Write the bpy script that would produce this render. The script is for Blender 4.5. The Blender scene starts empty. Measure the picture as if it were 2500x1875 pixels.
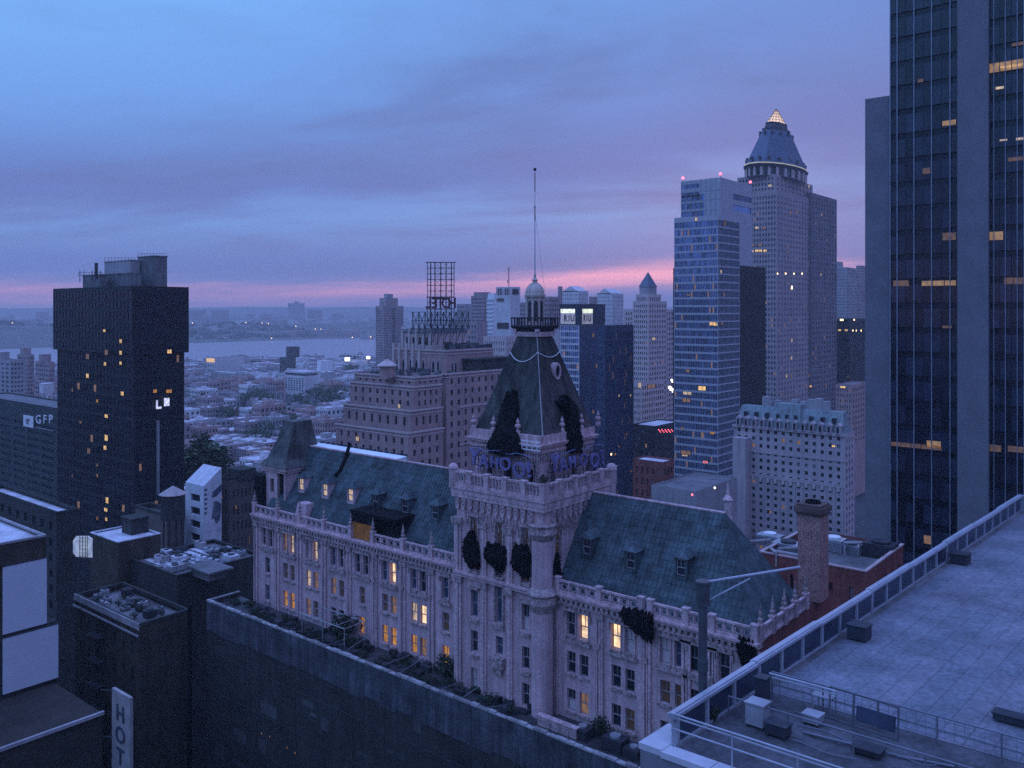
import bpy, math, random
from mathutils import Vector, Matrix
random.seed(7)
sc = bpy.context.scene
COL = sc.collection
# ------------------------------------------------------------------ camera
# World axes follow the street grid: +x runs along the avenue side, +y across town.
F = 2100.0; CX = 1250.0; HY = 757.0; ZC = 105.0           # focal length and horizon in photo pixels, eye height
RGT = (0.7719, 0.6357); FWD = (-0.6357, 0.7719)
cam = bpy.data.cameras.new('camera'); camo = bpy.data.objects.new('camera', cam); COL.objects.link(camo)
camo.location = (0, 0, ZC); camo.rotation_euler = (math.pi/2, 0, math.atan2(0.6357, 0.7719))
cam.sensor_width = 36; cam.lens = 36*F/2500; cam.shift_y = -(937.5-HY)/2500
cam.clip_start = 0.5; cam.clip_end = 60000
sc.camera = camo
# ------------------------------------------------------------------ sky
w = bpy.data.worlds.new('World'); sc.world = w; w.use_nodes = True
nt = w.node_tree; N = nt.nodes; L = nt.links
for n in list(N): N.remove(n)
def nd(t, **k):
    n = N.new(t)
    for a, b in k.items(): setattr(n, a, b)
    return n
def mth(op, a, b=None, c=None, clamp=False):
    n = nd('ShaderNodeMath', operation=op, use_clamp=clamp)
    for i, v in enumerate((a, b, c)):
        if v is None: continue
        if hasattr(v, 'links'): L.new(v, n.inputs[i])
        else: n.inputs[i].default_value = v
    return n.outputs[0]
def ramp(fac, stops, interp='EASE'):
    n = nd('ShaderNodeValToRGB'); L.new(fac, n.inputs[0]); cr = n.color_ramp; cr.interpolation = interp
    while len(cr.elements) < len(stops): cr.elements.new(0.5)
    for e, (p, c) in zip(cr.elements, stops): e.position = p; e.color = (*c, 1)
    return n.outputs[0]
def mixc(f, a, b, mode='MIX'):
    n = nd('ShaderNodeMix', data_type='RGBA', blend_type=mode)
    for s, v in ((n.inputs[0], f), (n.inputs[6], a), (n.inputs[7], b)):
        if hasattr(v, 'links'): L.new(v, s)
        elif isinstance(v, tuple): s.default_value = (*v, 1)
        else: s.default_value = v
    return n.outputs[2]
def srgb(r, g, b):
    f = lambda c: c/12.92 if c <= .04045 else ((c+.055)/1.055)**2.4
    return (f(r/255), f(g/255), f(b/255))
SUN_AZ = math.atan2(0.6357, 0.7719) - math.radians(14)     # the glow sits low in the west, just off the view axis
tc = nd('ShaderNodeTexCoord'); sx = nd('ShaderNodeSeparateXYZ'); L.new(tc.outputs['Generated'], sx.inputs[0])
X, Y, Z = sx.outputs
el = mth('MAXIMUM', Z, 0.0)
sd = mth('ADD', mth('MULTIPLY', X, -math.sin(SUN_AZ)), mth('MULTIPLY', Y, math.cos(SUN_AZ)))   # towards the afterglow
side = mth('ADD', mth('MULTIPLY', X, -RGT[0]), mth('MULTIPLY', Y, -RGT[1]))                    # towards the clear southern sky
# high cloud deck: noise on a horizontal layer seen in perspective
den = mth('ADD', el, 0.09)
U = mth('DIVIDE', mth('ADD', mth('MULTIPLY', X, RGT[0]), mth('MULTIPLY', Y, RGT[1])), den)
V = mth('DIVIDE', mth('ADD', mth('MULTIPLY', X, FWD[0]), mth('MULTIPLY', Y, FWD[1])), den)
cmb = nd('ShaderNodeCombineXYZ'); L.new(mth('MULTIPLY_ADD', U, 0.46, 3.1), cmb.inputs[0]); L.new(mth('MULTIPLY_ADD', mth('ADD', V, mth('MULTIPLY', U, 0.22)), 0.66, 1.7), cmb.inputs[1])
mp = cmb
n1 = nd('ShaderNodeTexNoise'); L.new(mp.outputs[0], n1.inputs['Vector']); n1.inputs['Scale'].default_value = 1.15; n1.inputs['Detail'].default_value = 8; n1.inputs['Roughness'].default_value = 0.6; n1.inputs['Distortion'].default_value = 0.35
n2 = nd('ShaderNodeTexNoise'); L.new(mp.outputs[0], n2.inputs['Vector']); n2.inputs['Scale'].default_value = 3.1; n2.inputs['Detail'].default_value = 5; n2.inputs['Roughness'].default_value = 0.6
elw = mth('ADD', el, mth('MULTIPLY', mth('SUBTRACT', n1.outputs[0], 0.5), mth('MULTIPLY', mth('MINIMUM', el, 0.3), 1.1)))     # the deck hangs in uneven layers
elw = mth('ADD', elw, mth('MULTIPLY', mth('MULTIPLY', side, 0.09), mth('MINIMUM', mth('MULTIPLY', el, 5.0), 1.0)))
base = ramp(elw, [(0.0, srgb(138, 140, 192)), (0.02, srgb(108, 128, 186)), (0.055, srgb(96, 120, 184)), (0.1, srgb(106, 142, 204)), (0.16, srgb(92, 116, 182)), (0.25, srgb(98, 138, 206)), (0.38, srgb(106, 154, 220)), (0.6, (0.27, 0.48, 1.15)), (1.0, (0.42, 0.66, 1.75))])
# clear gap to the south is brighter and bluer
gap = mth('MULTIPLY', mth('MULTIPLY_ADD', side, 1.5, 0.05, clamp=True), mth('MULTIPLY_ADD', el, 4.5, -0.55, clamp=True))
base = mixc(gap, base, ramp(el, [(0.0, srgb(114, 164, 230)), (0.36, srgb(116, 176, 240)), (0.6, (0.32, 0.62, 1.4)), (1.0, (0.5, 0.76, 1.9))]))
cl = mth('MULTIPLY_ADD', n1.outputs[0], 4.6, -1.95, clamp=True)
cl = mth('MULTIPLY', cl, mth('MULTIPLY_ADD', n2.outputs[0], 1.1, 0.2))
cl = mth('MULTIPLY', cl, mth('SUBTRACT', 1.0, mth('MULTIPLY', gap, 0.7)))
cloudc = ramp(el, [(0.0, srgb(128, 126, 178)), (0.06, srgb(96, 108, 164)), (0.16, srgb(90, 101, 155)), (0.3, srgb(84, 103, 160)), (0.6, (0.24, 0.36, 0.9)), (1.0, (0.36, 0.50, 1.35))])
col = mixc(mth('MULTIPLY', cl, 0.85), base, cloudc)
# north side veiled in dull violet cloud
vio = mth('MULTIPLY', mth('MULTIPLY_ADD', side, -2.0, -0.28, clamp=True), mth('MULTIPLY_ADD', el, 5.0, 0.25, clamp=True))
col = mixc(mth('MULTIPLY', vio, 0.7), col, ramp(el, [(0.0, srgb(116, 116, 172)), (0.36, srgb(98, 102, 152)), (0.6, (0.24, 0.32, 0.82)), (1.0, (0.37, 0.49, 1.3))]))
# afterglow under the cloud deck, higher and stronger near the sunset point
wob = mth('MULTIPLY_ADD', n2.outputs[0], 0.016, -0.008)
glow = mth('POWER', mth('MAXIMUM', sd, 0.0), 14.0)
cen = mth('ADD', mth('MULTIPLY_ADD', mth('POWER', mth('MAXIMUM', sd, 0.0), 30.0), 0.028, 0.0145), wob)
dz = mth('DIVIDE', mth('SUBTRACT', Z, cen), 0.0115)
band = mth('POWER', 2.718, mth('MULTIPLY', mth('MULTIPLY', dz, dz), -1.0))
nst = nd('ShaderNodeTexNoise'); stm = nd('ShaderNodeMapping'); L.new(tc.outputs['Generated'], stm.inputs[0]); stm.inputs['Scale'].default_value = (6, 6, 130); L.new(stm.outputs[0], nst.inputs['Vector']); nst.inputs['Scale'].default_value = 1.0; nst.inputs['Detail'].default_value = 4
band = mth('MULTIPLY', band, mth('MULTIPLY_ADD', nst.outputs[0], 1.6, 0.15))
band = mth('MULTIPLY', band, mth('MULTIPLY_ADD', glow, 0.55, 0.8), clamp=True)
col = mixc(band, col, (1.15, 0.46, 0.56))
sky = nd('ShaderNodeTexSky', sky_type='NISHITA'); sky.sun_disc = False; sky.sun_elevation = math.radians(1.0); sky.sun_rotation = -SUN_AZ; sky.altitude = 100; sky.dust_density = 2.0
nish = mixc(1.0, sky.outputs[0], (0.010, 0.010, 0.016), 'MULTIPLY')
col = mixc(1.0, col, nish, 'ADD')
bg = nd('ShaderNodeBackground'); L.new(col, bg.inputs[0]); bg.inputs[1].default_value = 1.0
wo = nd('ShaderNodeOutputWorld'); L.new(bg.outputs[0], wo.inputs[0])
# ------------------------------------------------------------------ the sun, all but gone
su = bpy.data.lights.new('sun', 'SUN'); su.energy = 0.2; su.angle = math.radians(25); su.color = (1.0, 0.66, 0.72)
so = bpy.data.objects.new('sun', su); COL.objects.link(so)
sdir = Vector((-math.sin(SUN_AZ)*math.cos(.06), math.cos(SUN_AZ)*math.cos(.06), math.sin(.06)))
so.rotation_euler = sdir.to_track_quat('Z', 'Y').to_euler(); so.location = (0, 0, 300)
sc.view_settings.view_transform = 'Standard'; sc.view_settings.look = 'None'; sc.view_settings.exposure = 0.3; sc.view_settings.gamma = 1.0
sc.view_settings.use_curve_mapping = False
sc.render.engine = 'CYCLES'
cy = sc.cycles; cy.use_denoising = False   # the photograph is grainy too; cy.max_bounces = 5; cy.diffuse_bounces = 3; cy.glossy_bounces = 2; cy.transmission_bounces = 2; cy.volume_bounces = 1; cy.sample_clamp_indirect = 4

# ------------------------------------------------------------------ measuring helpers (bearing in the photo + a real distance)
def ray(px):
    t = (px-CX)/F
    return (RGT[0]*t+FWD[0], RGT[1]*t+FWD[1])
def at(px, py, d):
    r = ray(px); return (r[0]*d, r[1]*d, ZC-(py-HY)*d/F)
def atz(px, py, z):
    d = F*(ZC-z)/(py-HY); return at(px, py, d)
def on_y(px, y0):                       # x where the bearing meets the plane y=y0, and its distance
    r = ray(px); d = y0/r[1]; return r[0]*d, d
def on_x(px, x0):
    r = ray(px); d = x0/r[0]; return r[1]*d, d
def zat(py, d): return ZC-(py-HY)*d/F
def fy(px, py, y0):                     # point on a front (-y) face
    x, d = on_y(px, y0); return x, zat(py, d)
def fx(px, py, x0):                     # point on a side (+x) face
    y, d = on_x(px, x0); return y, zat(py, d)
def block(pl, pc, pr, py, d):           # plan of a block from left edge, near corner, right edge, roof line and distance
    r = ray(pc); cx, cy_ = r[0]*d, r[1]*d
    return on_y(pl, cy_)[0], cx, cy_, on_x(pr, cx)[0], zat(py, d)

# ------------------------------------------------------------------ materials
MATS = {}
def mat(name, c, rough=0.8, metal=0.0, var=0.25, scale=0.6, bump=0.0, streak=0.0, spec=0.4, emit=None, estr=0.0, c2=None, fine=0.0, island=0.0):
    if name in MATS: return MATS[name]
    m = bpy.data.materials.new(name); m.use_nodes = True; t = m.node_tree; b = t.nodes['Principled BSDF']
    b.inputs['Roughness'].default_value = rough; b.inputs['Metallic'].default_value = metal; b.inputs['Specular IOR Level'].default_value = spec
    geo = t.nodes.new('ShaderNodeNewGeometry')
    no = t.nodes.new('ShaderNodeTexNoise'); t.links.new(geo.outputs['Position'], no.inputs['Vector']); no.inputs['Scale'].default_value = scale; no.inputs['Detail'].default_value = 7; no.inputs['Roughness'].default_value = 0.65
    cr = t.nodes.new('ShaderNodeValToRGB'); t.links.new(no.outputs[0], cr.inputs[0])
    lo = tuple(v*(1-var) for v in c); hi = tuple(min(1, v*(1+var)) for v in (c2 or c))
    cr.color_ramp.elements[0].position = 0.3; cr.color_ramp.elements[0].color = (*lo, 1); cr.color_ramp.elements[1].position = 0.7; cr.color_ramp.elements[1].color = (*hi, 1)
    out = cr.outputs[0]
    def mulv(out, fac_socket, lo_, hi_):
        mr = t.nodes.new('ShaderNodeMapRange'); t.links.new(fac_socket, mr.inputs[0]); mr.inputs[1].default_value = 0.3; mr.inputs[2].default_value = 0.7; mr.inputs[3].default_value = lo_; mr.inputs[4].default_value = hi_
        mx = t.nodes.new('ShaderNodeMix'); mx.data_type = 'RGBA'; mx.blend_type = 'MULTIPLY'; mx.inputs[0].default_value = 1
        t.links.new(out, mx.inputs[6]); t.links.new(mr.outputs[0], mx.inputs[7]); return mx.outputs[2]
    if streak:
        mpn = t.nodes.new('ShaderNodeMapping'); t.links.new(geo.outputs['Position'], mpn.inputs[0]); mpn.inputs['Scale'].default_value = (1.7, 1.7, 0.09)
        n2_ = t.nodes.new('ShaderNodeTexNoise'); t.links.new(mpn.outputs[0], n2_.inputs['Vector']); n2_.inputs['Scale'].default_value = 1.0; n2_.inputs['Detail'].default_value = 6
        out = mulv(out, n2_.outputs[0], 1-streak, 1+streak*0.4)
    if fine:
        n3_ = t.nodes.new('ShaderNodeTexNoise'); t.links.new(geo.outputs['Position'], n3_.inputs['Vector']); n3_.inputs['Scale'].default_value = 4.5; n3_.inputs['Detail'].default_value = 4
        out = mulv(out, n3_.outputs[0], 1-fine, 1+fine*0.5)
    if island:
        mr = t.nodes.new('ShaderNodeMapRange'); t.links.new(geo.outputs['Random Per Island'], mr.inputs[0]); mr.inputs[3].default_value = 1-island; mr.inputs[4].default_value = 1+island
        mx = t.nodes.new('ShaderNodeMix'); mx.data_type = 'RGBA'; mx.blend_type = 'MULTIPLY'; mx.inputs[0].default_value = 1
        t.links.new(out, mx.inputs[6]); t.links.new(mr.outputs[0], mx.inputs[7]); out = mx.outputs[2]
    t.links.new(out, b.inputs['Base Color'])
    if bump:
        bp = t.nodes.new('ShaderNodeBump'); bp.inputs['Strength'].default_value = bump; bp.inputs['Distance'].default_value = 0.08
        n4 = t.nodes.new('ShaderNodeTexNoise'); t.links.new(geo.outputs['Position'], n4.inputs['Vector']); n4.inputs['Scale'].default_value = 6; n4.inputs['Detail'].default_value = 5
        t.links.new(n4.outputs[0], bp.inputs['Height']); t.links.new(bp.outputs[0], b.inputs['Normal'])
    if emit:
        # a lit room: brighter and dimmer patches behind the glass
        n5 = t.nodes.new('ShaderNodeTexNoise'); t.links.new(geo.outputs['Position'], n5.inputs['Vector']); n5.inputs['Scale'].default_value = 1.3; n5.inputs['Detail'].default_value = 3
        mr = t.nodes.new('ShaderNodeMapRange'); t.links.new(n5.outputs[0], mr.inputs[0]); mr.inputs[1].default_value = .3; mr.inputs[2].default_value = .7; mr.inputs[3].default_value = estr*0.45; mr.inputs[4].default_value = estr*1.35
        b.inputs['Emission Color'].default_value = (*emit, 1); t.links.new(mr.outputs[0], b.inputs['Emission Strength'])
    MATS[name] = m; return m

# ------------------------------------------------------------------ mesh helpers
class MB:
    def __init__(s): s.v = []; s.f = []; s.m = []
    def face(s, pts, m=0):
        i = len(s.v); s.v += [tuple(p) for p in pts]; s.f.append(tuple(range(i, i+len(pts)))); s.m.append(m); return s
    def box(s, x0, x1, y0, y1, z0, z1, m=0, top=None):
        i = len(s.v)
        s.v += [(x0,y0,z0),(x1,y0,z0),(x1,y1,z0),(x0,y1,z0),(x0,y0,z1),(x1,y0,z1),(x1,y1,z1),(x0,y1,z1)]
        for k, q in enumerate(((0,1,5,4),(1,2,6,5),(2,3,7,6),(3,0,4,7),(4,5,6,7),(3,2,1,0))):
            s.f.append(tuple(i+j for j in q)); s.m.append(top if (k == 4 and top is not None) else m)
        return s
    def loft(s, rings, m=0, cap=True):
        n = len(rings[0]); i = len(s.v)
        for r in rings: s.v += [tuple(p) for p in r]
        for k in range(len(rings)-1):
            for j in range(n):
                a = i+k*n+j; b = i+k*n+(j+1) % n
                s.f.append((a, b, b+n, a+n)); s.m.append(m)
        if cap:
            s.f.append(tuple(i+j for j in reversed(range(n)))); s.m.append(m)
            s.f.append(tuple(i+(len(rings)-1)*n+j for j in range(n))); s.m.append(m)
        return s
    def lathe(s, x, y, prof, n=12, m=0, rot=0.0):
        return s.loft([[(x+r*math.cos(2*math.pi*j/n+rot), y+r*math.sin(2*math.pi*j/n+rot), z) for j in range(n)] for r, z in prof], m)
    def frus(s, a, b, za, zb, m=0):        # rectangles (x0,x1,y0,y1)
        rc = lambda q, z: [(q[0],q[2],z),(q[1],q[2],z),(q[1],q[3],z),(q[0],q[3],z)]
        return s.loft([rc(a, za), rc(b, zb)], m)
    def tube(s, p, q, r, n=6, m=0, r2=None):
        p, q = Vector(p), Vector(q); d = (q-p)
        if d.length < 1e-6: return s
        d.normalize(); a = d.orthogonal().normalized(); b = d.cross(a)
        ring = lambda c, rr: [tuple(c+a*rr*math.cos(2*math.pi*j/n)+b*rr*math.sin(2*math.pi*j/n)) for j in range(n)]
        return s.loft([ring(p, r), ring(q, r if r2 is None else r2)], m)
    def beam(s, p, q, w_=0.1, m=0): return s.tube(p, q, w_*0.7, 4, m)
    def prism(s, poly, z0, z1, m=0): return s.loft([[(x, y, z0) for x, y in poly], [(x, y, z1) for x, y in poly]], m)
    def mesh(s, name, mats, off=(0, 0, 0), smooth=False):
        me = bpy.data.meshes.new(name); ox, oy, oz = off
        me.from_pydata([(a-ox, b-oy, c-oz) for a, b, c in s.v], [], s.f)
        for q in (mats if isinstance(mats, (list, tuple)) else [mats]): me.materials.append(q)
        if len(me.materials) == 0 and False: pass
        if any(s.m): me.polygons.foreach_set('material_index', s.m)
        if smooth: me.polygons.foreach_set('use_smooth', [True]*len(s.f))
        me.update(); return me

def tag(o, label=None, cat=None, group=None, kind=None):
    for k, v in (('label', label), ('category', cat), ('group', group), ('kind', kind)):
        if v: o[k] = v
    return o
class Thing:
    def __init__(s, name, label, cat, loc=(0, 0, 0), group=None):
        s.o = bpy.data.objects.new(name, None); COL.objects.link(s.o); s.o.location = loc; s.loc = loc; s.o.empty_display_size = 0.5
        tag(s.o, label, cat, group)
    def part(s, name, mb, mats, parent=None, kind=None, label=None, smooth=False):
        me = mb.mesh(name, mats, s.loc, smooth); o = bpy.data.objects.new(name, me); COL.objects.link(o); o.parent = parent or s.o
        if kind: o['kind'] = kind
        if label: o['label'] = label
        return o
    def pieces(s, name, mb, mats, parent=None):   # every loose piece of the builder becomes its own part
        n = len(mb.v); par = list(range(n))
        def find(a):
            while par[a] != a: par[a] = par[par[a]]; a = par[a]
            return a
        for f in mb.f:
            r = find(f[0])
            for j in f[1:]: par[find(j)] = r
        grp = {}
        for f, m in zip(mb.f, mb.m): grp.setdefault(find(f[0]), []).append((f, m))
        for fs in grp.values():
            idx = {}; q = MB()
            for f, m in fs:
                for j in f:
                    if j not in idx: idx[j] = len(q.v); q.v.append(mb.v[j])
                q.f.append(tuple(idx[j] for j in f)); q.m.append(m)
            s.part(name, q, mats, parent)
    def inst(s, name, me, pos, parent=None, rz=0.0, ploc=None, scale=None, kind=None):   # shared mesh placed at a world position
        o = bpy.data.objects.new(name, me); COL.objects.link(o); o.parent = parent or s.o
        b = s.loc if ploc is None else ploc
        o.location = (pos[0]-b[0], pos[1]-b[1], pos[2]-b[2]); o.rotation_euler = (0, 0, rz)
        if scale: o.scale = scale
        if kind: o['kind'] = kind
        return o
def single(name, mb, mats, label=None, cat=None, group=None, kind=None, loc=None, smooth=False):
    if loc is None:
        xs = [v[0] for v in mb.v]; ys = [v[1] for v in mb.v]; zs = [v[2] for v in mb.v]
        loc = ((min(xs)+max(xs))/2, (min(ys)+max(ys))/2, min(zs))
    o = bpy.data.objects.new(name, mb.mesh(name, mats, loc, smooth)); COL.objects.link(o); o.location = loc
    return tag(o, label, cat, group, kind)

# a wall with real openings.  side 'F' = front face (-y) at plane c, u runs along x;  'R' = side face (+x) at plane c, u runs along y
def P3(side, c, u, z, d): return (u, c+d, z) if side == 'F' else (c-d, u, z)
def wall(mb, side, c, u0, u1, z0, z1, ops, depth=0.25, m=0):
    us = sorted({round(v, 4) for v in [u0, u1]+[o[0] for o in ops]+[o[1] for o in ops] if u0-1e-6 <= v <= u1+1e-6})
    zs = sorted({round(v, 4) for v in [z0, z1]+[o[2] for o in ops]+[o[3] for o in ops] if z0-1e-6 <= v <= z1+1e-6})
    ui = {v: i for i, v in enumerate(us)}; zi = {v: i for i, v in enumerate(zs)}
    hole = set()
    for o in ops:
        for i in range(ui[round(o[0], 4)], ui[round(o[1], 4)]):
            for j in range(zi[round(o[2], 4)], zi[round(o[3], 4)]): hole.add((i, j))
    base_ = len(mb.v); nz = len(zs)
    for u in us:
        for z in zs: mb.v.append(P3(side, c, u, z, 0))
    for i in range(len(us)-1):
        j = 0
        while j < nz-1:
            if (i, j) in hole: j += 1; continue
            k = j
            while k < nz-1 and (i, k) not in hole: k += 1
            a = base_+i*nz+j; b = base_+i*nz+k
            mb.f.append((a, a+nz, b+nz, b)); mb.m.append(m); j = k
    for o in ops:
        a, b, z_, t_ = o[:4]
        q = [(a, z_), (b, z_), (b, t_), (a, t_)]
        for k in range(4):
            (ua, za), (ub, zb) = q[k], q[(k+1) % 4]
            mb.face([P3(side, c, ua, za, 0), P3(side, c, ub, zb, 0), P3(side, c, ub, zb, depth), P3(side, c, ua, za, depth)], m)
def panes(mb, side, c, ops, depth=0.25, m=0):
    for o in ops:
        a, b, z_, t_ = o[:4]
        mb.face([P3(side, c, a, z_, depth), P3(side, c, b, z_, depth), P3(side, c, b, t_, depth), P3(side, c, a, t_, depth)], o[4] if len(o) > 4 else m)
def grid(u0, u1, z0, z1, nu, nz, wu=0.6, wz=0.6, off=0.25, skip=None):
    du = (u1-u0)/nu; dz_ = (z1-z0)/nz; r = []
    for i in range(nu):
        for j in range(nz):
            if skip and skip(i, j): continue
            a = u0+du*(i+0.5-wu/2); b = z0+dz_*(j+off)
            r.append((a, a+du*wu, b, b+dz_*wz))
    return r
def text_mesh(ch, size, depth, mtl, bold=0.0):
    cu = bpy.data.curves.new('letter', 'FONT'); cu.body = ch; cu.size = size; cu.extrude = depth; cu.align_x = 'CENTER'; cu.offset = bold; cu.resolution_u = 4
    o = bpy.data.objects.new('letter', cu); COL.objects.link(o)
    dg = bpy.context.evaluated_depsgraph_get(); me = bpy.data.meshes.new_from_object(o.evaluated_get(dg))
    bpy.data.objects.remove(o); bpy.data.curves.remove(cu); me.materials.clear(); me.materials.append(mtl); me.name = 'letter'
    return me
HAZE = 0.0002
# ------------------------------------------------------------------ palette
ASPH = mat('asphalt', (0.05, 0.05, 0.055), 0.9, var=0.4, scale=0.05)
WATER = mat('river_water', (0.30, 0.23, 0.26), 0.32, var=0.15, scale=0.01, bump=0.25, spec=0.6)
LAND = mat('far_land', (0.09, 0.10, 0.09), 0.95, var=0.5, scale=0.012)
LEAF = mat('leaves', (0.05, 0.085, 0.04), 0.9, var=0.4, scale=0.3, island=0.5)
LEAFD = mat('dark_leaves', (0.028, 0.048, 0.028), 0.9, var=0.4, scale=0.8, island=0.5)
BARK = mat('bark', (0.07, 0.055, 0.045), 0.95)
STONE = mat('pale_terracotta', (0.60, 0.415, 0.44), 0.85, var=0.18, scale=0.4, streak=0.32, bump=0.4, fine=0.24)
STONEB = mat('stone_trim', (0.63, 0.44, 0.46), 0.85, var=0.22, scale=0.9, streak=0.36, bump=0.5, fine=0.34)
CARVE = mat('carved_stone', (0.40, 0.30, 0.30), 0.9, var=0.6, scale=2.2, bump=0.9, fine=0.45)
ROOFG = mat('green_slate_roof', (0.054, 0.075, 0.078), 0.75, var=0.55, scale=0.45, streak=0.38, fine=0.3, c2=(0.07, 0.105, 0.115))
ROOFN = mat('dark_slate_roof', (0.095, 0.10, 0.095), 0.8, var=0.4, scale=0.3, streak=0.6, fine=0.3)
BLACK = mat('black_netting', (0.014, 0.014, 0.016), 0.95, var=0.8, scale=2.5, bump=1.0, spec=0.1, fine=.6)
BRICK = mat('brown_brick', (0.46, 0.30, 0.29), 0.9, var=0.22, scale=0.2, fine=0.25, streak=0.2)
BRICKT = mat('brick_stone_band', (0.58, 0.46, 0.45), 0.85, var=0.15)
RED = mat('red_brick', (0.26, 0.085, 0.075), 0.9, var=0.3, scale=0.5, fine=0.35, streak=0.2)
UMBER = mat('umber_brick', (0.075, 0.058, 0.043), 0.9, var=0.45, scale=0.3, fine=0.4, streak=0.35)
DARKB = mat('soot_dark_brick', (0.045, 0.047, 0.045), 0.9, var=0.35, scale=0.25, fine=0.3, streak=0.3)
DARKC = mat('dark_panel', (0.008, 0.012, 0.015), 0.6, var=0.3, scale=0.15, streak=0.2)
GLASSD = mat('dark_glass', (0.02, 0.025, 0.035), 0.12, var=0.4, scale=0.3, spec=0.6, island=0.5)
GLASSB = mat('blue_glass', (0.14, 0.22, 0.40), 0.16, metal=0.75, var=0.35, scale=0.15, island=0.55)
GLASSN = mat('night_glass', (0.009, 0.013, 0.022), 0.22, var=0.3, scale=0.2, spec=0.2, island=0.4)
PALE = mat('pale_concrete', (0.66, 0.63, 0.65), 0.85, var=0.12, scale=0.1, streak=0.2)
GREYC = mat('grey_concrete', (0.36, 0.34, 0.36), 0.85, var=0.2, scale=0.1, streak=0.2)
BROWNC = mat('far_brown_brick', (0.34, 0.26, 0.27), 0.9, var=0.2, scale=0.06)
TAR = mat('tar_roof', (0.16, 0.155, 0.165), 0.9, var=0.5, scale=0.25, fine=0.3)
SILV = mat('silver_roof_coating', (0.60, 0.58, 0.63), 0.7, var=0.35, scale=0.3, fine=0.3)
STEEL = mat('dark_steel', (0.035, 0.036, 0.045), 0.6, var=0.3)
GALV = mat('galvanised_metal', (0.42, 0.44, 0.48), 0.4, metal=0.5, var=0.2)
WHITE = mat('white_paint', (0.78, 0.78, 0.80), 0.6, var=0.06)
LITW = mat('warm_lit_window', (0.3, 0.2, 0.1), 0.5, emit=(1.0, 0.62, 0.22), estr=0.75)
LITO = mat('amber_lit_window', (0.25, 0.14, 0.05), 0.5, emit=(1.0, 0.42, 0.06), estr=0.36)
LITC = mat('cream_lit_window', (0.4, 0.33, 0.25), 0.5, emit=(1.0, 0.70, 0.40), estr=0.42)
LITD = mat('dim_lit_window', (0.2, 0.15, 0.1), 0.5, emit=(1.0, 0.50, 0.20), estr=0.13)
HBLIND = mat('half_drawn_blind', (.22, .21, .23), .8, var=.3)
LAMPW = mat('lamp_white', (1, 1, 1), 0.5, emit=(1.0, 0.93, 0.70), estr=3.0)
LAMPY = mat('lamp_warm', (1, 1, 1), 0.5, emit=(1.0, 0.70, 0.30), estr=4.0)
LAMPR = mat('lamp_red', (1, .3, .2), 0.5, emit=(1.0, 0.10, 0.16), estr=4.0)

# ------------------------------------------------------------------ ground, river, far shore
g = MB(); g.face([(-1500, -9000, 0), (6000, -9000, 0), (6000, 40000, 0), (-1500, 40000, 0)])
single('ground', g, ASPH, kind='structure', loc=(0, 0, 0))
g = MB(); g.face([(-2620, -9000, -1.5), (-1490, -9000, -1.5), (-1490, 40000, -1.5), (-2620, 40000, -1.5)])
single('river', g, WATER, kind='structure', loc=(-2000, 2000, -1.5))
g = MB(); g.box(-1500.5, -1499.5, -9000, 40000, -2, 0.4)
single('river_wall', g, GREYC, kind='structure', loc=(-1500, 1000, -2))
# far terrain: shore flat, wooded bluff, plateau, distant ridge
def fh(x, y):
    d = -2560-x
    s = lambda a, b, v: max(0, min(1, (v-a)/(b-a)))
    h = 3*s(0, 30, d)+42*s(160, 420, d)**1.3+8*math.sin(x*.004+y*.0023)*s(300, 900, d)+5*math.sin(y*.007)*s(200, 500, d)
    return h
g = MB(); xs = [-2560-v for v in (0, 30, 90, 170, 240, 310, 380, 440, 560, 760, 1100, 1700, 2600, 3800, 5200, 6400)]; ys = [-3000+i*250 for i in range(60)]
for i, x in enumerate(xs):
    for y in ys: g.v.append((x, y, fh(x, y)-(2.2 if i == 0 else 0)))
for i in range(len(xs)-1):
    for j in range(len(ys)-1):
        a = i*len(ys)+j; g.f.append((a, a+len(ys), a+len(ys)+1, a+1)); g.m.append(0)
single('far_shore_terrain', g, LAND, kind='structure', loc=(-2560, 1000, 0), smooth=True)
g = MB(); n = 90
for k in range(n):
    px = -700+k*45; y = 751+1.6*math.sin(px*.006)+1.2*math.sin(px*.017+1)+.6*math.sin(px*.05)
    p = at(px, y, 7600); q = at(px, 790, 6900); g.v += [(p[0]*1.12, p[1]*1.12, 40), p, (q[0], q[1], 20)]
for k in range(n-1):
    for j in range(2): g.f.append((k*3+j, k*3+3+j, k*3+4+j, k*3+1+j)); g.m.append(0)
single('distant_hills', g, LAND, kind='structure', loc=at(1000, 757, 7600), smooth=True)

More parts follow.
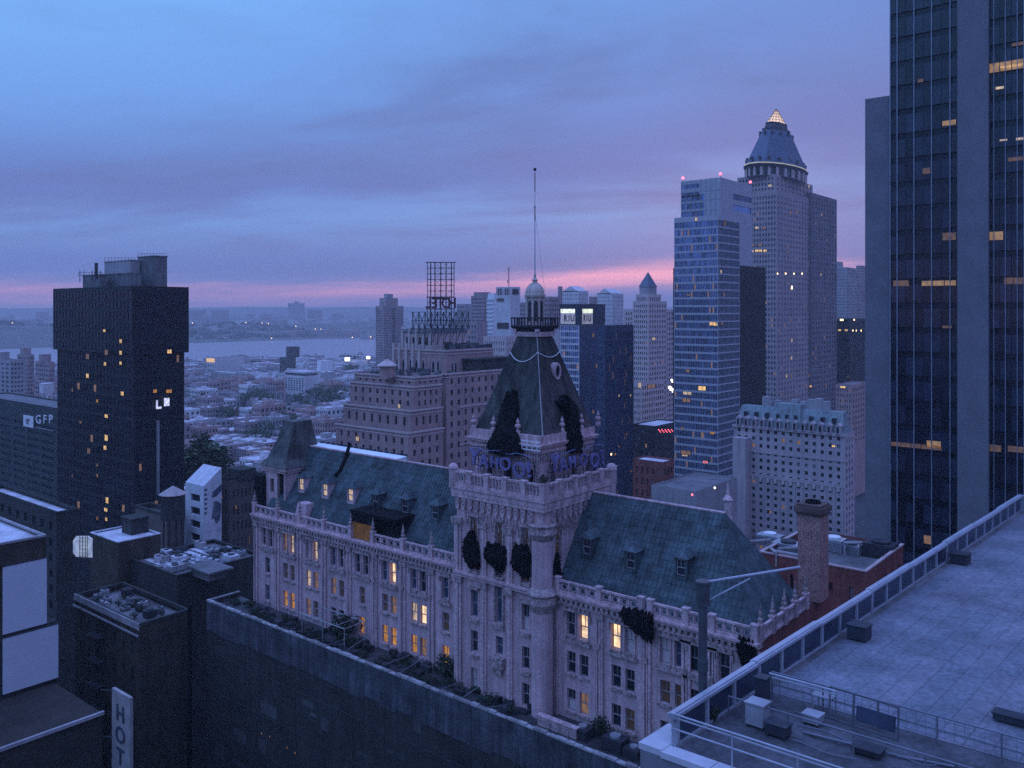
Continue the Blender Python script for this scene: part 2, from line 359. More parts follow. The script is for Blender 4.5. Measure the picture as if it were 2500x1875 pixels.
# leaf clump helper: many small leaf faces through a volume
def leaves(mb, c, rad, n, size, flat=1.0, m=0, rnd=random):
    for _ in range(n):
        u = rnd.gauss(0, 1), rnd.gauss(0, 1), rnd.gauss(0, 1); l = math.sqrt(sum(a*a for a in u))+1e-6
        r = rnd.random()**0.45
        p = Vector((c[0]+u[0]/l*rad*r, c[1]+u[1]/l*rad*r, c[2]+u[2]/l*rad*r*flat))
        a = Vector((rnd.uniform(-1, 1), rnd.uniform(-1, 1), rnd.uniform(-.6, .6))).normalized(); b = a.orthogonal().normalized(); b.rotate(Matrix.Rotation(rnd.random()*6.28, 3, a))
        s_ = size*rnd.uniform(.6, 1.3); mb.face([p-a*s_, p+b*s_*.6, p+a*s_, p-b*s_*.6], m)
def tree(name, label, x, y, z, h, r, seed=0, leafmat=None, group=None, nleaf=500, lsize=0.45):
    rnd = random.Random(seed); T = Thing(name, label, 'tree', (x, y, z), group)
    t = MB(); t.tube((x, y, z), (x+.1*r, y, z+h*.55), r*.09, 7, 0, r*.05); ends = []
    for k in range(6):
        a = k*1.05+rnd.random(); e = (x+math.cos(a)*r*.55, y+math.sin(a)*r*.55, z+h*(.6+.22*rnd.random())); t.tube((x+.06*r, y, z+h*(.34+.03*k)), e, r*.035, 5, 0, r*.012); ends.append(e)
    T.part('trunk', t, BARK)
    c = MB(); ends.append((x, y, z+h*.85))
    for e in ends:
        for q in range(2):
            cc = (e[0]+rnd.uniform(-.3, .3)*r, e[1]+rnd.uniform(-.3, .3)*r, e[2]+rnd.uniform(-.1, .12)*h); leaves(c, cc, r*rnd.uniform(.34, .55), nleaf//14, lsize, .8, 0, rnd)
    T.part('crown', c, leafmat or LEAF); return T

# far wood on the bluff and the mass of small houses on the plateau
rnd = random.Random(3); g = MB()
for k in range(900):
    px = rnd.uniform(-60, 1250); d = rnd.uniform(2950, 3500); p = at(px, 800, d); x, y = p[0], p[1]
    if x > -2660: continue
    leaves(g, (x, y, fh(x, y)+3), rnd.uniform(9, 17), 9, 7, .6, 0, rnd)
single('far_woods', g, LEAFD, 'dark wooded bluff beyond the river', 'woods', kind='stuff')
g = MB()
for k in range(620):
    px = rnd.uniform(-80, 1300); d = rnd.uniform(3050, 6300); p = at(px, 800, d); x, y = p[0], p[1]
    if x > -2900: continue
    s_ = rnd.uniform(8, 26); h = rnd.choice([7, 9, 12, 12, 16, 22]); z = fh(x, y); g.box(x-s_, x+s_, y-s_*.8, y+s_*.8, z-4, z+h, rnd.choice([0, 1, 2]))
single('far_town', g, [BROWNC, GREYC, PALE], 'small blurred houses spread over the far plateau', 'town', kind='stuff')

# larger buildings on the far shore (each one a thing)
def far_block(px0, px1, py, pyb, d, m, label, cap=None, group=None, name='far_building', nf=6):
    p = at((px0+px1)/2, pyb, d); w2 = (px1-px0)/2/F*d*0.72; zt = zat(py, d); zb = min(p[2], zt-6); z0 = min(zb, fh(p[0], p[1])-1) if p[0] < -2560 else 0.0
    T = Thing(name, label, 'building', (p[0], p[1], z0), group)
    ops = grid(p[0]-w2, p[0]+w2, max(z0, zt-nf*7), zt-2, max(3, int(w2/4)), nf, .5, .5); b = MB(); gl = MB()
    wall(b, 'F', p[1]-w2, p[0]-w2, p[0]+w2, z0, zt, ops, .6); panes(gl, 'F', p[1]-w2, ops, .6)
    b.box(p[0]-w2, p[0]+w2-.01, p[1]-w2+1, p[1]+w2, z0, zt-.3); b.face([(p[0]+w2, p[1]-w2, z0), (p[0]+w2, p[1]+w2, z0), (p[0]+w2, p[1]+w2, zt), (p[0]+w2, p[1]-w2, zt)]); b.face([(p[0]-w2, p[1]-w2, zt), (p[0]+w2, p[1]-w2, zt), (p[0]+w2, p[1]+w2, zt), (p[0]-w2, p[1]+w2, zt)])
    T.part('wall', b, m); T.part('windows', gl, GLASSD, kind='stuff')
    if cap:
        c = MB(); c.box(p[0]-w2*.3, p[0]+w2*.3, p[1]-w2*.3, p[1]+w2*.3, zt, zt+cap); T.part('bulkhead', c, m)
    return T
far_block(462, 503, 757, 792, 4200, BROWNC, 'broad dull block on the far bluff beside the dark tower')
far_block(516, 558, 757, 790, 4300, BROWNC, 'second broad block on the far bluff from the dark tower')
far_block(704, 743, 740, 790, 4400, GREYC, 'tallest distant block standing above the far bluff skyline', cap=9)
far_block(752, 786, 757, 790, 4500, BROWNC, 'low block just beside the tallest block on the far bluff')
far_block(600, 622, 766, 790, 4600, GREYC, 'slender distant block between the broad blocks and the tallest one')
far_block(636, 664, 768, 792, 4300, BROWNC, 'squat distant block just before the tallest one on the bluff')
far_block(812, 838, 766, 792, 4500, GREYC, 'distant block on the bluff nearest the riverside slab tower')
far_block(88, 118, 761, 786, 4300, BROWNC, 'hazy block on the far bluff behind the dark tower, on its outer side')
for a, b_, c in ((592, 658, 812), (676, 744, 808), (764, 818, 805), (823, 876, 805)):
    far_block(a, b_, c, 836, 3050+a*.35, BROWNC, 'long riverside apartment block on the far bank', group='riverside blocks on the far bank', nf=4)
for a, b_, c in ((470, 505, 822), (525, 570, 824), (20, 70, 838), (880, 915, 816)):
    far_block(a, b_, c, 838, 2870+a*.3, GREYC, 'low waterfront shed on the far bank', group='waterfront sheds on the far bank', nf=2)
# shoreline lamps across the water
g = MB(); lamp = MB(); lamp.lathe(0, 0, [(.3, 0), (.25, 7)], 5); lh = MB(); lh.lathe(0, 0, [(.1, 7), (1.7, 7.5), (1.7, 9), (.1, 10)], 6)
lm, hm = lamp.mesh('post', STEEL), lh.mesh('lamp_head', LAMPY)
for k, (px, d) in enumerate(((470, 3500), (506, 3450), (600, 3420), (640, 3450), (655, 3460), (722, 3500), (770, 3500), (783, 3520), (860, 3050), (663, 2960), (560, 3000), (905, 3100), (30, 2960))):
    p = at(px, 800, d); z = fh(p[0], p[1]); T = Thing('shore_lamp', 'tiny bright lamp glowing on the far shore', 'lamp', (p[0], p[1], z), 'lamps along the far shore')
    T.inst('post', lm, (p[0], p[1], z)); T.inst('lamp_head', hm, (p[0], p[1], z))
# ------------------------------------------------------------------ low city between here and the river
def lowrise_meshes():
    out = []
    for k in range(6):
        r = random.Random(40+k); wm = [BROWNC, BRICK, GREYC, PALE, BROWNC, GREYC][k]; rm = [SILV, GREYC, SILV, SILV, GREYC, TAR][k]
        b = MB(); b.box(-.5, .5, -.5, .5, 0, .96); 
        for q in ((-.5, .5, -.5, -.47), (-.5, .5, .47, .5), (-.5, -.47, -.47, .47), (.47, .5, -.47, .47)): b.box(*q, .96, 1.0)
        roof = MB(); roof.face([(-.47, -.47, .965), (.47, -.47, .965), (.47, .47, .965), (-.47, .47, .965)])
        bh = MB(); x, y = r.uniform(-.25, .25), r.uniform(-.2, .3); bh.box(x-.13, x+.13, y-.1, y+.1, .965, 1.0+.12)
        ck = MB(); ck.box(-x-.06, -x+.06, -y-.06, -y+.06, .965, 1.06)
        wn = MB()
        for j in range(4):
            for i in range(6):
                u = -.5+(i+.5)/6; z = .12+j*.215
                wn.face([(u-.04, -.502, z), (u+.04, -.502, z), (u+.04, -.502, z+.12), (u-.04, -.502, z+.12)]); wn.face([(.502, u-.04, z), (.502, u+.04, z), (.502, u+.04, z+.12), (.502, u-.04, z+.12)])
        out.append((b.mesh('wall', wm), roof.mesh('roof', rm), bh.mesh('bulkhead', r.choice([wm, GREYC])), ck.mesh('chimney', wm), wn.mesh('windows', GLASSD)))
    return out
LOW = lowrise_meshes()
def lowrise(x, y, w_, d_, h, k, label, group):
    T = Thing('low_building', label, 'building', (x, y, 0), group); sc_ = (w_, d_, h)
    for nm, me in zip(('wall', 'roof', 'bulkhead', 'chimney', 'windows'), LOW[k]):
        T.inst(nm, me, (x, y, 0), scale=sc_, kind='stuff' if nm == 'windows' else None)
    return T
rnd = random.Random(11); cnt = 0; spots = []
px_of = lambda x, y: CX+F*(RGT[0]*x+RGT[1]*y)/(FWD[0]*x+FWD[1]*y)
xx = -330
while xx > -1470:
    # avenues every ~240 m
    wcol = rnd.uniform(12, 22)
    yy = 120
    while yy < 1350:
        d = FWD[0]*xx+FWD[1]*yy
        dd = rnd.uniform(15, 30)
        if d > 400:
            px = px_of(xx, yy)
            street = ((yy % 80) < 9) or ((-xx % 240) < 16)
            if (405 < px < 925 or -30 < px < 140) and not street and 430 < d < 1640 and not (685 < px < 800 and 800 < d < 1075) and not (490 < px < 605 and 1080 < d < 1400):
                spots.append((xx, yy, wcol, dd, d, px))
        yy += dd+rnd.choice([0, 0, 2, 6])
    xx -= wcol+rnd.choice([0, 0, 1, 5])
spots.sort(key=lambda s: s[4]); far_spots = spots[290:]; spots = spots[:290]
jm = MB()
for (x, y, w_, dd, d, px) in far_spots:      # past the nearest 290 the roofs merge into one mass
    h = rnd.choice([9, 11, 12, 13, 15, 17, 20]); jm.box(x-w_/2+.2, x+w_/2-.2, y-dd/2+.2, y+dd/2-.2, 0, h, rnd.randrange(3), 3+rnd.randrange(3)); a, b_ = rnd.uniform(-.3, .3)*w_, rnd.uniform(-.3, .3)*dd; jm.box(x+a-2, x+a+2, y+b_-1.8, y+b_+1.8, h, h+rnd.uniform(1.5, 4), rnd.randrange(3), 3)
    for k in range(3): u = x-w_/2+w_*(k+.5)/3; jm.box(u-.8, u+.8, y-dd/2+.1, y-dd/2+.25, h*.35, h*.8, 6)
single('far_rooftops', jm, [BROWNC, GREYC, PALE, SILV, GREYC, TAR, GLASSD], 'mass of small flat roofs before the river', 'rooftops', kind='stuff')
for (x, y, w_, dd, d, px) in spots:
    h = rnd.choice([9, 11, 12, 13, 15, 15, 17, 20, 24]) * (1.0 if d > 600 else .9)
    k = rnd.randrange(6); lowrise(x, y, w_-.4, dd-.4, h, k, ('low %s among the rooftops running down to the river' % ('dull brown building with silver roof', 'brown brick building with grey roof', 'grey building with silver roof', 'pale building with silver roof', 'dull brown building with dull grey roof', 'grey building with black roof')[k]), 'low rooftops towards the river')
# street and yard trees among the roofs
for k, (px, py, z, h, r) in enumerate(((470, 1120, 2, 27, 7), (502, 1130, 2, 30, 9), (528, 1145, 2, 22, 7))):
    p = atz(px, py+60, z) if False else at(px, py, 300+k*8); tree('street_tree', ('dark tree tight against the side of the dark tower', 'fullest dark green tree between the dark tower and mural wall', 'lowest dark green tree just above the mural wall')[k], p[0], p[1], 30, h, r, k, LEAF, 'trees beside the dark tower', 1500, .9)
for k, (px, py) in enumerate(((600, 975), (625, 968), (655, 985), (770, 965), (795, 968), (812, 972), (560, 1010), (700, 1030), (640, 1060), (870, 880), (880, 872), (860, 905), (830, 958), (655, 1000), (735, 985), (500, 985))):
    p = atz(px, py, 14); tree('yard_tree', 'small dark tree between the low roofs towards the river', p[0], p[1], 0, 21+k % 4, 11+k % 3, 60+k, LEAF, 'trees between the low roofs', 260, 1.5)

# ------------------------------------------------------------------ generic tower: real openings on the two faces that look this way
def tower(name, label, x0, x1, y0, y1, zt, wm, gm, ff=None, rr=None, zb=0.0, zv=20.0, depth=.3, lit=(), roofm=None, parapet=1.0, cat='building', group=None, litm=None):
    T = Thing(name, label, cat, ((x0+x1)/2, (y0+y1)/2, zb), group); b = MB(); gl = MB()
    for side, c, u0, u1, spec in (('F', y0, x0, x1, ff), ('R', x1, y0, y1, rr)):
        ops = grid(u0+spec.get('e0', .6), u1-spec.get('e1', .6), zv, zt-spec.get('t', 1.5), spec['nu'], max(1, int((zt-zv)/spec.get('fh', 3.3))), spec.get('wu', .6), spec.get('wz', .55), .25, spec.get('skip')) if spec else []
        wall(b, side, c, u0, u1, zb, zt, ops, depth)
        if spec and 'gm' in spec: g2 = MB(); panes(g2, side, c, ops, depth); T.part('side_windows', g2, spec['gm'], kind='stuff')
        else: panes(gl, side, c, ops, depth)
    b.face([(x0, y1, zb), (x1, y1, zb), (x1, y1, zt), (x0, y1, zt)]); b.face([(x0, y0, zb), (x0, y1, zb), (x0, y1, zt), (x0, y0, zt)])
    T.part('wall', b, wm)
    if gl.f:
        rw = random.Random(int(abs(x0*7+y0*3))); gl.m = [0 if q < .87 else (1 if q < (.994 if gm is GLASSN else .975) else 2) for q in (rw.random() for _ in gl.f)]
        T.part('windows', gl, [gm, HBLIND if gm not in (GLASSN, GLASSB) else gm, LITD], kind='stuff')
    r = MB(); r.face([(x0, y0, zt-parapet*.6), (x1, y0, zt-parapet*.6), (x1, y1, zt-parapet*.6), (x0, y1, zt-parapet*.6)]); T.part('roof', r, roofm or TAR)
    T.box = (x0, x1, y0, y1, zt)
    for q in lit: lit_window(T, *q)
    return T
def lit_window(T, side, px, py, wpx=8, hpx=9, m=None, out=.06):
    x0, x1, y0, y1, zt = T.box
    if side == 'F': (u, z), (_, d) = fy(px, py, y0), on_y(px, y0); k = .8; c = y0
    else: (u, z), (_, d) = fx(px, py, x1), on_x(px, x1); k = .9; c = x1
    wu = wpx/F*d*(1.6 if side == 'F' else 1.35)/2; hz = hpx/F*d/2; b = MB()
    f = lambda a, zz, dd: P3(side, c, a, zz, dd)
    b.face([f(u-wu, z-hz, -out), f(u+wu, z-hz, -out), f(u+wu, z+hz, -out), f(u-wu, z+hz, -out)])
    fr = MB()
    for a0, a1, z0, z1 in ((u-wu*1.15, u-wu, z-hz, z+hz), (u+wu, u+wu*1.15, z-hz, z+hz), (u-wu*1.15, u+wu*1.15, z+hz, z+hz*1.12), (u-wu*.06, u+wu*.06, z-hz, z+hz)):
        p, q = f(a0, z0, -out-.05), f(a1, z1, .02); fr.box(min(p[0], q[0]), max(p[0], q[0]), min(p[1], q[1]), max(p[1], q[1]), z0, z1)
    o = T.part('lit_window', b, m or LITW); T.part('frame', fr, STEEL, o)
def roofbox(T, name, x0, x1, y0, y1, z0, z1, m): 
    b = MB(); b.box(x0, x1, y0, y1, z0, z1); b.box(x0-.15, x1+.15, y0-.15, y1+.15, z1, z1+.3); return T.part(name, b, m)

# ------------------------------------------------------------------ dark tower on the left
x0, x1, y0, y1, zt = block(140, 326, 450, 700, 240)
stepz = zat(863, 245); BLK = mat('black_cladding', (.007, .011, .014), .6, var=.4, scale=.2, streak=.3)
T = tower('apartment_tower', 'tall black tower with scattered yellow windows and pale rooftop boxes', x0, x1, y0, y1, stepz+1, BLK, GLASSN, dict(nu=22, fh=3.0, wu=.8, wz=.68), dict(nu=15, fh=3.0, wu=.8, wz=.68), zv=35, depth=.12)
b = MB(); gl = MB(); nf_ = int((zt-stepz)/3.0)
for sd_, c_, u0, u1, nu_ in (('F', y0-.9, x0-.9, x1+.9, 23), ('R', x1+.9, y0-.9, y1+.9, 16)):
    ops = grid(u0+.3, u1-.3, stepz, zt-.8, nu_, nf_, .8, .68); wall(b, sd_, c_, u0, u1, stepz, zt+.2, ops, .12); panes(gl, sd_, c_, ops, .12)
b.face([(x0-.9, y0-.9, stepz), (x1+.9, y0-.9, stepz), (x1+.9, y1+.9, stepz), (x0-.9, y1+.9, stepz)]); b.face([(x0-.9, y0-.9, zt-.4), (x1+.9, y0-.9, zt-.4), (x1+.9, y1+.9, zt-.4), (x0-.9, y1+.9, zt-.4)]); b.face([(x0-.9, y0-.9, stepz), (x0-.9, y1+.9, stepz), (x0-.9, y1+.9, zt+.2), (x0-.9, y0-.9, zt+.2)])
T.part('upper_storeys', b, BLK); T.part('upper_windows', gl, GLASSN, kind='stuff')
T.box = (x0, x1+.9, y0-.9, y1, zt)
for px, py, w_, h in ((263, 807, 9, 6), (303, 833, 9, 9), (303, 861, 9, 9), (303, 886, 8, 8), (265, 888, 9, 8), (222, 917, 10, 10), (307, 960, 11, 9), (268, 1015, 12, 8), (268, 1068, 12, 14), (265, 1092, 11, 10), (270, 1220, 10, 14), (267, 1243, 12, 8), (268, 1266, 8, 8)): lit_window(T, 'F', px, py, w_*.8, h, LITW, .98 if py < 863 else 1.0)
for px, py, w_, h, m in ((413, 858, 10, 9, LITW), (378, 955, 8, 8, LITO), (412, 955, 13, 8, LITO), (381, 1226, 7, 7, LITD)): lit_window(T, 'R', px, py, w_*.8, h, m, .12)
for px, py in ((225, 1100), (222, 870), (268, 860)): lit_window(T, 'F', px, py, 9, 12, LITD, 1.0)
rw = random.Random(8)
for k in range(9): lit_window(T, 'F', rw.choice((185, 205, 222, 246, 265, 284, 303)), 900+rw.randrange(15)*26, rw.uniform(4, 7), rw.uniform(5, 8), rw.choice((LITD, LITD, LITD, LITO)), 1.0)
# reflective mural light and seam on the side
b = MB(); y, z = fx(381, 985, x1+.95); q = fx(402, 1000, x1+.95); b.box(x1+.92, x1+1.0, y, y+.5, z-1.6, z+.9); b.box(x1+.92, x1+1.0, y+.5, y+1.6, z-1.6, z-1.0); b.box(x1+.92, x1+1.0, y+2.4, y+4, z-1.0, z+1.3); T.part('light_panel', b, mat('cool_sign', (.5, .5, .6), .5, emit=(.75, .78, 1), estr=.7))
b = MB(); y, z = fx(386, 1010, x1+.95); b.box(x1, x1+1.05, y, y+.35, zat(1200, 250), z-2); T.part('drain_seam', b, GREYC)
zr = zt; RFM = mat('roof_plant_grey', (.16, .165, .175), .8, var=.35, scale=.4, streak=.4)
for pl, pc, pr, pt, d, nm, m in ((190, 236, 262, 671, 252, 'bulkhead', RFM), (255, 318, 336, 636, 258, 'cooling_tower', GREYC), (262, 318, 345, 668, 250, 'bulkhead', RFM), (336, 376, 408, 626, 256, 'lift_house', RFM)):
    a0, a1, c0, c1, z = block(pl, pc, pr, pt, d); roofbox(T, nm, a0, a1, max(c0, y0+.5), max(c1, c0+3), zr-.6, z, m)
b = MB(); 
for px in (195, 205, 225, 232, 246): p = at(px, 672, 251); b.tube((p[0], p[1], p[2]-2), (p[0], p[1], p[2]+1.5), .1, 5)
p = at(235, 672, 251); b.box(p[0]-.35, p[0]+.35, p[1]-.35, p[1]+.35, p[2]-1, p[2]+3.6); T.pieces('vent_pipe', b, STEEL)

rl = MB()
for px0, px1_, py_, d_ in ((192, 250, 668, 251), (256, 330, 632, 257), (337, 406, 622, 256)):
    n_ = 9; prev = None
    for k in range(n_+1):
        p = at(px0+(px1_-px0)*k/n_, py_, d_); rl.tube((p[0], p[1], p[2]-.9), (p[0], p[1], p[2]+.35), .05, 4)
        if prev: rl.tube(prev, (p[0], p[1], p[2]+.35), .05, 4)
        prev = (p[0], p[1], p[2]+.35)
T.part('roof_railing', rl, STEEL)
# ------------------------------------------------------------------ office block behind it with roof sign
x0, x1, y0, y1, zt = block(-60, 175, 260, 1002, 335)
T = tower('office_building', 'dark green office block with broad window rows and white roof sign', x0, x1, y0, y1, zt, mat('green_grey_brick', (.035, .048, .05), .9, var=.3), GLASSN, dict(nu=7, fh=3.4, wu=.8, wz=.42, t=7), None, zv=20, depth=.4)
S = Thing('roof_sign', 'white square emblem and GFP letters on the green office block', 'sign', (*on_y(70, y0-.5)[:1], y0-.5, zt-3))
for ch, px in (('G', 94), ('F', 110), ('P', 124)):
    x, z = fy(px, 1037, y0-.3); me = text_mesh(ch, 4.9, .12, WHITE, .03)
    o = S.inst('letter', me, (x, y0-.3, z+.6)); o.rotation_euler = (math.pi/2, 0, 0); o.scale = (1.55, 1, 1)
b = MB(); xa, za = fy(57, 1040, y0-.3); xb, zb_ = fy(81, 1017, y0-.3); b.box(xa, xb, y0-.35, y0-.1, za, zb_); o = S.part('emblem', b, WHITE)
b = MB(); cxm, czm = (xa+xb)/2, (za+zb_)/2
for k in range(14):
    a = .5+k*.33; b.beam((cxm+1.6*math.cos(a), y0-.4, czm+1.0*math.sin(a)), (cxm+1.6*math.cos(a+.36), y0-.4, czm+1.0*math.sin(a+.36)), .34)
b.beam((cxm-.2, y0-.4, czm-.2), (cxm+1.7, y0-.4, czm+.8), .34); S.part('emblem_stroke', b, GLASSN, o)
b = MB()
xg, zg = fy(86, 1042, y0-.3); b.box(xg, fy(130, 1042, y0-.3)[0], y0-.3, y0-.2, zg-.35, zg); S.part('small_line', b, GREYC)

# slim apartment blocks further off on the left edge
for pl, pc, pr, py, d, m, lab in ((-40, 24, 60, 880, 640, GREYC, 'pale apartment block at the edge of the frame, nearest the margin'), (42, 66, 84, 866, 700, BROWNC, 'slender brown apartment block left of the dark tower with stepped roof'), (86, 118, 134, 884, 620, BROWNC, 'brown apartment block directly behind the outer edge of the dark tower'), (100, 114, 128, 958, 520, PALE, 'small pale cube of a building low beside the dark tower')):
    a0, a1, c0, c1, z = block(pl, pc, pr, py, d); T = tower('apartment_block', lab, a0, a1, c0, c1, z, m, GLASSD, dict(nu=6, fh=3.2), dict(nu=4, fh=3.2), zv=10); roofbox(T, 'bulkhead', (a0+a1)/2-3, (a0+a1)/2+3, (c0+c1)/2-3, (c0+c1)/2+3, z-.6, z+5, m)
# river-side mid-rise blocks
def midrise(lab, pl, pc, pr, py, d, m, ff, rr, zv=5, **k):
    a0, a1, c0, c1, z = block(pl, pc, pr, py, d); return tower('apartment_block', lab, a0, a1, c0, c1, z, m, GLASSD, ff, rr, zv=zv, **k)
T = midrise('brown riverside slab tower with a stepped roof house', 917, 937, 985, 747, 1000, BROWNC, dict(nu=6, fh=2.9, wu=.55, wz=.5), dict(nu=14, fh=2.9, wu=.5, wz=.5))
x0, x1, y0, y1, zt = T.box; roofbox(T, 'bulkhead', x1-14, x1-2, y0+6, y0+24, zt-.6, zt+9, BROWNC); roofbox(T, 'water_tank', x1-11, x1-5, y0+10, y0+19, zt+9.3, zt+14, GREYC)
b = MB()
for k in range(34): z = zt-4-k*2.9; b.box(x1+.02, x1+1.3, y0+(y1-y0)*.44, y0+(y1-y0)*.52, z, z+1.1)
T.part('balconies', b, STEEL, kind='stuff')
T = midrise('white riverside block with a glowing yellow roof corner', 505, 524, 596, 874, 1360, PALE, dict(nu=3, fh=7, wu=.5), None)
x0, x1, y0, y1, zt = T.box
b = MB(); b.box(x0-.4, x1+.2, y0-.5, y0-.1, zt-7, zt-1); T.part('lit_fascia', b, LITW)
b = MB(); b.box(x0-13, x0-1, y0-2, y0+14, 0, zt-20); T.part('stair_block', b, PALE)
b = MB()
for k in range(5): b.box(x0-14, x0-10, y0-2.3, y0-2.05, zt-27-k*8, zt-22-k*8)
T.part('lit_stair_glazing', b, mat('stair_light', (.5, .4, .3), .5, emit=(1, .8, .45), estr=2.2))
T = midrise('white gridded mid-rise with deep dark windows near the river', 695, 743, 783, 908, 1050, PALE, dict(nu=7, fh=4, wu=.55, wz=.7, t=8), None, roofm=SILV)
x0, x1, y0, y1, zt = T.box; roofbox(T, 'bulkhead', x1-6, x1+1, y0+24, y0+42, zt-.6, zt+12, WHITE); b = MB(); b.box(x0+1, x1+.06, y0-.06, y0+20, zt-5, zt-2.2); T.part('dark_band', b, GLASSD)
midrise('narrow cream apartment house beside the white gridded mid-rise', 676, 690, 697, 922, 1000, BRICKT, dict(nu=4, fh=3.2, wu=.4), None)
T = midrise('dark brown stepped apartment house on the riverbank', 683, 708, 722, 873, 1250, DARKB, dict(nu=5, fh=3.3), dict(nu=5, fh=3.3)); x0, x1, y0, y1, zt = T.box; roofbox(T, 'tower_house', x1-15, x1-4, y0+4, y0+20, zt-.6, zt+15, DARKB)
midrise('brown warehouse with a long flat roof below the white riverside block', 590, 600, 660, 930, 1080, BROWNC, dict(nu=5, fh=4), None, roofm=SILV)
midrise('long low shed roofed in silver in front of the river', 515, 620, 640, 915, 1200, GREYC, None, None, roofm=SILV)
midrise('dark riverside shed beside the white block with glowing corner', 612, 635, 640, 882, 1450, DARKB, dict(nu=4, fh=5), None)
midrise('pale striped long block on the bank under the floodlights', 775, 900, 960, 905, 1400, BRICKT, dict(nu=18, fh=4, wu=.5), None)
midrise('brick block at the foot of the riverside slab tower', 905, 935, 960, 893, 1150, BROWNC, dict(nu=6, fh=3.3), None)
# floodlight masts on the pier
fm = MB(); fm.tube((0, 0, 0), (0, 0, 28), .5, 6); fh_ = MB(); fh_.box(-5, 5, -1, 1, 25, 31); FM, FH = fm.mesh('mast', STEEL), fh_.mesh('lamp_head', LAMPW)
for px, py, s_ in ((804, 883, .55), (848, 877, 1.0), (899, 873, .75), (731, 896, .5), (800, 893, .4), (465, 918, .5)):
    d = 1440; p = at(px, py, d); T = Thing('floodlight_mast', 'blazing white floodlight mast on the riverbank', 'floodlight', (p[0], p[1], 0), 'floodlights on the riverbank'); zz = p[2]
    T.inst('mast', FM, (p[0], p[1], 0), scale=(1, 1, zz/28)); T.inst('lamp_head', FH, (p[0], p[1], zz-28*s_), scale=(s_*.8, s_, s_), rz=.68)
# ------------------------------------------------------------------ brown brick setback hotel with skeleton sign
T = None
H = Thing('brick_hotel', 'brown brick setback hotel with pale stone bands and crenellated top', 'hotel', (*at(1010, 1000, 262)[:2], 0))
bw = MB(); bb = MB(); bg_ = MB(); rf = MB(); bwin = []
def tier(pl, pc, pr, py, d, zb, nf, nr, fh_=3.3, band=True, lit=()):
    x0, x1, y0, y1, zt = block(pl, pc, pr, py, d)
    rows = max(1, int((zt-zb)/fh_))
    of = grid(x0+1, x1-1, zb, zt-1.2, nf, rows, .30, .52) if nf else []; orr = grid(y0+1, y1-1, zb, zt-1.2, nr, rows, .34, .52) if nr else []
    wall(bw, 'F', y0, x0, x1, zb-8, zt, of, .35); panes(bg_, 'F', y0, of, .35); wall(bw, 'R', x1, y0, y1, zb-8, zt, orr, .35); panes(bg_, 'R', x1, orr, .35)
    bw.face([(x0, y0, zb), (x0, y1, zb), (x0, y1, zt), (x0, y0, zt)]); bw.face([(x0, y1, zb), (x1, y1, zb), (x1, y1, zt), (x0, y1, zt)])
    rf.face([(x0, y0, zt-.7), (x1, y0, zt-.7), (x1, y1, zt-.7), (x0, y1, zt-.7)])
    if band:
        for z, h, o in ((zt-.1, .5, .3), (zt-1.3, .25, .15)): bb.box(x0-o, x1+o, y0-o, y0-.003, z-h, z); bb.box(x1+.003, x1+o, y0, y1+o, z-h, z)
    for q in lit: pass
    return x0, x1, y0, y1, zt
tD = tier(820, 997, 1082, 1055, 250, 30, 9, 4)
tC = tier(838, 1003, 1080, 1001, 253, tD[4], 8, 4)
tB = tier(855, 1011, 1078, 942, 256, tC[4], 8, 4)
tA = tier(866, 1013, 1076, 919, 257, tB[4], 8, 4)
tR = tier(1030, 1089, 1245, 911, 270, 30, 3, 9)
for z in (tR[4]-11, tR[4]-23, tR[4]-34): bb.box(tR[1]+.003, tR[1]+.25, tR[2]+6, tR[3], z-.4, z)
tU = tier(961, 1089, 1204, 854, 276, tA[4]-2, 0, 0)
wl = H.part('wall', bw, BRICK); H.part('stone_band', bb, BRICKT); H.part('windows', bg_, GLASSD, kind='stuff'); H.part('roof', rf, TAR)
# arched windows of the upper tier
aw = MB(); aw.loft([[(x*.5, d, z) for x, z in ((-1, -1.6), (1, -1.6), (1, .9), (.6, 1.6), (0, 1.9), (-.6, 1.6), (-1, .9))] for d in (-.12, .05)]); AW = aw.mesh('arched_window', GLASSD)
sr = MB(); sr.loft([[(x*.78, d, z) for x, z in ((-1, -1.9), (1, -1.9), (1, 1), (.6, 1.9), (0, 2.3), (-.6, 1.9), (-1, 1))] for d in (-.06, .05)]); SR = sr.mesh('surround', BRICKT)
zc_ = tU[4]-6.2
for k, px in enumerate((970, 985, 1003, 1017, 1034, 1058, 1070)):
    x, _ = on_y(px, tU[2]); o = H.inst('arched_window', AW, (x, tU[2], zc_), scale=(1, 1, 1.4)); H.inst('surround', SR, (0, 0, 0), o, ploc=(0, 0, 0))
for k, px in enumerate((1104, 1112, 1140, 1147, 1175, 1183)):
    y, _ = on_x(px, tU[1]); o = H.inst('arched_window', AW, (tU[1], y, zc_), rz=math.pi/2, scale=(.8, 1, 1.1)); H.inst('surround', SR, (0, 0, 0), o, ploc=(0, 0, 0))
b = MB()
for px in (963, 977, 994, 1010, 1026): x, _ = on_y(px, tU[2]); b.box(x-.5, x+.5, tU[2]-.7, tU[2]-.01, tA[4], tU[4]+1.6)
H.part('buttress', b, BRICKT)
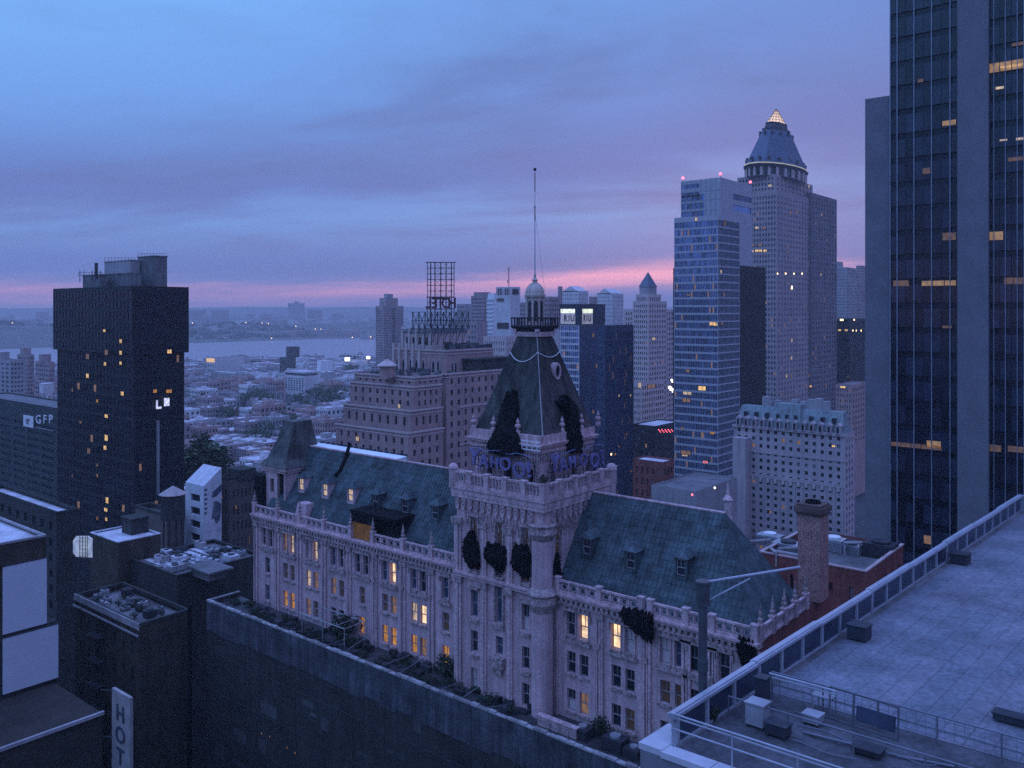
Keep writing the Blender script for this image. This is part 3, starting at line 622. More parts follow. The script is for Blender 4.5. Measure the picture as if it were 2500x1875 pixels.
# penthouse with pale pilasters
x0, x1, y0, y1, zt = block(984, 1052, 1140, 812, 284); pz = tU[4]-.6
b = MB(); ops = grid(x0+.5, x1-.5, pz+.5, zt-1, 4, 1, .45, .6); wall(b, 'F', y0, x0, x1, pz, zt, ops, .5); b.box(x0+.6, x1-.01, y0+.6, y1, pz, zt-.3); b.face([(x1, y0, pz), (x1, y1, pz), (x1, y1, zt), (x1, y0, zt)])
H.part('penthouse', b, BRICKT); b = MB(); panes(b, 'F', y0, ops, .48); H.part('penthouse_glass', b, GLASSD)
b = MB()
for k in range(5): x = x0+(x1-x0)*k/4; b.box(x-.45, x+.45, y0-.5, y0-.01, pz, zt+.9); b.lathe(x, y0-.25, [(.45, zt+.9), (.5, zt+1.2), (.05, zt+2.0)], 6)
H.part('pilaster', b, BRICKT)
b = MB(); b.loft([[(x0-.5, y0-.6, zt), (x1+.5, y0-.6, zt), (x1+.5, y1, zt), (x0-.5, y1, zt)], [(x0+1, y0+1.5, zt+1.4), (x1-1, y0+1.5, zt+1.4), (x1-1, y1-1, zt+1.4), (x0+1, y1-1, zt+1.4)]]); H.part('penthouse_roof', b, STEEL)
# roof garden clutter on the setbacks
b = MB(); rnd = random.Random(5)
for k in range(26):
    x = rnd.uniform(tA[0]+2, tA[1]-2); y = rnd.uniform(tA[2]+1, tU[2]-1); h = rnd.uniform(.6, 2.2); b.box(x, x+rnd.uniform(.8, 2.5), y, y+1.2, tA[4]-.7, tA[4]-.7+h)
for k in range(20):
    y = rnd.uniform(tU[2]+8, tU[3]-2); x = rnd.uniform(tU[0]+12, tU[1]-1); b.box(x, x+1.4, y, y+rnd.uniform(1, 3), tU[4]-.7, tU[4]+rnd.uniform(.3, 2.2))
H.part('roof_clutter', b, mat('roof_clutter', (.10, .10, .11), .8, var=.5, island=.6), kind='stuff')
for px, py, wp, sd_ in ((873, 1071, 7, 'F'), (975, 992, 5, 'F')):
    H.box = (tD[0], tD[1], tD[2]-.3, tD[3], 0) if py > 1030 else (tC[0], tC[1], tC[2]-.3, tC[3], 0); lit_window(H, sd_, px, py, wp, 10, LITC, .1)
H.box = (0, tR[1], 0, 0, 0)
for px, py in ((1163, 955), (1176, 1018)): lit_window(H, 'R', px, py, 4, 10, mat('pale_blind', (.6, .55, .55), .8), .1)
# roof cabin at right, balcony box
a0, c0 = tR[1], on_x(1152, tR[1])[0]; b = MB(); b.box(a0-9, a0-.3, c0, tR[3], tR[4]-.6, tR[4]+3.4); b.box(a0-9.6, a0+.3, c0-.6, tR[3], tR[4]+3.4, tR[4]+3.9); H.part('roof_cabin', b, DARKB)
# copper pavilion and antennas
K = Thing('roof_pavilion', 'small hexagonal pavilion with pale hipped roof on the brick hotel setback', 'pavilion', at(945, 914, 262)); p = K.loc
b = MB(); b.lathe(p[0], p[1], [(2.3, p[2]-1), (2.3, p[2]+2.6)], 6); K.part('body', b, BRICK); b = MB(); b.lathe(p[0], p[1], [(3.2, p[2]+2.6), (3.0, p[2]+2.9), (1.0, p[2]+4.2), (.9, p[2]+4.5)], 6); K.part('roof', b, BRICKT)
for px, py, r, lab in ((1036, 795, .95, 'white satellite dish edge-on beside the skeleton sign'), (1052, 797, .75, 'round white satellite dish facing the street beside the skeleton sign')):
    p = at(px, py, 280); D = Thing('satellite_dish', lab, 'satellite dish', (p[0], p[1], p[2]-2.4))
    b = MB(); n = 12; dirv = Vector((.5, -.8, .1)) if r < .9 else Vector((-.55, -.55, .3)); q = dirv.to_track_quat('Z', 'Y')
    rings = [[tuple(Vector(p)+q @ Vector((rr*math.cos(k*6.283/n), rr*math.sin(k*6.283/n), zz))) for k in range(n)] for rr, zz in ((.05*r, -.25), (.6*r, -.15), (r*1.4, .12), (r*1.35, .14), (.5*r, -.05), (.02, -.1))]
    b.loft(rings); D.part('dish', b, WHITE, smooth=True); b = MB(); b.tube((p[0], p[1], p[2]-2.4), p, .12, 5); D.part('mast', b, GALV)
# skeleton sign tower with the HOTEL letters seen from behind
S = Thing('skeleton_roof_sign', 'tall open steel sign frame with reversed red HOTEL letters on the brick hotel', 'sign', at(1075, 800, 276))
d = 277; A = at(1043, 757, d); B_ = at(1108, 757, d); A, B_ = Vector(A), Vector(B_); u = (B_-A); u.z = 0; wd = u.length; u.normalize(); v = Vector((-u.y, u.x, 0))
def sp(a, b_, z): return tuple(A+u*a+v*b_+Vector((0, 0, z-A.z)))
ztop, zbot = zat(640, d), zat(795, d)
b = MB(); cols = [0, wd*.12, wd*.28, wd*.5, wd*.7, wd*.9, wd]; nlev = 11
lev = [zbot+(ztop-zbot)*k/nlev for k in range(nlev+1)]
for dep in (0, 2.0):
    for a in cols: b.beam(sp(a, dep, zbot), sp(a, dep, ztop), .13 if a not in (0, wd) else .09)
    for z in lev: b.beam(sp(0, dep, z), sp(wd, dep, z), .12)
for a in cols[1:-1]:
    for i in range(nlev): b.beam(sp(a, 0, lev[i]), sp(a, 2, lev[i+1]), .06)
for i in range(nlev):
    for a0, a1 in ((cols[2], cols[3]), (cols[3], cols[5])): b.beam(sp(a0, 0, lev[i]), sp(a1, 0, lev[i+1]), .05); b.beam(sp(a1, 0, lev[i]), sp(a0, 0, lev[i+1]), .05)
for dep in (0, .9, 2): b.beam(sp(-.6, dep, ztop), sp(wd+.6, dep, ztop), .16)
S.part('lattice_frame', b, STEEL)
b = MB(); z0, z1 = zat(803, d), zat(762, d); w0, w1 = sp(-4.8, 0, 0), sp(wd+4.6, 0, 0); lo, hi = -4.8, wd+4.6
for dep in (0.3, 2.2):
    for k in range(10):
        a = lo+(hi-lo)*k/9; b.beam(sp(a, dep, z0), sp(a, dep, z1), .12)
        if k < 9: a2 = lo+(hi-lo)*(k+1)/9; b.beam(sp(a, dep, z0), sp(a2, dep, z1), .08); b.beam(sp(a2, dep, z0), sp(a, dep, z1), .08)
    for z in (z0, (z0+z1)/2, z1): b.beam(sp(lo-.5, dep, z), sp(hi+.5, dep, z), .14)
S.part('lower_truss', b, STEEL)
b = MB()
for k in range(8):
    a = lo+2+(hi-lo-4)*k/7; b.beam(sp(a, -.6, zat(842, d)), sp(a+.4, .5, z0), .16); b.beam(sp(a, 1, zat(842, d)), sp(a+1.6, 1, z0), .12)
    if k < 7: b.beam(sp(a, -.6, zat(842, d)), sp(a+2, -.4, z0), .1)
S.part('support_legs', b, STEEL)
LET = mat('sign_maroon', (.09, .02, .035), .6)
hgt = zat(729, d)-zat(753, d)
for i, ch in enumerate('HOTEL'):
    me = text_mesh(ch, hgt*1.5, .2, LET, .10); a = wd*1.05-(i+.5)*wd*1.1/5
    o = S.inst('letter', me, sp(a, -.3, zat(752, d))); yaw = math.atan2(u.y, u.x); o.rotation_euler = (math.pi/2, 0, yaw+math.pi); o.scale = (.82, 1, 1)
b = MB(); b.beam(sp(-.3, -.1, zat(726, d)), sp(wd+.3, -.1, zat(726, d)), .16); b.beam(sp(-.3, -.1, zat(755, d)), sp(wd+.3, -.1, zat(755, d)), .16); S.part('letter_rail', b, LET)

# ------------------------------------------------------------------ hazy mid-distance skyline
def sky_tower(lab, pl, pc, pr, py, d, m, ff=None, rr=None, zv=30, gm=None, **k):
    a0, a1, c0, c1, z = block(pl, pc, pr, py, d); return tower('high_rise', lab, a0, a1, c0, c1, z, m, gm or GLASSD, ff, rr, zv=zv, **k)
T = sky_tower('brown brick slab behind the white concrete tower with the antenna', 1150, 1180, 1199, 722, 760, BROWNC, dict(nu=8, fh=3.2), dict(nu=6, fh=3.2)); x0, x1, y0, y1, zt = T.box; roofbox(T, 'bulkhead', x1-14, x1-4, y0+3, y0+14, zt-.6, zt+3, BROWNC)
sky_tower('low grey tower stepping down beside the skeleton sign', 1115, 1135, 1150, 742, 820, GREYC, dict(nu=6, fh=3.3), None)
T = sky_tower('slim white block with rows of balconies beside the antenna tower', 1191, 1207, 1214, 716, 640, WHITE, None, None); x0, x1, y0, y1, zt = T.box; b = MB()
for k in range(14): b.box(x0-.05, x1-.5, y0-1.4, y0-.02, zt-5-k*3.1, zt-3.6-k*3.1)
for k in range(5): b.box(x0+(x1-x0)*k/5, x0+(x1-x0)*k/5+.3, y0-1.3, y0-.03, zt-50, zt-3.6)
T.part('balconies', b, WHITE, kind='stuff')
T = sky_tower('blank white concrete tower with open crown and mast', 1211, 1246, 1270, 700, 560, PALE, dict(nu=2, fh=400, wu=.7, wz=.05, skip=lambda i, j: True), None, parapet=.5); x0, x1, y0, y1, zt = T.box
b = MB()
for q in ((.06, .44), (.58, .94)): b.box(x0+(x1-x0)*q[0], x0+(x1-x0)*q[1], y0-.3, y0-.05, zt-5, zt-1)
b.box(x0+(x1-x0)*.06, x0+(x1-x0)*.55, y0-.3, y0-.05, zt-9.5, zt-7.5); b.box(x1+.05, x1+.3, y0+2, y1-2, zt-5, zt-1.2); b.box(x0+1, x0+(x1-x0)*.9, y0-.3, y0-.05, zat(803, 560), zat(788, 560)); T.part('crown_opening', b, GLASSD)
b = MB()
for k in range(6): b.box(x0+(x1-x0)*(.12+.16*k), x0+(x1-x0)*(.12+.16*k)+.5, y0-.5, y0-.31, zt-5, zt-1)
T.part('crown_post', b, PALE)
b = MB(); b.beam((x1-6, y0+2, zat(753, 560)), (x1+14, y0+10, zat(753, 560)), .25); T.part('roof_line', b, GREYC)
p = at(1242, 699, 565); A_ = Thing('antenna_mast', 'thin lattice antenna mast on the white concrete tower', 'antenna', p); b = MB(); h = 12.5
for k in range(3): a = k*2.09; b.tube((p[0]+.5*math.cos(a), p[1]+.5*math.sin(a), p[2]-1), (p[0]+.35*math.cos(a), p[1]+.35*math.sin(a), p[2]+h), .09, 4)
for k in range(10): z = p[2]+k*h/10; b.beam((p[0]-.5, p[1], z), (p[0]+.5, p[1], z+h/10), .08)
b.beam((p[0]-1.2, p[1]-1, p[2]+h-1), (p[0]+1.4, p[1]+1, p[2]+h+.6), .12); b.beam((p[0]-1, p[1], p[2]+2), (p[0]-1, p[1], p[2]+4), .3); A_.part('lattice', b, mat('rust_red_steel', (.2, .07, .07), .7))
sky_tower('dim brown tower half hidden behind the domed lantern', 1268, 1292, 1330, 738, 700, BROWNC, dict(nu=6, fh=3.3), dict(nu=6, fh=3.3))
sky_tower('brown gabled tower between the lantern and the illuminated sign building', 1318, 1340, 1369, 724, 620, BROWNC, dict(nu=5, fh=3.3), dict(nu=6, fh=3.3))
sky_tower('thin dark chimney slab at the shoulder of the pale gabled tower', 1362, 1368, 1373, 699, 640, BROWNC, None, None)
def gable_tower(lab, pl, pc, pr, py, pk, d, m):
    T = sky_tower(lab, pl, pc, pr, py, d, m, dict(nu=8, fh=3.2, wu=.3, wz=.4), dict(nu=6, fh=3.2, wu=.3, wz=.4)); x0, x1, y0, y1, zt = T.box; zk = zat(pk, d)
    b = MB(); b.loft([[(x0, y0, zt-.7), (x1, y0, zt-.7), ((x0+x1)/2, y0, zk)], [(x0, y1, zt-.7), (x1, y1, zt-.7), ((x0+x1)/2, y1, zk)]]); T.part('gable_roof', b, m); return T
gable_tower('pale gabled tower behind the illuminated sign building', 1372, 1412, 1436, 710, 698, 680, PALE)
gable_tower('second pale gabled tower, between the sign building and the pyramid-capped tower', 1457, 1494, 1522, 716, 704, 720, PALE)
sky_tower('small dull block between the two pale gabled towers', 1438, 1450, 1458, 724, 700, BROWNC, None, None)
sky_tower('pale speckled apartment block behind the brick hotel', 1180, 1235, 1262, 822, 420, BRICKT, dict(nu=9, fh=3.3, wu=.35, wz=.5), dict(nu=6, fh=3.3, wu=.35, wz=.5))
sky_tower('long low brown block behind the skeleton sign', 1095, 1165, 1190, 785, 520, BROWNC, dict(nu=10, fh=3.3, wu=.4), None)
sky_tower('pale slim building squeezed beside the illuminated sign building', 1335, 1352, 1371, 806, 420, PALE, dict(nu=3, fh=3.3, wu=.4), None)
# illuminated sign building
x0, x1, y0, y1, zt = block(1368, 1414, 1476, 742, 400); zs = zat(793, 400)
T = tower('hotel_tower', 'blue glass hotel tower with dark crown and glowing sign boxes', x0, x1, y0, y1, zs, PALE, GLASSB, dict(nu=9, fh=3.0, wu=.86, wz=.7, e0=.3, e1=.3, t=.4), None, zv=20, depth=.15)
b = MB(); b.box(x1+.01, x1+.12, y0+.05, y1, 20, zs-.3); T.part('side_glazing', b, mat('side_blue_glass', (.05, .085, .17), .3, metal=.5, var=.35, scale=.12, streak=.4))
b = MB(); b.box(x0-.3, x1+.3, y0-.3, y1, zs, zt); T.part('dark_crown', b, mat('navy_cladding', (.025, .035, .06), .5, var=.25))
GLOW = mat('lit_sign_panel', (.8, .8, .7), .5, emit=(.95, 1.0, .62), estr=.75)
RIUT = mat('sign_letter_dark', (.12, .03, .05), .6)
for side, pa, pb, pt, pbm in (('F', 1369.5, 1404.5, 754, 791), ('R', 1421, 1446, 754, 791)):
    if side == 'F': c = y0-.32; u0, _ = fy(pa, pt, c); u1, _ = fy(pb, pt, c); dd = on_y((pa+pb)/2, c)[1]
    else: c = x1+.32; u0, _ = fx(pa, pt, c); u1, _ = fx(pb, pt, c); dd = on_x((pa+pb)/2, c)[1]
    z1, z0 = zat(pt, dd), zat(pbm, dd); S = Thing('illuminated_sign', 'glowing sign box with dark RIU letters on the blue hotel %s' % ('front' if side == 'F' else 'side'), 'sign', P3(side, c, (u0+u1)/2, z0, -.2))
    b = MB(); p, q = P3(side, c, u0, z0, -.28), P3(side, c, u1, z1, -.01); b.box(min(p[0], q[0]), max(p[0], q[0]), min(p[1], q[1]), max(p[1], q[1]), z0, z1); bx_ = S.part('panel', b, mat('sign_panel', (.66, .62, .62), .6, var=.1, streak=.25, emit=(.85, .8, .75), estr=.14))
    b = MB(); q0 = z0+(z1-z0)*.72
    for k in range(8):
        z = q0+(z1-q0)*k/8; 
    b.face([P3(side, c, u0+.1, q0, -.3), P3(side, c, u1-.1, q0, -.3), P3(side, c, u1-.1, z1-.05, -.3), P3(side, c, u0+.1, z1-.05, -.3)]); S.part('light_strip', b, GLOW)
    for i, ch in enumerate('RIU'):
        me = text_mesh(ch, (z1-z0)*.62, .06, RIUT, .06); pos = P3(side, c, u0+(u1-u0)*((.36, .60, .84)[i] if side == 'F' else (.17, .42, .68)[i]), z0+(z1-z0)*.18, -.4); o = S.inst('letter', me, pos); o.rotation_euler = (math.pi/2, 0, 0 if side == 'F' else math.pi/2); o.scale = ((.78, 1, 1) if side == 'F' else (.70, 1, 1))
T.box = (x0, x1+.13, y0, y1, zs)
for px, py in ((1456, 893), (1448, 1005), (1448, 818)): lit_window(T, 'R', px, py, 5, 9, LITD, .06)
# blue slab beside it
x0, x1, y0, y1, zt = block(1458, 1476, 1547, 795, 350)
T = tower('office_slab', 'plain dark blue office slab with fine vertical ribs beside the sign hotel', x0, x1, y0, y1, zt, mat('slate_blue_panel', (.06, .075, .13), .6, var=.25, streak=.3), GLASSB, dict(nu=4, fh=3.4), dict(nu=22, fh=3.4, wu=.55, wz=.8, t=3), zv=10, depth=.2)
for px, py, m in ((1511, 966, LITC), (1539, 965, LITC), (1492, 1109, LAMPY), (1502, 1109, LITO), (1511, 1090, LITD), (1530, 1060, LITD), (1540, 1150, LITD)): lit_window(T, 'R', px, py, 4, 5, m, .06)
# pyramid-capped cream tower
x0, x1, y0, y1, zt = block(1545, 1583, 1628, 735, 520)
T = tower('pyramid_tower', 'cream stepped tower with a small slate pyramid roof', x0, x1, y0, y1, zt, BRICKT, GLASSD, dict(nu=7, fh=3.2, wu=.5, wz=.55), dict(nu=7, fh=3.2, wu=.5, wz=.55), zv=20)
q = MB(); qg = MB()
for pl, pc, pr, py, zlo, n in ((1523, 1583, 1646, 756, 0, 9), (1552, 1583, 1614, 718, zt-1, 5)):
    a0, a1, c0, c1, z = block(pl, pc, pr, py, 527 if n == 9 else 528); o1 = grid(a0+1, a1-1, 20 if n == 9 else zlo, z-1, n, int((z-(20 if n == 9 else zlo))/3.2) or 1, .5, .55); o2 = grid(c0+1, c1-1, 20 if n == 9 else zlo, z-1, n, int((z-(20 if n == 9 else zlo))/3.2) or 1, .5, .55)
    wall(q, 'F', c0, a0, a1, zlo, z, o1, .3); wall(q, 'R', a1, c0, c1, zlo, z, o2, .3); panes(qg, 'F', c0, o1, .3); panes(qg, 'R', a1, o2, .3); q.face([(a0, c0, z), (a1, c0, z), (a1, c1, z), (a0, c1, z)])
T.part('shoulder_wall', q, BRICKT); T.part('shoulder_windows', qg, GLASSD, kind='stuff')
a0, a1, c0, c1, z = block(1561, 1583, 1603, 700, 531); b = MB(); b.box(a0, a1, c0, c1, zat(719, 531), z); T.part('crown_drum', b, GREYC); b = MB(); cxp, cyp = (a0+a1)/2, (c0+c1)/2; b.loft([[(a0-.4, c0-.4, z), (a1+.4, c0-.4, z), (a1+.4, c1+.4, z), (a0-.4, c1+.4, z)], [(cxp-.1, cyp-.1, zat(664, 536)), (cxp+.1, cyp-.1, zat(664, 536)), (cxp+.1, cyp+.1, zat(664, 536)), (cxp-.1, cyp+.1, zat(664, 536))]]); T.part('pyramid_roof', b, mat('blue_slate', (.12, .14, .2), .6, var=.2))
lit_window(T, 'R', 1595, 827, 10, 6, LITC, .3)
# lower wing of the same block front
T = sky_tower('cream apartment wing with arcaded top below the pyramid-capped tower', 1545, 1566, 1622, 935, 470, BRICKT, dict(nu=5, fh=3.3, wu=.5), dict(nu=10, fh=3.3, wu=.55, wz=.6), zv=10, lit=(('F', 1562, 940, 5, 12, LITC), ('R', 1590, 943, 26, 9, LITD)))
for px, py, s_ in ((1640, 928, .55), (1635, 946, .8), (1641, 951, .8)):
    p = at(px, py, 450); b = MB(); b.lathe(p[0], p[1], [(.2, p[2]-s_), (s_, p[2]-s_*.6), (s_, p[2]+s_*.6), (.2, p[2]+s_)], 8); b.tube((p[0], p[1], p[2]-s_-.5), (p[0], p[1]+8, p[2]-s_-.5), .15, 5)
    single('wall_floodlight', b, LAMPW, 'white floodlight on the wall beside the blue glass tower', 'floodlight', 'floodlights beside the glass tower')

# ------------------------------------------------------------------ glass apartment tower
d0 = 330; x0, x1, y0, y1, zt = block(1646, 1753, 1806, 524, d0)
def gskip(i, j): return False
T = tower('glass_tower', 'tall blue glass apartment tower with pale floor bands', x0, x1, y0, y1, zt, mat('pale_floor_band', (.42, .42, .47), .6, var=.1), GLASSB, dict(nu=26, fh=3.05, wu=.88, wz=.74, e0=.2, e1=.2, t=2), dict(nu=17, fh=3.05, wu=.9, wz=.82, e0=.2, e1=.2, t=2, gm=mat('shaded_blue_glass', (.03, .05, .10), .25, metal=.4, var=.35, scale=.15, island=.5)), zv=12, depth=.18)  # side face gets a darker copy of the glass, its shade put into the colour
a0, a1, c0, c1, z = block(1663, 1760, 1836, 433, 336)
q = MB(); qg = MB(); zc0 = zt-1
ops = [(a0+.3+(a1-a0)*.58*i/9, a0+.3+(a1-a0)*.58*(i+.88)/9, z_, z_+h) for i in range(9) for z_, h in ((zt+.5, 2.4), (zt+3.7, 2.4), (zt+7.0, 2.4), (z-6.5, 1.7), (z-3.2, 1.7)) if not (z_ > z-7 and i > 6)]
wall(q, 'F', c0, a0, a1, zc0, z, ops, .25); panes(qg, 'F', c0, ops, .25)
ops = [(c0+(c1-c0)*.38, c1-.5, z-7.5, z-5.2), (c0+(c1-c0)*.38, c1-.5, z-12, z-9.5)]; wall(q, 'R', a1, c0, c1, 0, z, ops, .3); panes(qg, 'R', a1, ops, .3)
q.face([(a0, c1, 0), (a1, c1, 0), (a1, c1, z), (a0, c1, z)]); q.face([(a0, c0, zc0), (a0, c1, zc0), (a0, c1, z), (a0, c0, z)]); q.face([(a0, c0, z-.5), (a1, c0, z-.5), (a1, c1, z-.5), (a0, c1, z-.5)])
T.part('crown_block', q, mat('lavender_panel', (.42, .42, .47), .55, var=.12, streak=.15)); T.part('crown_glazing', qg, GLASSB, kind='stuff')
b = MB()
for k in range(9): x = a0+(a1-a0)*k/8; b.box(x-.06, x+.06, c0-.1, c0-.01, zc0, z+.2)
for zz in (z-4.8, z-8.3, z-12.5): b.box(a0, a1, c0-.08, c0-.005, zz, zz+.1)
T.part('panel_joints', b, GREYC)
b = MB(); yb = on_x(1806, x1)[0]; b.box(x1-30, x1-.2, y1+.05, y1+26, 0, zat(648, 345)); T.part('dark_core', b, DARKC)
for k, (px, py, side, c) in enumerate(((1668, 441, 'a', 0), (1761, 429, 'b', 0), (1827, 446, 'c', 0))):
    p = (a0+.5, c0+.5, z) if k == 0 else ((a1-.4, c0+.5, z) if k == 1 else (a1-.5, c1-.5, z)); Q = Thing('aviation_light', ('red roof light on the outer corner of the glass tower', 'red roof light on the near corner of the glass tower', 'red roof light on the far corner of the glass tower')[k], 'lamp', p)
    b = MB(); b.tube(p, (p[0], p[1], p[2]+1), .1, 5); Q.part('post', b, STEEL); b = MB(); b.lathe(p[0], p[1], [(.2, p[2]+1), (.55, p[2]+1.2), (.55, p[2]+1.7), (.1, p[2]+2)], 8); Q.part('lens', b, LAMPR)
for px, py, w_, h, m in ((1740, 790, 10, 8, LITW), (1748, 792, 6, 7, LITC), (1714, 948, 12, 10, LITW), (1678, 960, 14, 7, LITC), (1676, 977, 13, 9, LITD), (1666, 1045, 5, 5, LITD), (1739, 1057, 7, 5, LITO), (1675, 1105, 16, 9, LITD), (1672, 1112, 9, 3, LITC), (1722, 1128, 8, 6, mat('red_sign_light', (.5, .1, .1), .5, emit=(1, .25, .25), estr=.7)), (1679, 905, 6, 7, LITD), (1681, 720, 6, 4, LITD), (1700, 535, 4, 8, LITC)): lit_window(T, 'F', px, py, w_, h, m, .05)
for px, py, w_, h, m in ((1768, 720, 5, 10, LITD), (1760, 663, 6, 8, LITC), (1762, 790, 8, 6, LITD), (1770, 545, 6, 12, LITD)): lit_window(T, 'R', px, py, w_, h, m, .05)

# ------------------------------------------------------------------ pyramid-roofed skyscraper
x0, x1, y0, y1, zt = block(1796, 1897, 1990, 462, 558)
T = tower('skyscraper', 'tall brick skyscraper with copper cone roof and glowing glass tip', x0, x1, y0, y1, zt, mat('rose_brick', (.36, .29, .30), .85, var=.15, scale=.05), GLASSD, dict(nu=14, fh=3.5, wu=.5, wz=.55, t=3), dict(nu=13, fh=3.5, wu=.34, wz=.5, t=3), zv=20, depth=.3)
cxs, cys = at(1895, 400, 585)[:2]
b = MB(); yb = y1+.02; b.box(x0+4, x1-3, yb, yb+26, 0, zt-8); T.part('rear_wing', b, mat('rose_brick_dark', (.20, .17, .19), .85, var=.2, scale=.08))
zz = zat(432, 575); a0, a1, c0, c1, _ = block(1800, 1893, 1984, 440, 562); b = MB(); gl2 = MB()
of = grid(a0+1, a1-1, zt-1, zz-1, 11, 3, .5, .55); orr = grid(c0+1, c1-1, zt-1, zz-1, 10, 3, .4, .55); wall(b, 'F', c0, a0, a1, zt-1, zz, of, .3); wall(b, 'R', a1, c0, c1, zt-1, zz, orr, .3); panes(gl2, 'F', c0, of, .3); panes(gl2, 'R', a1, orr, .3); b.face([(a0, c0, zz), (a1, c0, zz), (a1, c1, zz), (a0, c1, zz)]); b.face([(a0, c0, zt-1), (a0, c1, zt-1), (a0, c1, zz), (a0, c0, zz)])
T.part('upper_setback', b, MATS['rose_brick']); T.part('setback_windows', gl2, GLASSD, kind='stuff')
zb, zk = zat(408, 580), zat(345, 580)
cxs, cys = (x0+x1)/2, (y0+y1)/2; RD = 25.5
def oval(mb):                                # the crown follows the long rectangular plan
    mb.v = [(cxs+(v[0]-cxs)*.62, cys+(v[1]-cys)*1.42, v[2]) for v in mb.v]; return mb
b = MB(); b.lathe(cxs, cys, [(RD*.97, zz-1), (RD*.97, zb-1.5)], 16, rot=math.pi/16); T.part('colonnade_drum', oval(b), GLASSD)
b = MB()
for k in range(24):
    a = k*6.283/24; x, y = cxs+RD*.98*math.cos(a), cys+RD*.98*math.sin(a); b.box(x-.9, x+.9, y-.9, y+.9, zz-.5, zb-1.6)
T.part('colonnade_piers', oval(b), BRICKT, kind='stuff')
b = MB(); b.lathe(cxs, cys, [(RD*1.03, zb-2.2), (RD*1.08, zb-.6), (RD*1.06, zb)], 16, rot=math.pi/16); T.part('cornice_ring', oval(b), STEEL)
b = MB(); b.lathe(cxs, cys, [(RD*1.06, zb), (RD*1.06, zb+.6)], 16, rot=math.pi/16); T.part('glow_ring', oval(b), mat('cornice_glow', (.8, .7, .4), .5, emit=(1, .85, .4), estr=.28))
b = MB(); zn = zat(318, 584); b.lathe(cxs, cys, [(RD*1.05, zb+.7), (12.5, zn)], 8, rot=math.pi/8); T.part('copper_roof', oval(b), mat('verdigris_roof', (.075, .11, .18), .6, var=.2, scale=.15, streak=.3))
b = MB(); rnd = random.Random(4)
for ring, n_, fr in ((0, 18, .12), (1, 12, .88)):
    for k in range(n_):
        a = k*6.283/n_; r = RD*1.05+(12.5-RD*1.05)*fr-.5; z = zb+.7+(zn-zb)*fr; x, y = cxs+r*math.cos(a), cys+r*math.sin(a); b.box(x-.9, x+.9, y-.9, y+.9, z-.9, z+1.2)
T.part('roof_lucarne', oval(b), GLASSD, kind='stuff')
zg0, zg1 = zat(300, 585), zat(260, 585)
b = MB(); b.lathe(cxs, cys, [(12.6, zn), (12.6, zn+1.2), (10.8, zn+1.3), (9.2, zg0), (9.7, zg0), (9.7, zg0+.5)], 8, rot=.3); T.part('lantern_drum', oval(b), STEEL)
b = MB(); b.lathe(cxs, cys, [(8.6, zg0+.5), (2.2, zg1-2.5), (.4, zg1)], 8, rot=.3); cap_ = T.part('glass_tip', oval(b), mat('lit_glass_tip', (.5, .4, .35), .3, emit=(1, .66, .36), estr=.8))
b = MB()
for k in range(16):
    a = k*6.283/16+.3; b.beam((cxs+8.7*math.cos(a), cys+8.7*math.sin(a), zg0+.5), (cxs+.5*math.cos(a), cys+.5*math.sin(a), zg1), .22)
for fr in (.2, .4, .6, .8):
    r = 8.7*(1-fr)+.3; z = zg0+.5+(zg1-zg0)*fr
    for k in range(8): a, a2 = k*.785+.3, k*.785+1.085; b.beam((cxs+r*math.cos(a), cys+r*math.sin(a), z), (cxs+r*math.cos(a2), cys+r*math.sin(a2), z), .2)
T.part('tip_ribs', oval(b), STEEL, cap_)
b = MB()
for px in (1885, 1896): p = at(px, 311, 586); b.box(p[0]-.9, p[0]+.9, p[1]-.3, p[1]+.3, p[2]-.5, p[2]+.8)
T.part('spotlight', b, LAMPY)
T.box = (x0, x1, y0-.05, y1, zt)
for px, py in ((1898, 668), (1918, 668), (1938, 668), (1958, 668)): lit_window(T, 'R', px, py, 5, 4, LAMPY, .1)
for px, py, m in ((1933, 702, LAMPY), (1933, 831, LITC), (1932, 874, LITC), (1920, 918, LITC), (1932, 918, LITD), (1930, 520, LITD), (1945, 518, LITD), (1975, 455, LITC)): lit_window(T, 'R', px, py, 6, 8, m, .1)
for px, py, m in ((1857, 739, LITC), (1867, 739, LITC), (1837, 613, LITC), (1848, 612, LITW), (1857, 612, LITW), (1868, 612, LITW), (1848, 556, LITC), (1866, 556, LITD), (1838, 598, LITD), (1856, 598, LITD), (1880, 453, LITC)): lit_window(T, 'F', px, py, 5, 5, m, .1)
a0, a1, c0, c1, z = block(1960, 1981, 2043, 470, 600); T2 = tower('skyscraper_annex', 'darker brick tower rising close behind the cone-roofed skyscraper', a0, a1, c0, c1, z, MATS['rose_brick_dark'], GLASSD, None, dict(nu=9, fh=3.5, wu=.4), zv=20, lit=(('R', 2006, 524, 4, 5, LITC), ('R', 2004, 670, 4, 5, LITW), ('R', 1979, 943, 10, 4, LITW), ('R', 2017, 941, 8, 4, LITD), ('R', 1975, 917, 7, 5, LITD)))
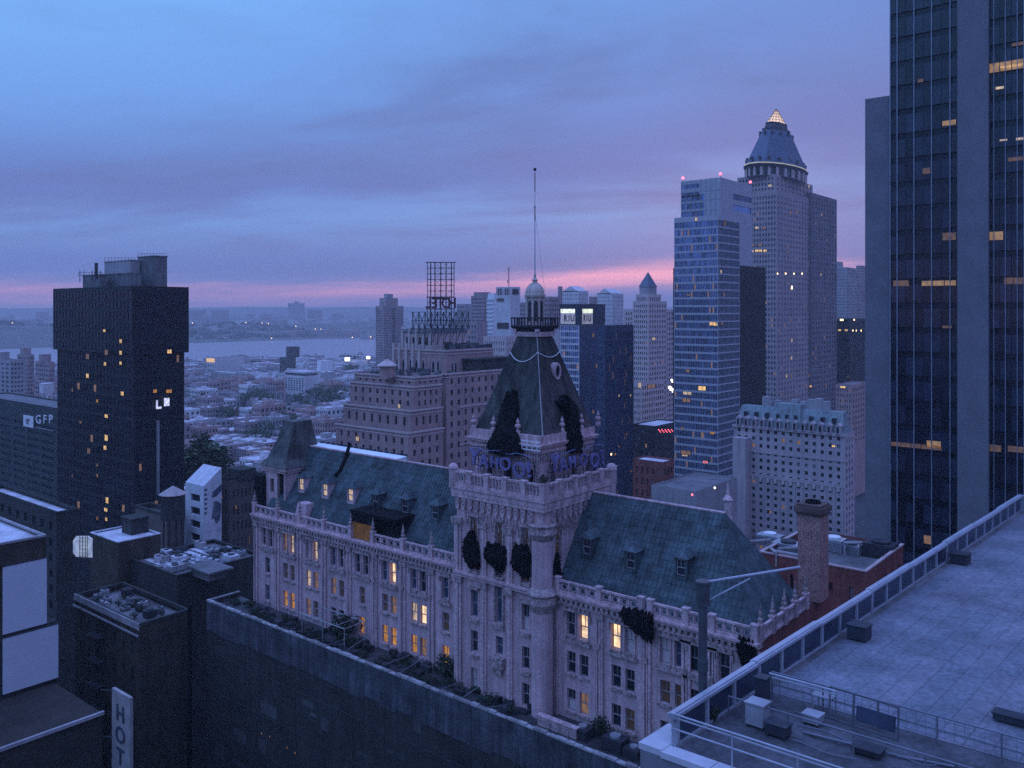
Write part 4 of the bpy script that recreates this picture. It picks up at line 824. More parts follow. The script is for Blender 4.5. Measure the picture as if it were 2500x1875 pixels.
# dim towers in the gap beside the slab
for lab, pl, pc, pr, py, d, m in (('hazy blue stepped tower in the gap beside the grey slab', 2040, 2066, 2092, 652, 900, GREYC), ('second hazy tower, tight against the grey slab', 2090, 2102, 2118, 648, 950, BROWNC), ('dark brown block with rows of lamps below the hazy stepped tower', 2040, 2075, 2115, 778, 640, DARKB), ('flat grey-roofed block low in the gap beside the grey slab', 2040, 2080, 2118, 940, 480, BRICK)):
    T = sky_tower(lab, pl, pc, pr, py, d, m, dict(nu=6, fh=3.3, wu=.4), dict(nu=6, fh=3.3, wu=.4))
    if py == 652: x0, x1, y0, y1, zt = T.box; roofbox(T, 'bulkhead', x1-22, x1-10, y0+5, y0+20, zt-.6, zt+6, GREYC)
    if py == 778:
        for px, pyy in ((2055, 773), (2085, 773)): lit_window(T, 'R' if px > 2075 else 'F', px, pyy+8, 5, 4, LAMPY, .1)
        for px in (2050, 2066): lit_window(T, 'F', px, 806, 4, 4, LITW, .1)
        for px in (2082, 2090, 2102): lit_window(T, 'R', px, 807, 4, 4, LAMPY, .1)
    if py == 940: lit_window(T, 'F', 2058, 905+40, 8, 4, LITW, .1)

# ------------------------------------------------------------------ cream hotel with green mansard
x0, x1, y0, y1, _ = block(1792, 2062, 2086, 1100, 270)
zt = fy(1800, 1035, y0)[1]; CREAM = mat('cream_stone', (.50, .42, .44), .85, var=.12, scale=.08, streak=.2)
VERD = mat('verdigris_mansard', (.24, .30, .31), .7, var=.2, scale=.3, streak=.35)
nb = 14
T = tower('mansard_hotel', 'cream stone hotel with many small windows under a pale green mansard', x0, x1, y0, y1, zt, CREAM, GLASSD, dict(nu=nb, fh=2.35, wu=.40, wz=.5, t=.6), dict(nu=3, fh=2.35, wu=.4), zv=15, depth=.35, roofm=VERD, lit=(('F', 2035, 1089, 5, 4, LITW), ('F', 1882, 1250, 4, 4, LITO)))
zr = fy(1812, 988, y0+4)[1]; b = MB()
b.frus((x0+.4, x1-.4, y0+.4, y1-1), (x0+1.4, x1-1.4, y0+3.2, y1-3), zt-.5, zr); T.part('mansard_roof', b, VERD)
b = MB(); xm0, xm1 = x0+(x1-x0)*.36, x0+(x1-x0)*.62; b.frus((xm0, xm1, y0-.3, y1-2), (xm0+.8, xm1-.8, y0+2.0, y1-3), zt-.4, zr+1.6); T.part('central_mansard', b, VERD)
b = MB(); b.box(x0-.4, x1+.4, y0-.5, y0-.01, zt-1, zt-.2); b.box(x0-.2, x1+.2, y0-.3, y0-.005, zat(1168, 280)-1.2, zat(1168, 280)); b.box(x0, x1, y0-.2, y0-.005, zat(1168, 280)+7, zat(1168, 280)+7.6); T.part('cornice', b, CREAM)
b = MB(); dg = MB(); oe = MB()
for k in range(9):
    x = x0+(x1-x0)*(.1+.1*k) if k not in (3, 4, 5) else x0+(x1-x0)*(.41+.08*(k-3)); oe.box(x-.5, x+.5, y0+(1.6 if k in (3, 4, 5) else 1.9)-1.2, y0+2.6, zr-3.4, zr-1.8)
for k in range(13):
    x = x0+(x1-x0)*(.05+.075*k); b.box(x-.7, x+.7, y0-.9, y0+2, zt-.3, zt+2.2); b.loft([[(x-.9, y0-1, zt+2.2), (x+.9, y0-1, zt+2.2), (x, y0-1, zt+3.1)], [(x-.9, y0+2, zt+2.2), (x+.9, y0+2, zt+2.2), (x, y0+2, zt+3.1)]]); dg.box(x-.4, x+.4, y0-.95, y0-.88, zt, zt+1.9)
o = T.part('dormers', b, CREAM, kind='stuff'); T.part('dormer_windows', dg, GLASSD, o, kind='stuff'); T.part('roof_windows', oe, GLASSD, kind='stuff')
b = MB()
for k in range(nb+1):
    x = x0+.6+(x1-x0-1.2)*k/nb; b.box(x-.22, x+.22, y0-.22, y0-.004, 10, zat(1172, 280))
T.part('pier', b, CREAM)
b = MB()
for k in range(nb): x = x0+.6+(x1-x0-1.2)*(k+.5)/nb; z = zat(1180, 280); b.box(x-.45, x+.45, y0-.32, y0-.23, z-.9, z+.7)
T.part('carved_panel', b, BRICKT)
b = MB(); a0 = on_y(1782, y0-6)[0]; b.box(a0, x0+6, y0-4, y0-.3, 0, fy(1790, 1068, y0-4)[1]); T.part('side_wing', b, CREAM)
b = MB(); rnd = random.Random(9)
for k in range(14): x = rnd.uniform(xm0-8, xm1+8); y = rnd.uniform(y0+5, y1-5); b.box(x, x+2, y, y+2, zr-.5, zr+rnd.uniform(1.5, 4))
T.part('roof_clutter', b, GREYC, kind='stuff')

# ------------------------------------------------------------------ dark glass tower on the right, with its grey stone pier
yF = 147.0; px = 2172; xL = on_y(2172, yF)[0]; xR = xL+40; zt = 178
NV = mat('navy_curtain_wall', (.012, .02, .035), .22, metal=.2, var=.35, scale=.12, spec=.45, streak=.25)
PIER = mat('blue_grey_granite', (.17, .17, .20), .7, var=.15, scale=.3, fine=.2)
T = Thing('office_tower', 'huge dark glass office tower with thin pale mullions and amber floors', 'office tower', (xL+10, yF+10, 0)); T.box = (xL, xR, yF, yF+40, zt)
b = MB(); b.box(xL, xR, yF+.3, yF+40, 0, zt); T.part('core_wall', b, NV)
gp = MB(); fhh = 3.9; nfl = int(zt/fhh); pxs = [2174, 2191, 2211, 2232, 2254, 2275, 2298, 2320, 2337]
ux = [on_y(p, yF)[0] for p in pxs]; ux2 = [on_y(p, yF)[0] for p in (2413, 2427, 2441, 2455, 2469, 2484, 2500, 2520, 2545)]
for row in (ux, ux2):
    for i in range(len(row)-1):
        for j in range(8, nfl): gp.face([(row[i]+.03, yF, j*fhh+.9), (row[i+1]-.03, yF, j*fhh+.9), (row[i+1]-.03, yF, (j+1)*fhh-.1), (row[i]+.03, yF, (j+1)*fhh-.1)])
T.part('glass_panels', gp, mat('office_dark_glass', (.018, .026, .045), .14, var=.35, scale=.3, spec=.5, island=.6), kind='stuff')
b = MB()
for p in (2174, 2191, 2232, 2275, 2320): x = on_y(p, yF)[0]; b.box(x-.07, x+.07, yF-.22, yF-.01, 0, zt)
for p in (2427, 2455, 2484, 2500): x = on_y(p, yF)[0]; b.box(x-.05, x+.05, yF-.2, yF-.01, 0, zt)
T.part('mullion', b, mat('aluminium_mullion', (.24, .27, .34), .4, metal=.3))
b = MB(); xa, xb = on_y(2337, yF-1)[0], on_y(2413, yF-1)[0]; b.box(xa, xb, yF-1.0, yF+.25, 0, zt); T.part('granite_pier', b, PIER)
b = MB(); xa = on_y(2112, yF+.5)[0]; b.box(xa, xL-.02, yF+.5, yF+30, 0, fy(2113, 242, yF+.5)[1]); T.part('granite_flank', b, PIER)
AMB = mat('amber_office_light', (.3, .2, .1), .5, emit=(1.0, .55, .22), estr=.20); AMD = mat('dim_office_light', (.2, .12, .08), .5, emit=(1, .5, .25), estr=.06)
for pa, pb, py, h, m in ((2412, 2500, 168, 22, AMB), (2440, 2500, 166, 6, LITC), (2300, 2335, 302, 12, AMB), (2240, 2255, 198, 8, AMD), (2405, 2450, 577, 20, AMB), (2300, 2335, 578, 18, AMD), (2180, 2220, 692, 14, AMD), (2250, 2335, 692, 12, AMB), (2450, 2500, 686, 16, AMD), (2300, 2325, 798, 6, AMD), (2175, 2300, 1083, 10, AMD), (2262, 2298, 1083, 16, AMB), (2405, 2445, 1092, 16, AMD), (2460, 2500, 1095, 14, AMD), (2430, 2452, 216, 6, LITC), (2480, 2500, 340, 6, LITC), (2440, 2460, 343, 4, LITC), (2252, 2272, 418, 14, AMD), (2255, 2276, 1316, 20, LITD), (2460, 2500, 390, 9, AMD), (2470, 2500, 110, 8, AMD)):
    x0_, z1 = fy(pa, py-h/2, yF-.03); x1_, _ = fy(pb, py, yF-.03); _, z0 = fy(pa, py+h/2, yF-.03); b = MB(); b.box(x0_, x1_, yF-.08, yF-.02, z0, z1); o = T.part('lit_window', b, m)
    fr = MB(); nn = max(1, int((x1_-x0_)/1.3))
    for k in range(nn+1): xk = x0_+(x1_-x0_)*k/nn; fr.box(xk-.05, xk+.05, yF-.12, yF-.085, z0, z1)
    T.part('frame', fr, STEEL, o)
# lower buildings in the street gaps
sky_tower('small red brick building low behind the tower parapet', 1545, 1618, 1646, 1128, 260, RED, dict(nu=5, fh=3.4, wu=.3), dict(nu=3, fh=3.4), zv=5, roofm=SILV)
sky_tower('blue-lit low office roof at the foot of the glass tower', 1546, 1600, 1660, 1040, 420, DARKB, dict(nu=6, fh=3.4), None, zv=5, roofm=SILV)
sky_tower('low flat roof cluttered with plant in front of the glass tower', 1590, 1700, 1800, 1200, 240, GREYC, None, None, zv=5)
b = MB(); rnd = random.Random(2)
for k in range(16): p = at(rnd.uniform(1610, 1650), 1053+rnd.uniform(-4, 4), 400); b.lathe(p[0], p[1], [(.1, p[2]-.35), (.4, p[2]), (.1, p[2]+.35)], 5)
for k, (px, py, m, lab) in enumerate(((1640, 1052, LAMPR, 'red tail lights glowing in the avenue beside the glass tower'), (1690, 1208, LAMPR, 'small red lamp on the low roof before the glass tower'), (1745, 1191, LAMPW, 'white lamp at the foot of the glass tower'))):
    q = MB(); p = at(px, py, 400 if k == 0 else 232)
    if k == 0:
        for j in range(14): pp = at(1608+j*2.6, 1052+(j % 3)*3-3, 400); q.lathe(pp[0], pp[1], [(.08, pp[2]-.2), (.25, pp[2]), (.08, pp[2]+.2)], 5)
    else: q.lathe(p[0], p[1], [(.1, p[2]-.3), (.32, p[2]), (.1, p[2]+.3)], 6)
    single('street_lights', q, m, lab, 'lights')
# ------------------------------------------------------------------ the old terracotta building with its tower
FYM = 73.0; XL = -108.8; XT0 = -67.0; XT1 = -54.7; XR = -31.8; FT = 71.5; BACK = 87.0
M = Thing('chateau_building', 'ornate terracotta office building with green mansard roofs and central pyramid tower', 'building', (-70, 85, 0))
BLIND = mat('drawn_blind', (.55, .46, .47), .9, var=.08)
GBLUE = mat('reflecting_glass', (.10, .14, .22), .12, metal=.55, var=.3, scale=.8)
GDIM = mat('curtained_window', (.06, .052, .045), .3, var=.5, scale=1.5, emit=(1, .62, .32), estr=.012)
LITB = mat('bright_lit_window', (.5, .4, .3), .5, emit=(1.0, .66, .34), estr=.85)
SASH = mat('sash_paint', (.30, .27, .29), .6)
KEY = {'d': GLASSD, 'b': GBLUE, 'm': GDIM, 'a': LITO, 'w': LITD, 'c': LITC, 'B': LITB, 'p': BLIND, 'x': GLASSD}
_wm = {}
def win_mesh(w_, h, key):
    k = (w_, h, key)
    if k not in _wm:
        fr = MB(); t = .07; hw = w_/2; hh = h/2
        for q in ((-hw, -hw+t, -hh, hh), (hw-t, hw, -hh, hh), (-hw+t, hw-t, hh-t, hh), (-hw+t, hw-t, -hh, -hh+t), (-hw+t, hw-t, -.05, .05), (-.025, .025, .05, hh-t)): fr.box(q[0], q[1], -.06, .03, q[2], q[3])
        pu = MB(); pu.face([(-hw, .0, 0), (hw, .0, 0), (hw, .0, hh), (-hw, .0, hh)]); pl = MB(); pl.face([(-hw, .025, -hh), (hw, .025, -hh), (hw, .025, 0), (-hw, .025, 0)])
        kl = {'c': 'c', 'B': 'B', 'a': 'a', 'x': 'p'}.get(key, key)
        ku = {'x': 'd'}.get(key, key)
        _wm[k] = (fr.mesh('window', SASH), pu.mesh('pane', KEY[ku]), pl.mesh('pane', KEY[kl]))
    return _wm[k]
def put_win(T, side, c, u, z, w_, h, key, depth=.32):
    a, b_, e = win_mesh(w_, h, key); rz = 0 if side == 'F' else math.pi/2; p = P3(side, c, u, z, depth)
    o = T.inst('window', a, p, rz=rz)
    for me in (b_, e): q = bpy.data.objects.new('pane', me); COL.objects.link(q); q.parent = o
ZR = (72.35, 68.35, 64.45, 60.4, 56.4)
LW = [('d', 'd'), ('w', 'c'), ('p', 'c'), ('b', 'd'), ('d', 'd'), ('b', 'B'), ('b', 'd'), ('b',)], [('d',), ('m', 'm'), ('c', 'w'), ('w', 'm'), ('m',), ('m', 'w'), ('c', 'B'), ('m',)], [('b',), ('a', 'a'), ('w', 'm'), ('d', 'd'), ('a',), ('a', 'a'), ('a', 'w'), ('a',)], [('d', 'd')]*8, [('m', 'd')]*8
RW = [('d', 'B'), ('B', 'p'), ('p', 'b'), ('d', 'd'), ('d',)], [('d', 'd'), ('d', 'd'), ('m', 'm'), ('d', 'm'), ('d',)], [('x', 'w'), ('d', 'm'), ('d', 'd'), ('m', 'd'), ('d',)], [('d', 'd')]*5, [('d', 'm')]*5
lc = [on_y(p, FYM)[0] for p in (653, 705, 762, 824, 884, 950, 1022, 1088)]
rc = [on_y(p, FYM)[0] for p in (1410, 1521, 1642, 1712, 1769)]
wallm = MB(); trim = MB(); hood = MB(); carv = MB()
def wing(u0, u1, cents, table):
    ops = []; ws = []
    for r, z in enumerate(ZR):
        h = 2.5 if r == 0 else 2.25
        for cx_, keys in zip(cents, table[r]):
            offs = (-.80, .80) if len(keys) == 2 else (0,)
            for o_, k in zip(offs, keys):
                w_ = 1.08; ops.append((cx_+o_-w_/2, cx_+o_+w_/2, z-h/2, z+h/2)); ws.append((cx_+o_, z, w_, h, k))
                hood.box(cx_+o_-w_/2-.12, cx_+o_+w_/2+.12, FYM-.22, FYM-.004, z-h/2-.26, z-h/2-.05)
                if r == 0:
                    for s_ in (-1, 1): trim.box(cx_+o_+s_*(w_/2+.07)-.06, cx_+o_+s_*(w_/2+.07)+.06, FYM-.12, FYM-.004, z-h/2, z+h/2+.1)
            if r == 0:
                e = 1.62 if len(keys) == 2 else .85
                hood.box(cx_-e, cx_+e, FYM-.3, FYM-.006, z+h/2+.12, z+h/2+.36); hood.box(cx_-e-.1, cx_-e+.12, FYM-.28, FYM-.008, z+h/2-.5, z+h/2+.1); hood.box(cx_+e-.12, cx_+e+.1, FYM-.28, FYM-.008, z+h/2-.5, z+h/2+.1)
                hood.box(cx_-e-.1, cx_+e+.1, FYM-.34, FYM-.01, z-h/2-.62, z-h/2-.3)
                for k in range(6): q = cx_-e+.2+(2*e-.4)*k/5; carv.box(q-.13, q+.13, FYM-.2, FYM-.012, z+h/2+.38, z+h/2+.8)
    wall(wallm, 'F', FYM, u0, u1, 0, 75.4, ops, .34)
    for u, z, w_, h, k in ws: put_win(M, 'F', FYM, u, z, w_, h, k)
    # slim double pilaster strips between bays
    bs = [(a+b_)/2 for a, b_ in zip(cents[:-1], cents[1:])]+[u0+.5, u1-.5]
    for q in bs:
        for o_ in (-.34, .34): trim.box(q+o_-.13, q+o_+.13, FYM-.2, FYM-.003, 50, 74.1)
        trim.box(q-.08, q+.08, FYM-.11, FYM-.005, 50, 74.1)
        carv.box(q-.55, q+.55, FYM-.3, FYM-.014, 73.6, 74.2); carv.box(q-.16, q+.16, FYM-.36, FYM-.3, 70.7, 71.3)
    return sorted(bs)
bl = wing(XL, XT0-.01, lc, LW); br = wing(XT1+.01, XR, rc, RW)
# dark side wall, brick end wall, rear
wallm.face([(XL, FYM, 0), (XL, BACK, 0), (XL, BACK, 75.4), (XL, FYM, 75.4)]); wallm.face([(XL, BACK, 0), (XR, BACK, 0), (XR, BACK, 75.4), (XL, BACK, 75.4)])
M.part('wall', wallm, STONE); M.pieces('pilaster_strip', trim, STONEB); M.pieces('window_hood', hood, CARVE)
ew = MB(); ops = grid(FYM+2, 86, 56, 74, 4, 4, .22, .5); wall(ew, 'R', XR, FYM, 92, 0, 75.4, ops, .3); M.part('brick_end_wall', ew, RED)
eg = MB(); panes(eg, 'R', XR, ops, .28); M.part('end_windows', eg, GLASSD, kind='stuff')
# cornice, carved frieze and pierced balustrade of the two wings
cor = MB()
def cornice(u0, u1):
    for z0, z1, o in ((74.25, 74.5, .25), (74.95, 75.2, .45), (75.2, 75.42, .62)): cor.box(u0, u1, FYM-o, FYM+.4, z0, z1)
    n_ = int((u1-u0)/.62)
    for k in range(n_): q = u0+(k+.5)*(u1-u0)/n_; carv.box(q-.17, q+.17, FYM-.42, FYM-.01, 74.5, 74.95)
cornice(XL-.3, XT0); cornice(XT1, XR+.3); M.pieces('cornice', cor, STONEB)
pan = MB(); W_ = 1.0    # unit panel: frame with a row of pierced quatrefoils
pan.box(-.5, .5, -.12, .12, 0, .22); pan.box(-.5, .5, -.14, .14, 1.12, 1.32)
for k in range(5):
    q = -.5+k*.25
    if k: pan.box(q-.022, q+.022, -.08, .08, .22, 1.12)
    if k < 5:
        c_ = q+.125 if k < 4 else None
        if c_ is not None:
            for a in range(8):
                t0, t1 = a*.785, (a+1)*.785; pan.beam((c_+.085*math.cos(t0), 0, .67+.30*math.sin(t0)), (c_+.085*math.cos(t1), 0, .67+.30*math.sin(t1)), .035)
PAN = pan.mesh('balustrade_panel', STONEB)
post = MB(); post.box(-.3, .3, -.25, .25, 0, 1.45); post.box(-.36, .36, -.3, .3, 1.45, 1.6); POST = post.mesh('balustrade_post', STONEB)
fin = MB(); fin.lathe(0, 0, [(.26, 1.6), (.2, 1.8), (.3, 1.95), (.16, 2.2), (.22, 2.35), (.12, 2.7), (.03, 3.4)], 4, rot=.785); FIN = fin.mesh('pinnacle', CARVE)
def balustrade(us, y, z, fins=True, side='F'):
    for a, b_ in zip(us[:-1], us[1:]):
        w_ = b_-a-.6
        if w_ > .5:
            p = P3(side, y, (a+b_)/2, z, 0); M.inst('balustrade_panel', PAN, p, scale=(w_, 1, 1), rz=0 if side == 'F' else math.pi/2)
    for u in us:
        p = P3(side, y, u, z, 0); o = M.inst('balustrade_post', POST, p, rz=0 if side == 'F' else math.pi/2)
        if fins: q = bpy.data.objects.new('pinnacle', FIN); COL.objects.link(q); q.parent = o
ub = [XL+.2]+[b_ for b_ in bl if XL+2 < b_ < XT0-2]+[XT0-.5]
ubx = [u for u in ub]
# the balustrade is broken where the timber door stands
xd0, xd1 = on_y(858, FYM)[0], on_y(912, FYM)[0]
lft = [u for u in ubx if u < xd0-.6]+[xd0]; rgt = [xd1]+[u for u in ubx if u > xd1+.6]
balustrade(lft, FYM-.1, 75.42); balustrade(rgt, FYM-.1, 75.42)
xg0, xg1 = on_y(1566, FYM)[0], on_y(1590, FYM)[0]
ur = [XT1+.9]+[b_ for b_ in br if XT1+2 < b_ < xg0-1]+[xg0]; balustrade(ur, FYM-.1, 75.42, False)
ur = [xg1]+[b_ for b_ in br if xg1+1 < b_ < XR-1.5]+[XR-.2]; balustrade(ur, FYM-.1, 75.42, False)
balustrade([FYM+.4+k*2.7 for k in range(5)], XR+.1, 75.42, True, 'R')
# mansard roofs with raised seams
E0, EZ, R0, RZ = 74.0, 75.5, 80.0, 84.65
sl = (RZ-EZ)/(R0-E0)
def slope_pt(px, py):
    r = ray(px); k = (py-HY)/F; Y_ = (ZC-EZ+E0*sl)/(k+sl*r[1]); return r[0]*Y_, r[1]*Y_, ZC-k*Y_
rf = MB(); XRI = -38.2
rf.face([(XL+1, E0, EZ), (XT0, E0, EZ), (XT0, R0, RZ), (XL+1, R0, RZ)]); rf.face([(XT1, E0, EZ), (XR-.8, E0, EZ), (XRI, R0, RZ), (XT1, R0, RZ)]); rf.face([(XR-.8, E0, EZ), (XR-.8, 86, EZ), (XRI, R0+.02, RZ)])
rf.face([(XL+1, E0, EZ), (XL+1, 86, EZ), (XL+1, R0, RZ)])
rf.face([(XL+1, R0, RZ), (XT0, R0, RZ), (XT0, 86, EZ), (XL+1, 86, EZ)]); rf.face([(XT1, R0, RZ), (XRI, R0, RZ), (XR-.8, 86, EZ), (XT1, 86, EZ)])
RO = M.part('mansard_roof', rf, ROOFG)
sm = MB(); nn = Vector((0, -sl, 1)).normalized()*.07
def seam(x, xt=None):
    xt = x if xt is None else xt; a = Vector((x, E0, EZ))+nn*.4; b_ = Vector((xt, R0, RZ))+nn*.4; sm.beam(a, b_, .045)
x = XL+1.5
while x < XT0-.2: seam(x); x += .5+random.uniform(-.03, .03)
x = XT1+.3
while x < XR-1: 
    if x <= XRI: seam(x)
    else:
        f_ = 1-(x-XRI)/(XR-.8-XRI); sm.beam(Vector((x, E0, EZ))+nn*.4, Vector((x, E0+(R0-E0)*f_, EZ+(RZ-EZ)*f_))+nn*.4, .045)
    x += .5
for k in range(1, 15):                     # slate courses
    f_ = k/15; y_ = E0+(R0-E0)*f_; z_ = EZ+(RZ-EZ)*f_; o_ = nn*.25
    for xa_, xb_ in ((XL+1.2, XT0), (XT1, XR-.8+(XRI-XR+.8)*f_)): sm.beam(Vector((xa_, y_, z_))+o_, Vector((xb_, y_, z_))+o_, .028)
M.part('roof_seams', sm, ROOFG, RO, kind='stuff')
rd = MB(); rd.tube((XL+3, R0, RZ+.05), (XT0, R0, RZ+.05), .16, 6); rd.tube((XT1, R0, RZ+.05), (XRI, R0, RZ+.05), .16, 6); M.pieces('ridge_roll', rd, STONEB, RO)
hr = MB(); hr.tube((XRI, R0, RZ+.03), (XR-.8, E0, EZ+.03), .09, 6); M.part('hip_roll', hr, ROOFG, RO)
# gutter floor behind the balustrade
b = MB(); b.box(XL+.3, XT0, FYM+.1, E0+.02, 75.3, 75.46); b.box(XT1, XR-.4, FYM+.1, E0+.02, 75.3, 75.46); b.box(XR-.85, XR-.1, FYM+.1, 86, 75.3, 75.46); M.part('gutter', b, TAR)
# light skylight strip behind the ridge
xa, xb = on_y(768, 81.5)[0], on_y(985, 81.5)[0]; b = MB(); b.loft([[(xa, 80.3, RZ-2), (xb, 80.3, RZ-2), (xb, 82.2, RZ-3.0), (xa, 82.2, RZ-3.0)], [(xa, 80.3, RZ+.12), (xb, 80.3, RZ+.12), (xb, 82.2, RZ+.22), (xa, 82.2, RZ+.22)]]); SKL = M.part('skylight', b, mat('skylight_glass', (.80, .83, .86), .5, var=.1))
b = MB()
for k in range(15): x = xa+(xb-xa)*(k+.5)/15; b.box(x-.3, x+.3, 82.3, 82.6, RZ-.3, RZ+.45)
M.pieces('glazing_bar', b, STEEL, SKL)
b = MB(); pts = [(850, 1085), (845, 1120), (832, 1150), (818, 1165), (806, 1180), (800, 1190)]
pp = [Vector(slope_pt(*q))+nn*2.2 for q in pts]; pp[0] = Vector((pp[1].x-.1, R0+.3, RZ+1.3))
for a, c_ in zip(pp[:-1], pp[1:]): b.tube(a, c_, .27, 7)
single('drain_hose', b, BLACK, 'thick black hose snaking down the green roof between the dormers', 'hose')
# dormers
def dormer(px, py, key, w_=1.15, h=1.75):
    x, y, z = slope_pt(px, py); z0 = z-h/2; yf = y-.85; b = MB()
    for q in ((x-w_/2-.12, x-w_/2+.08), (x+w_/2-.08, x+w_/2+.12)): b.box(q[0], q[1], yf, y+1.6, z0-.3, z0+h)
    b.box(x-w_/2-.1, x+w_/2+.1, yf-.05, yf+.25, z0-.32, z0); b.box(x-w_/2-.12, x+w_/2+.12, yf+.06, y+1.6, z0+h-.02, z0+h+.1)
    o = M.part('dormer', b, STONE if key != 'd' else ROOFG, RO); rb = MB(); e = .3; zt = z0+h+.1
    rb.loft([[(x-w_/2-e, yf-e, zt), (x+w_/2+e, yf-e, zt), (x+w_/2+e, y+1.6, zt), (x-w_/2-e, y+1.6, zt)], [(x-.1, yf+.5, zt+.75), (x+.1, yf+.5, zt+.75), (x+.1, y+1.7, zt+.75), (x-.1, y+1.7, zt+.75)]])
    M.part('dormer_roof', rb, ROOFG, RO)
    wf, wu_, wl_ = win_mesh(.95, 1.6, key)
    w1 = M.inst('dormer_window', wf, (x, yf+.15, z0+h/2), RO)
    for me in (wu_, wl_): q = M.inst('dormer_pane', me, (x, yf+.152, z0+h/2), RO)
for px, py, k in ((747, 1180, 'c'), (805, 1194, 'c'), (867, 1206, 'c'), (927, 1221, 'd'), (999, 1233, 'd'), (1073, 1249, 'd'), (1443, 1331, 'd'), (1549, 1364, 'd'), (1672, 1381, 'd')): dormer(px, py, k)
# timber-doored roof lobby under a black canopy
xa, xb = on_y(861, FYM+.2)[0], on_y(909, FYM+.2)[0]; zb_, zt_ = 74.9, 78.6
b = MB(); b.box(xa, xb, FYM+.3, 76.5, 75.3, zt_); LB = M.part('roof_lobby', b, DARKC)
b = MB(); n_ = 7
for k in range(n_): q0 = xa+(xb-xa)*k/n_; b.box(q0+.03, q0+(xb-xa)/n_-.03, FYM+.16, FYM+.28, 75.4, zt_-1.0)
M.pieces('timber_door', b, mat('lit_timber', (.14, .065, .02), .6, var=.7, scale=2.2, fine=.5, emit=(1, .5, .12), estr=.045), LB)
b = MB(); b.box(xa-.2, xb+4.6, FYM-.1, 77.5, zt_, zt_+.5); b.box(xa-.1, xb+.1, FYM-.05, FYM+.28, zt_-1.0, zt_); b.box(xb+.2, xb+4.4, FYM+.9, 77, zt_-1.8, zt_); M.part('canopy', b, BLACK, LB)
# corner roof house on the far left
x0, x1, y0, y1, ze = block(650, 697, 752, 1136, 124.5); y1 = y0+7
b = MB(); ops = [((x0+x1)/2-.2-1.2, (x0+x1)/2-.2-.3, 78.2, 80.2), ((x0+x1)/2+.35, x1-.4, 75.6, 81.6), (x0+1.1, x0+1.9, 75.9, 77.2)]; wall(b, 'F', y0, x0, x1, 75.3, ze, ops, .5); wall(b, 'R', x1, y0, y1, 75.3, ze, [], .3); b.face([(x0, y0, 75.3), (x0, y1, 75.3), (x0, y1, ze), (x0, y0, ze)]); PV = M.part('corner_house', b, STONE)
b = MB(); panes(b, 'F', y0, ops, .48); M.part('corner_house_opening', b, BLACK, PV)
b = MB(); b.box(x0-.45, x1+.45, y0-.45, y1, ze-.9, ze-.4); b.box(x0-.2, x1+.2, y0-.2, y1, ze-1.3, ze-.9); M.part('corner_house_eave', b, STONEB, PV)
b = MB(); xq0, xq1 = x0+1.6, x1-.9; zq = zat(1029, 127); zmid = ze+(zq-ze)*.45
rect = lambda a, c_, e_, g_, z: [(a, e_, z), (c_, e_, z), (c_, g_, z), (a, g_, z)]
b.loft([rect(x0-.7, x1+.7, y0-.7, y1, ze-.4), rect(x0+.1, x1-.1, y0+.2, y1-.6, ze+.7), rect(x0+1.0, x1-.6, y0+1.3, y1-1.2, zmid+.7), rect(x0+1.5, x1-.8, y0+2.0, y1-1.8, zq)]); M.part('corner_house_roof', b, ROOFN, PV)
b = MB(); b.box(x0-2.2, x0-.1, y0-.6, y0+3, 75.3, ze-2.2); M.part('corner_house_shroud', b, BLACK, PV)
b = MB(); xa = on_y(745, 74.6)[0]; b.frus((xa-1.4, xa+1.2, 73.7, 75.6), (xa-1.0, xa+.9, 74.1, 75.4), 75.4, 78.0); M.part('chimney_stack', b, STONE)

# ------------------------------------------------------------------ central tower
TB = 84.2; tw = MB(); ztc = 84.3
bx = [on_y(p, FT)[0] for p in (1158, 1219, 1283)]
ops = []; tws = []
for i, cx_ in enumerate(bx):
    rows = [(76.0, 81.8, 'm'), *(([(70.7, 73.7, 'b'), (66.8, 69.2, 'd'), (62.4, 65.0, 'p')], [(70.9, 76.2, 'b'), (67.4, 69.4, 'b')], [(70.9, 73.7, 'x'), (66.8, 69.2, 'd'), (62.9, 65.3, 'd')])[i])]
    for z0, z1, k in rows: ops.append((cx_-.5, cx_+.5, z0, z1)); tws.append((cx_, (z0+z1)/2, 1.0, round(z1-z0, 2), k))
wall(tw, 'F', FT, XT0, XT1, 0, ztc, ops, .4)
yr, zr_ = fx(1364, 1320, XT1); ops = [(yr-.6, yr+.6, 78.2, 82.0), (yr+5.2, yr+6.3, 78.2, 82.0)]; wall(tw, 'R', XT1, FT, TB, 0, ztc, ops, .4)
tw.face([(XT0, FT, 0), (XT0, TB, 0), (XT0, TB, ztc), (XT0, FT, ztc)]); tw.face([(XT0, TB, 0), (XT1, TB, 0), (XT1, TB, ztc), (XT0, TB, ztc)])
TW = M.part('tower_wall', tw, STONE)
for u, z, w_, h, k in tws: put_win(M, 'F', FT, u, z, w_, h, k, .36)
for o_ in ops: put_win(M, 'R', XT1, (o_[0]+o_[1])/2, (o_[2]+o_[3])/2, round(o_[1]-o_[0], 2), 3.8, 'm', .36)
tp = MB(); tcv = MB()
for px in (1120, 1183, 1246):
    x, _ = on_y(px, FT); w2 = .62 if px == 1120 else .42
    for dx in (-w2*.6, 0, w2*.6): tp.box(x+dx-.15, x+dx+.15, FT-.34 if dx == 0 else FT-.24, FT-.004, 50, 81.6)
    for z0, z1, o in ((80.9, 81.6, .5), (74.3, 75.0, .5), (60.5, 61, .4)): tcv.box(x-w2-.15, x+w2+.15, FT-o, FT-.36, z0, z1)
M.pieces('tower_pilaster', tp, STONEB)
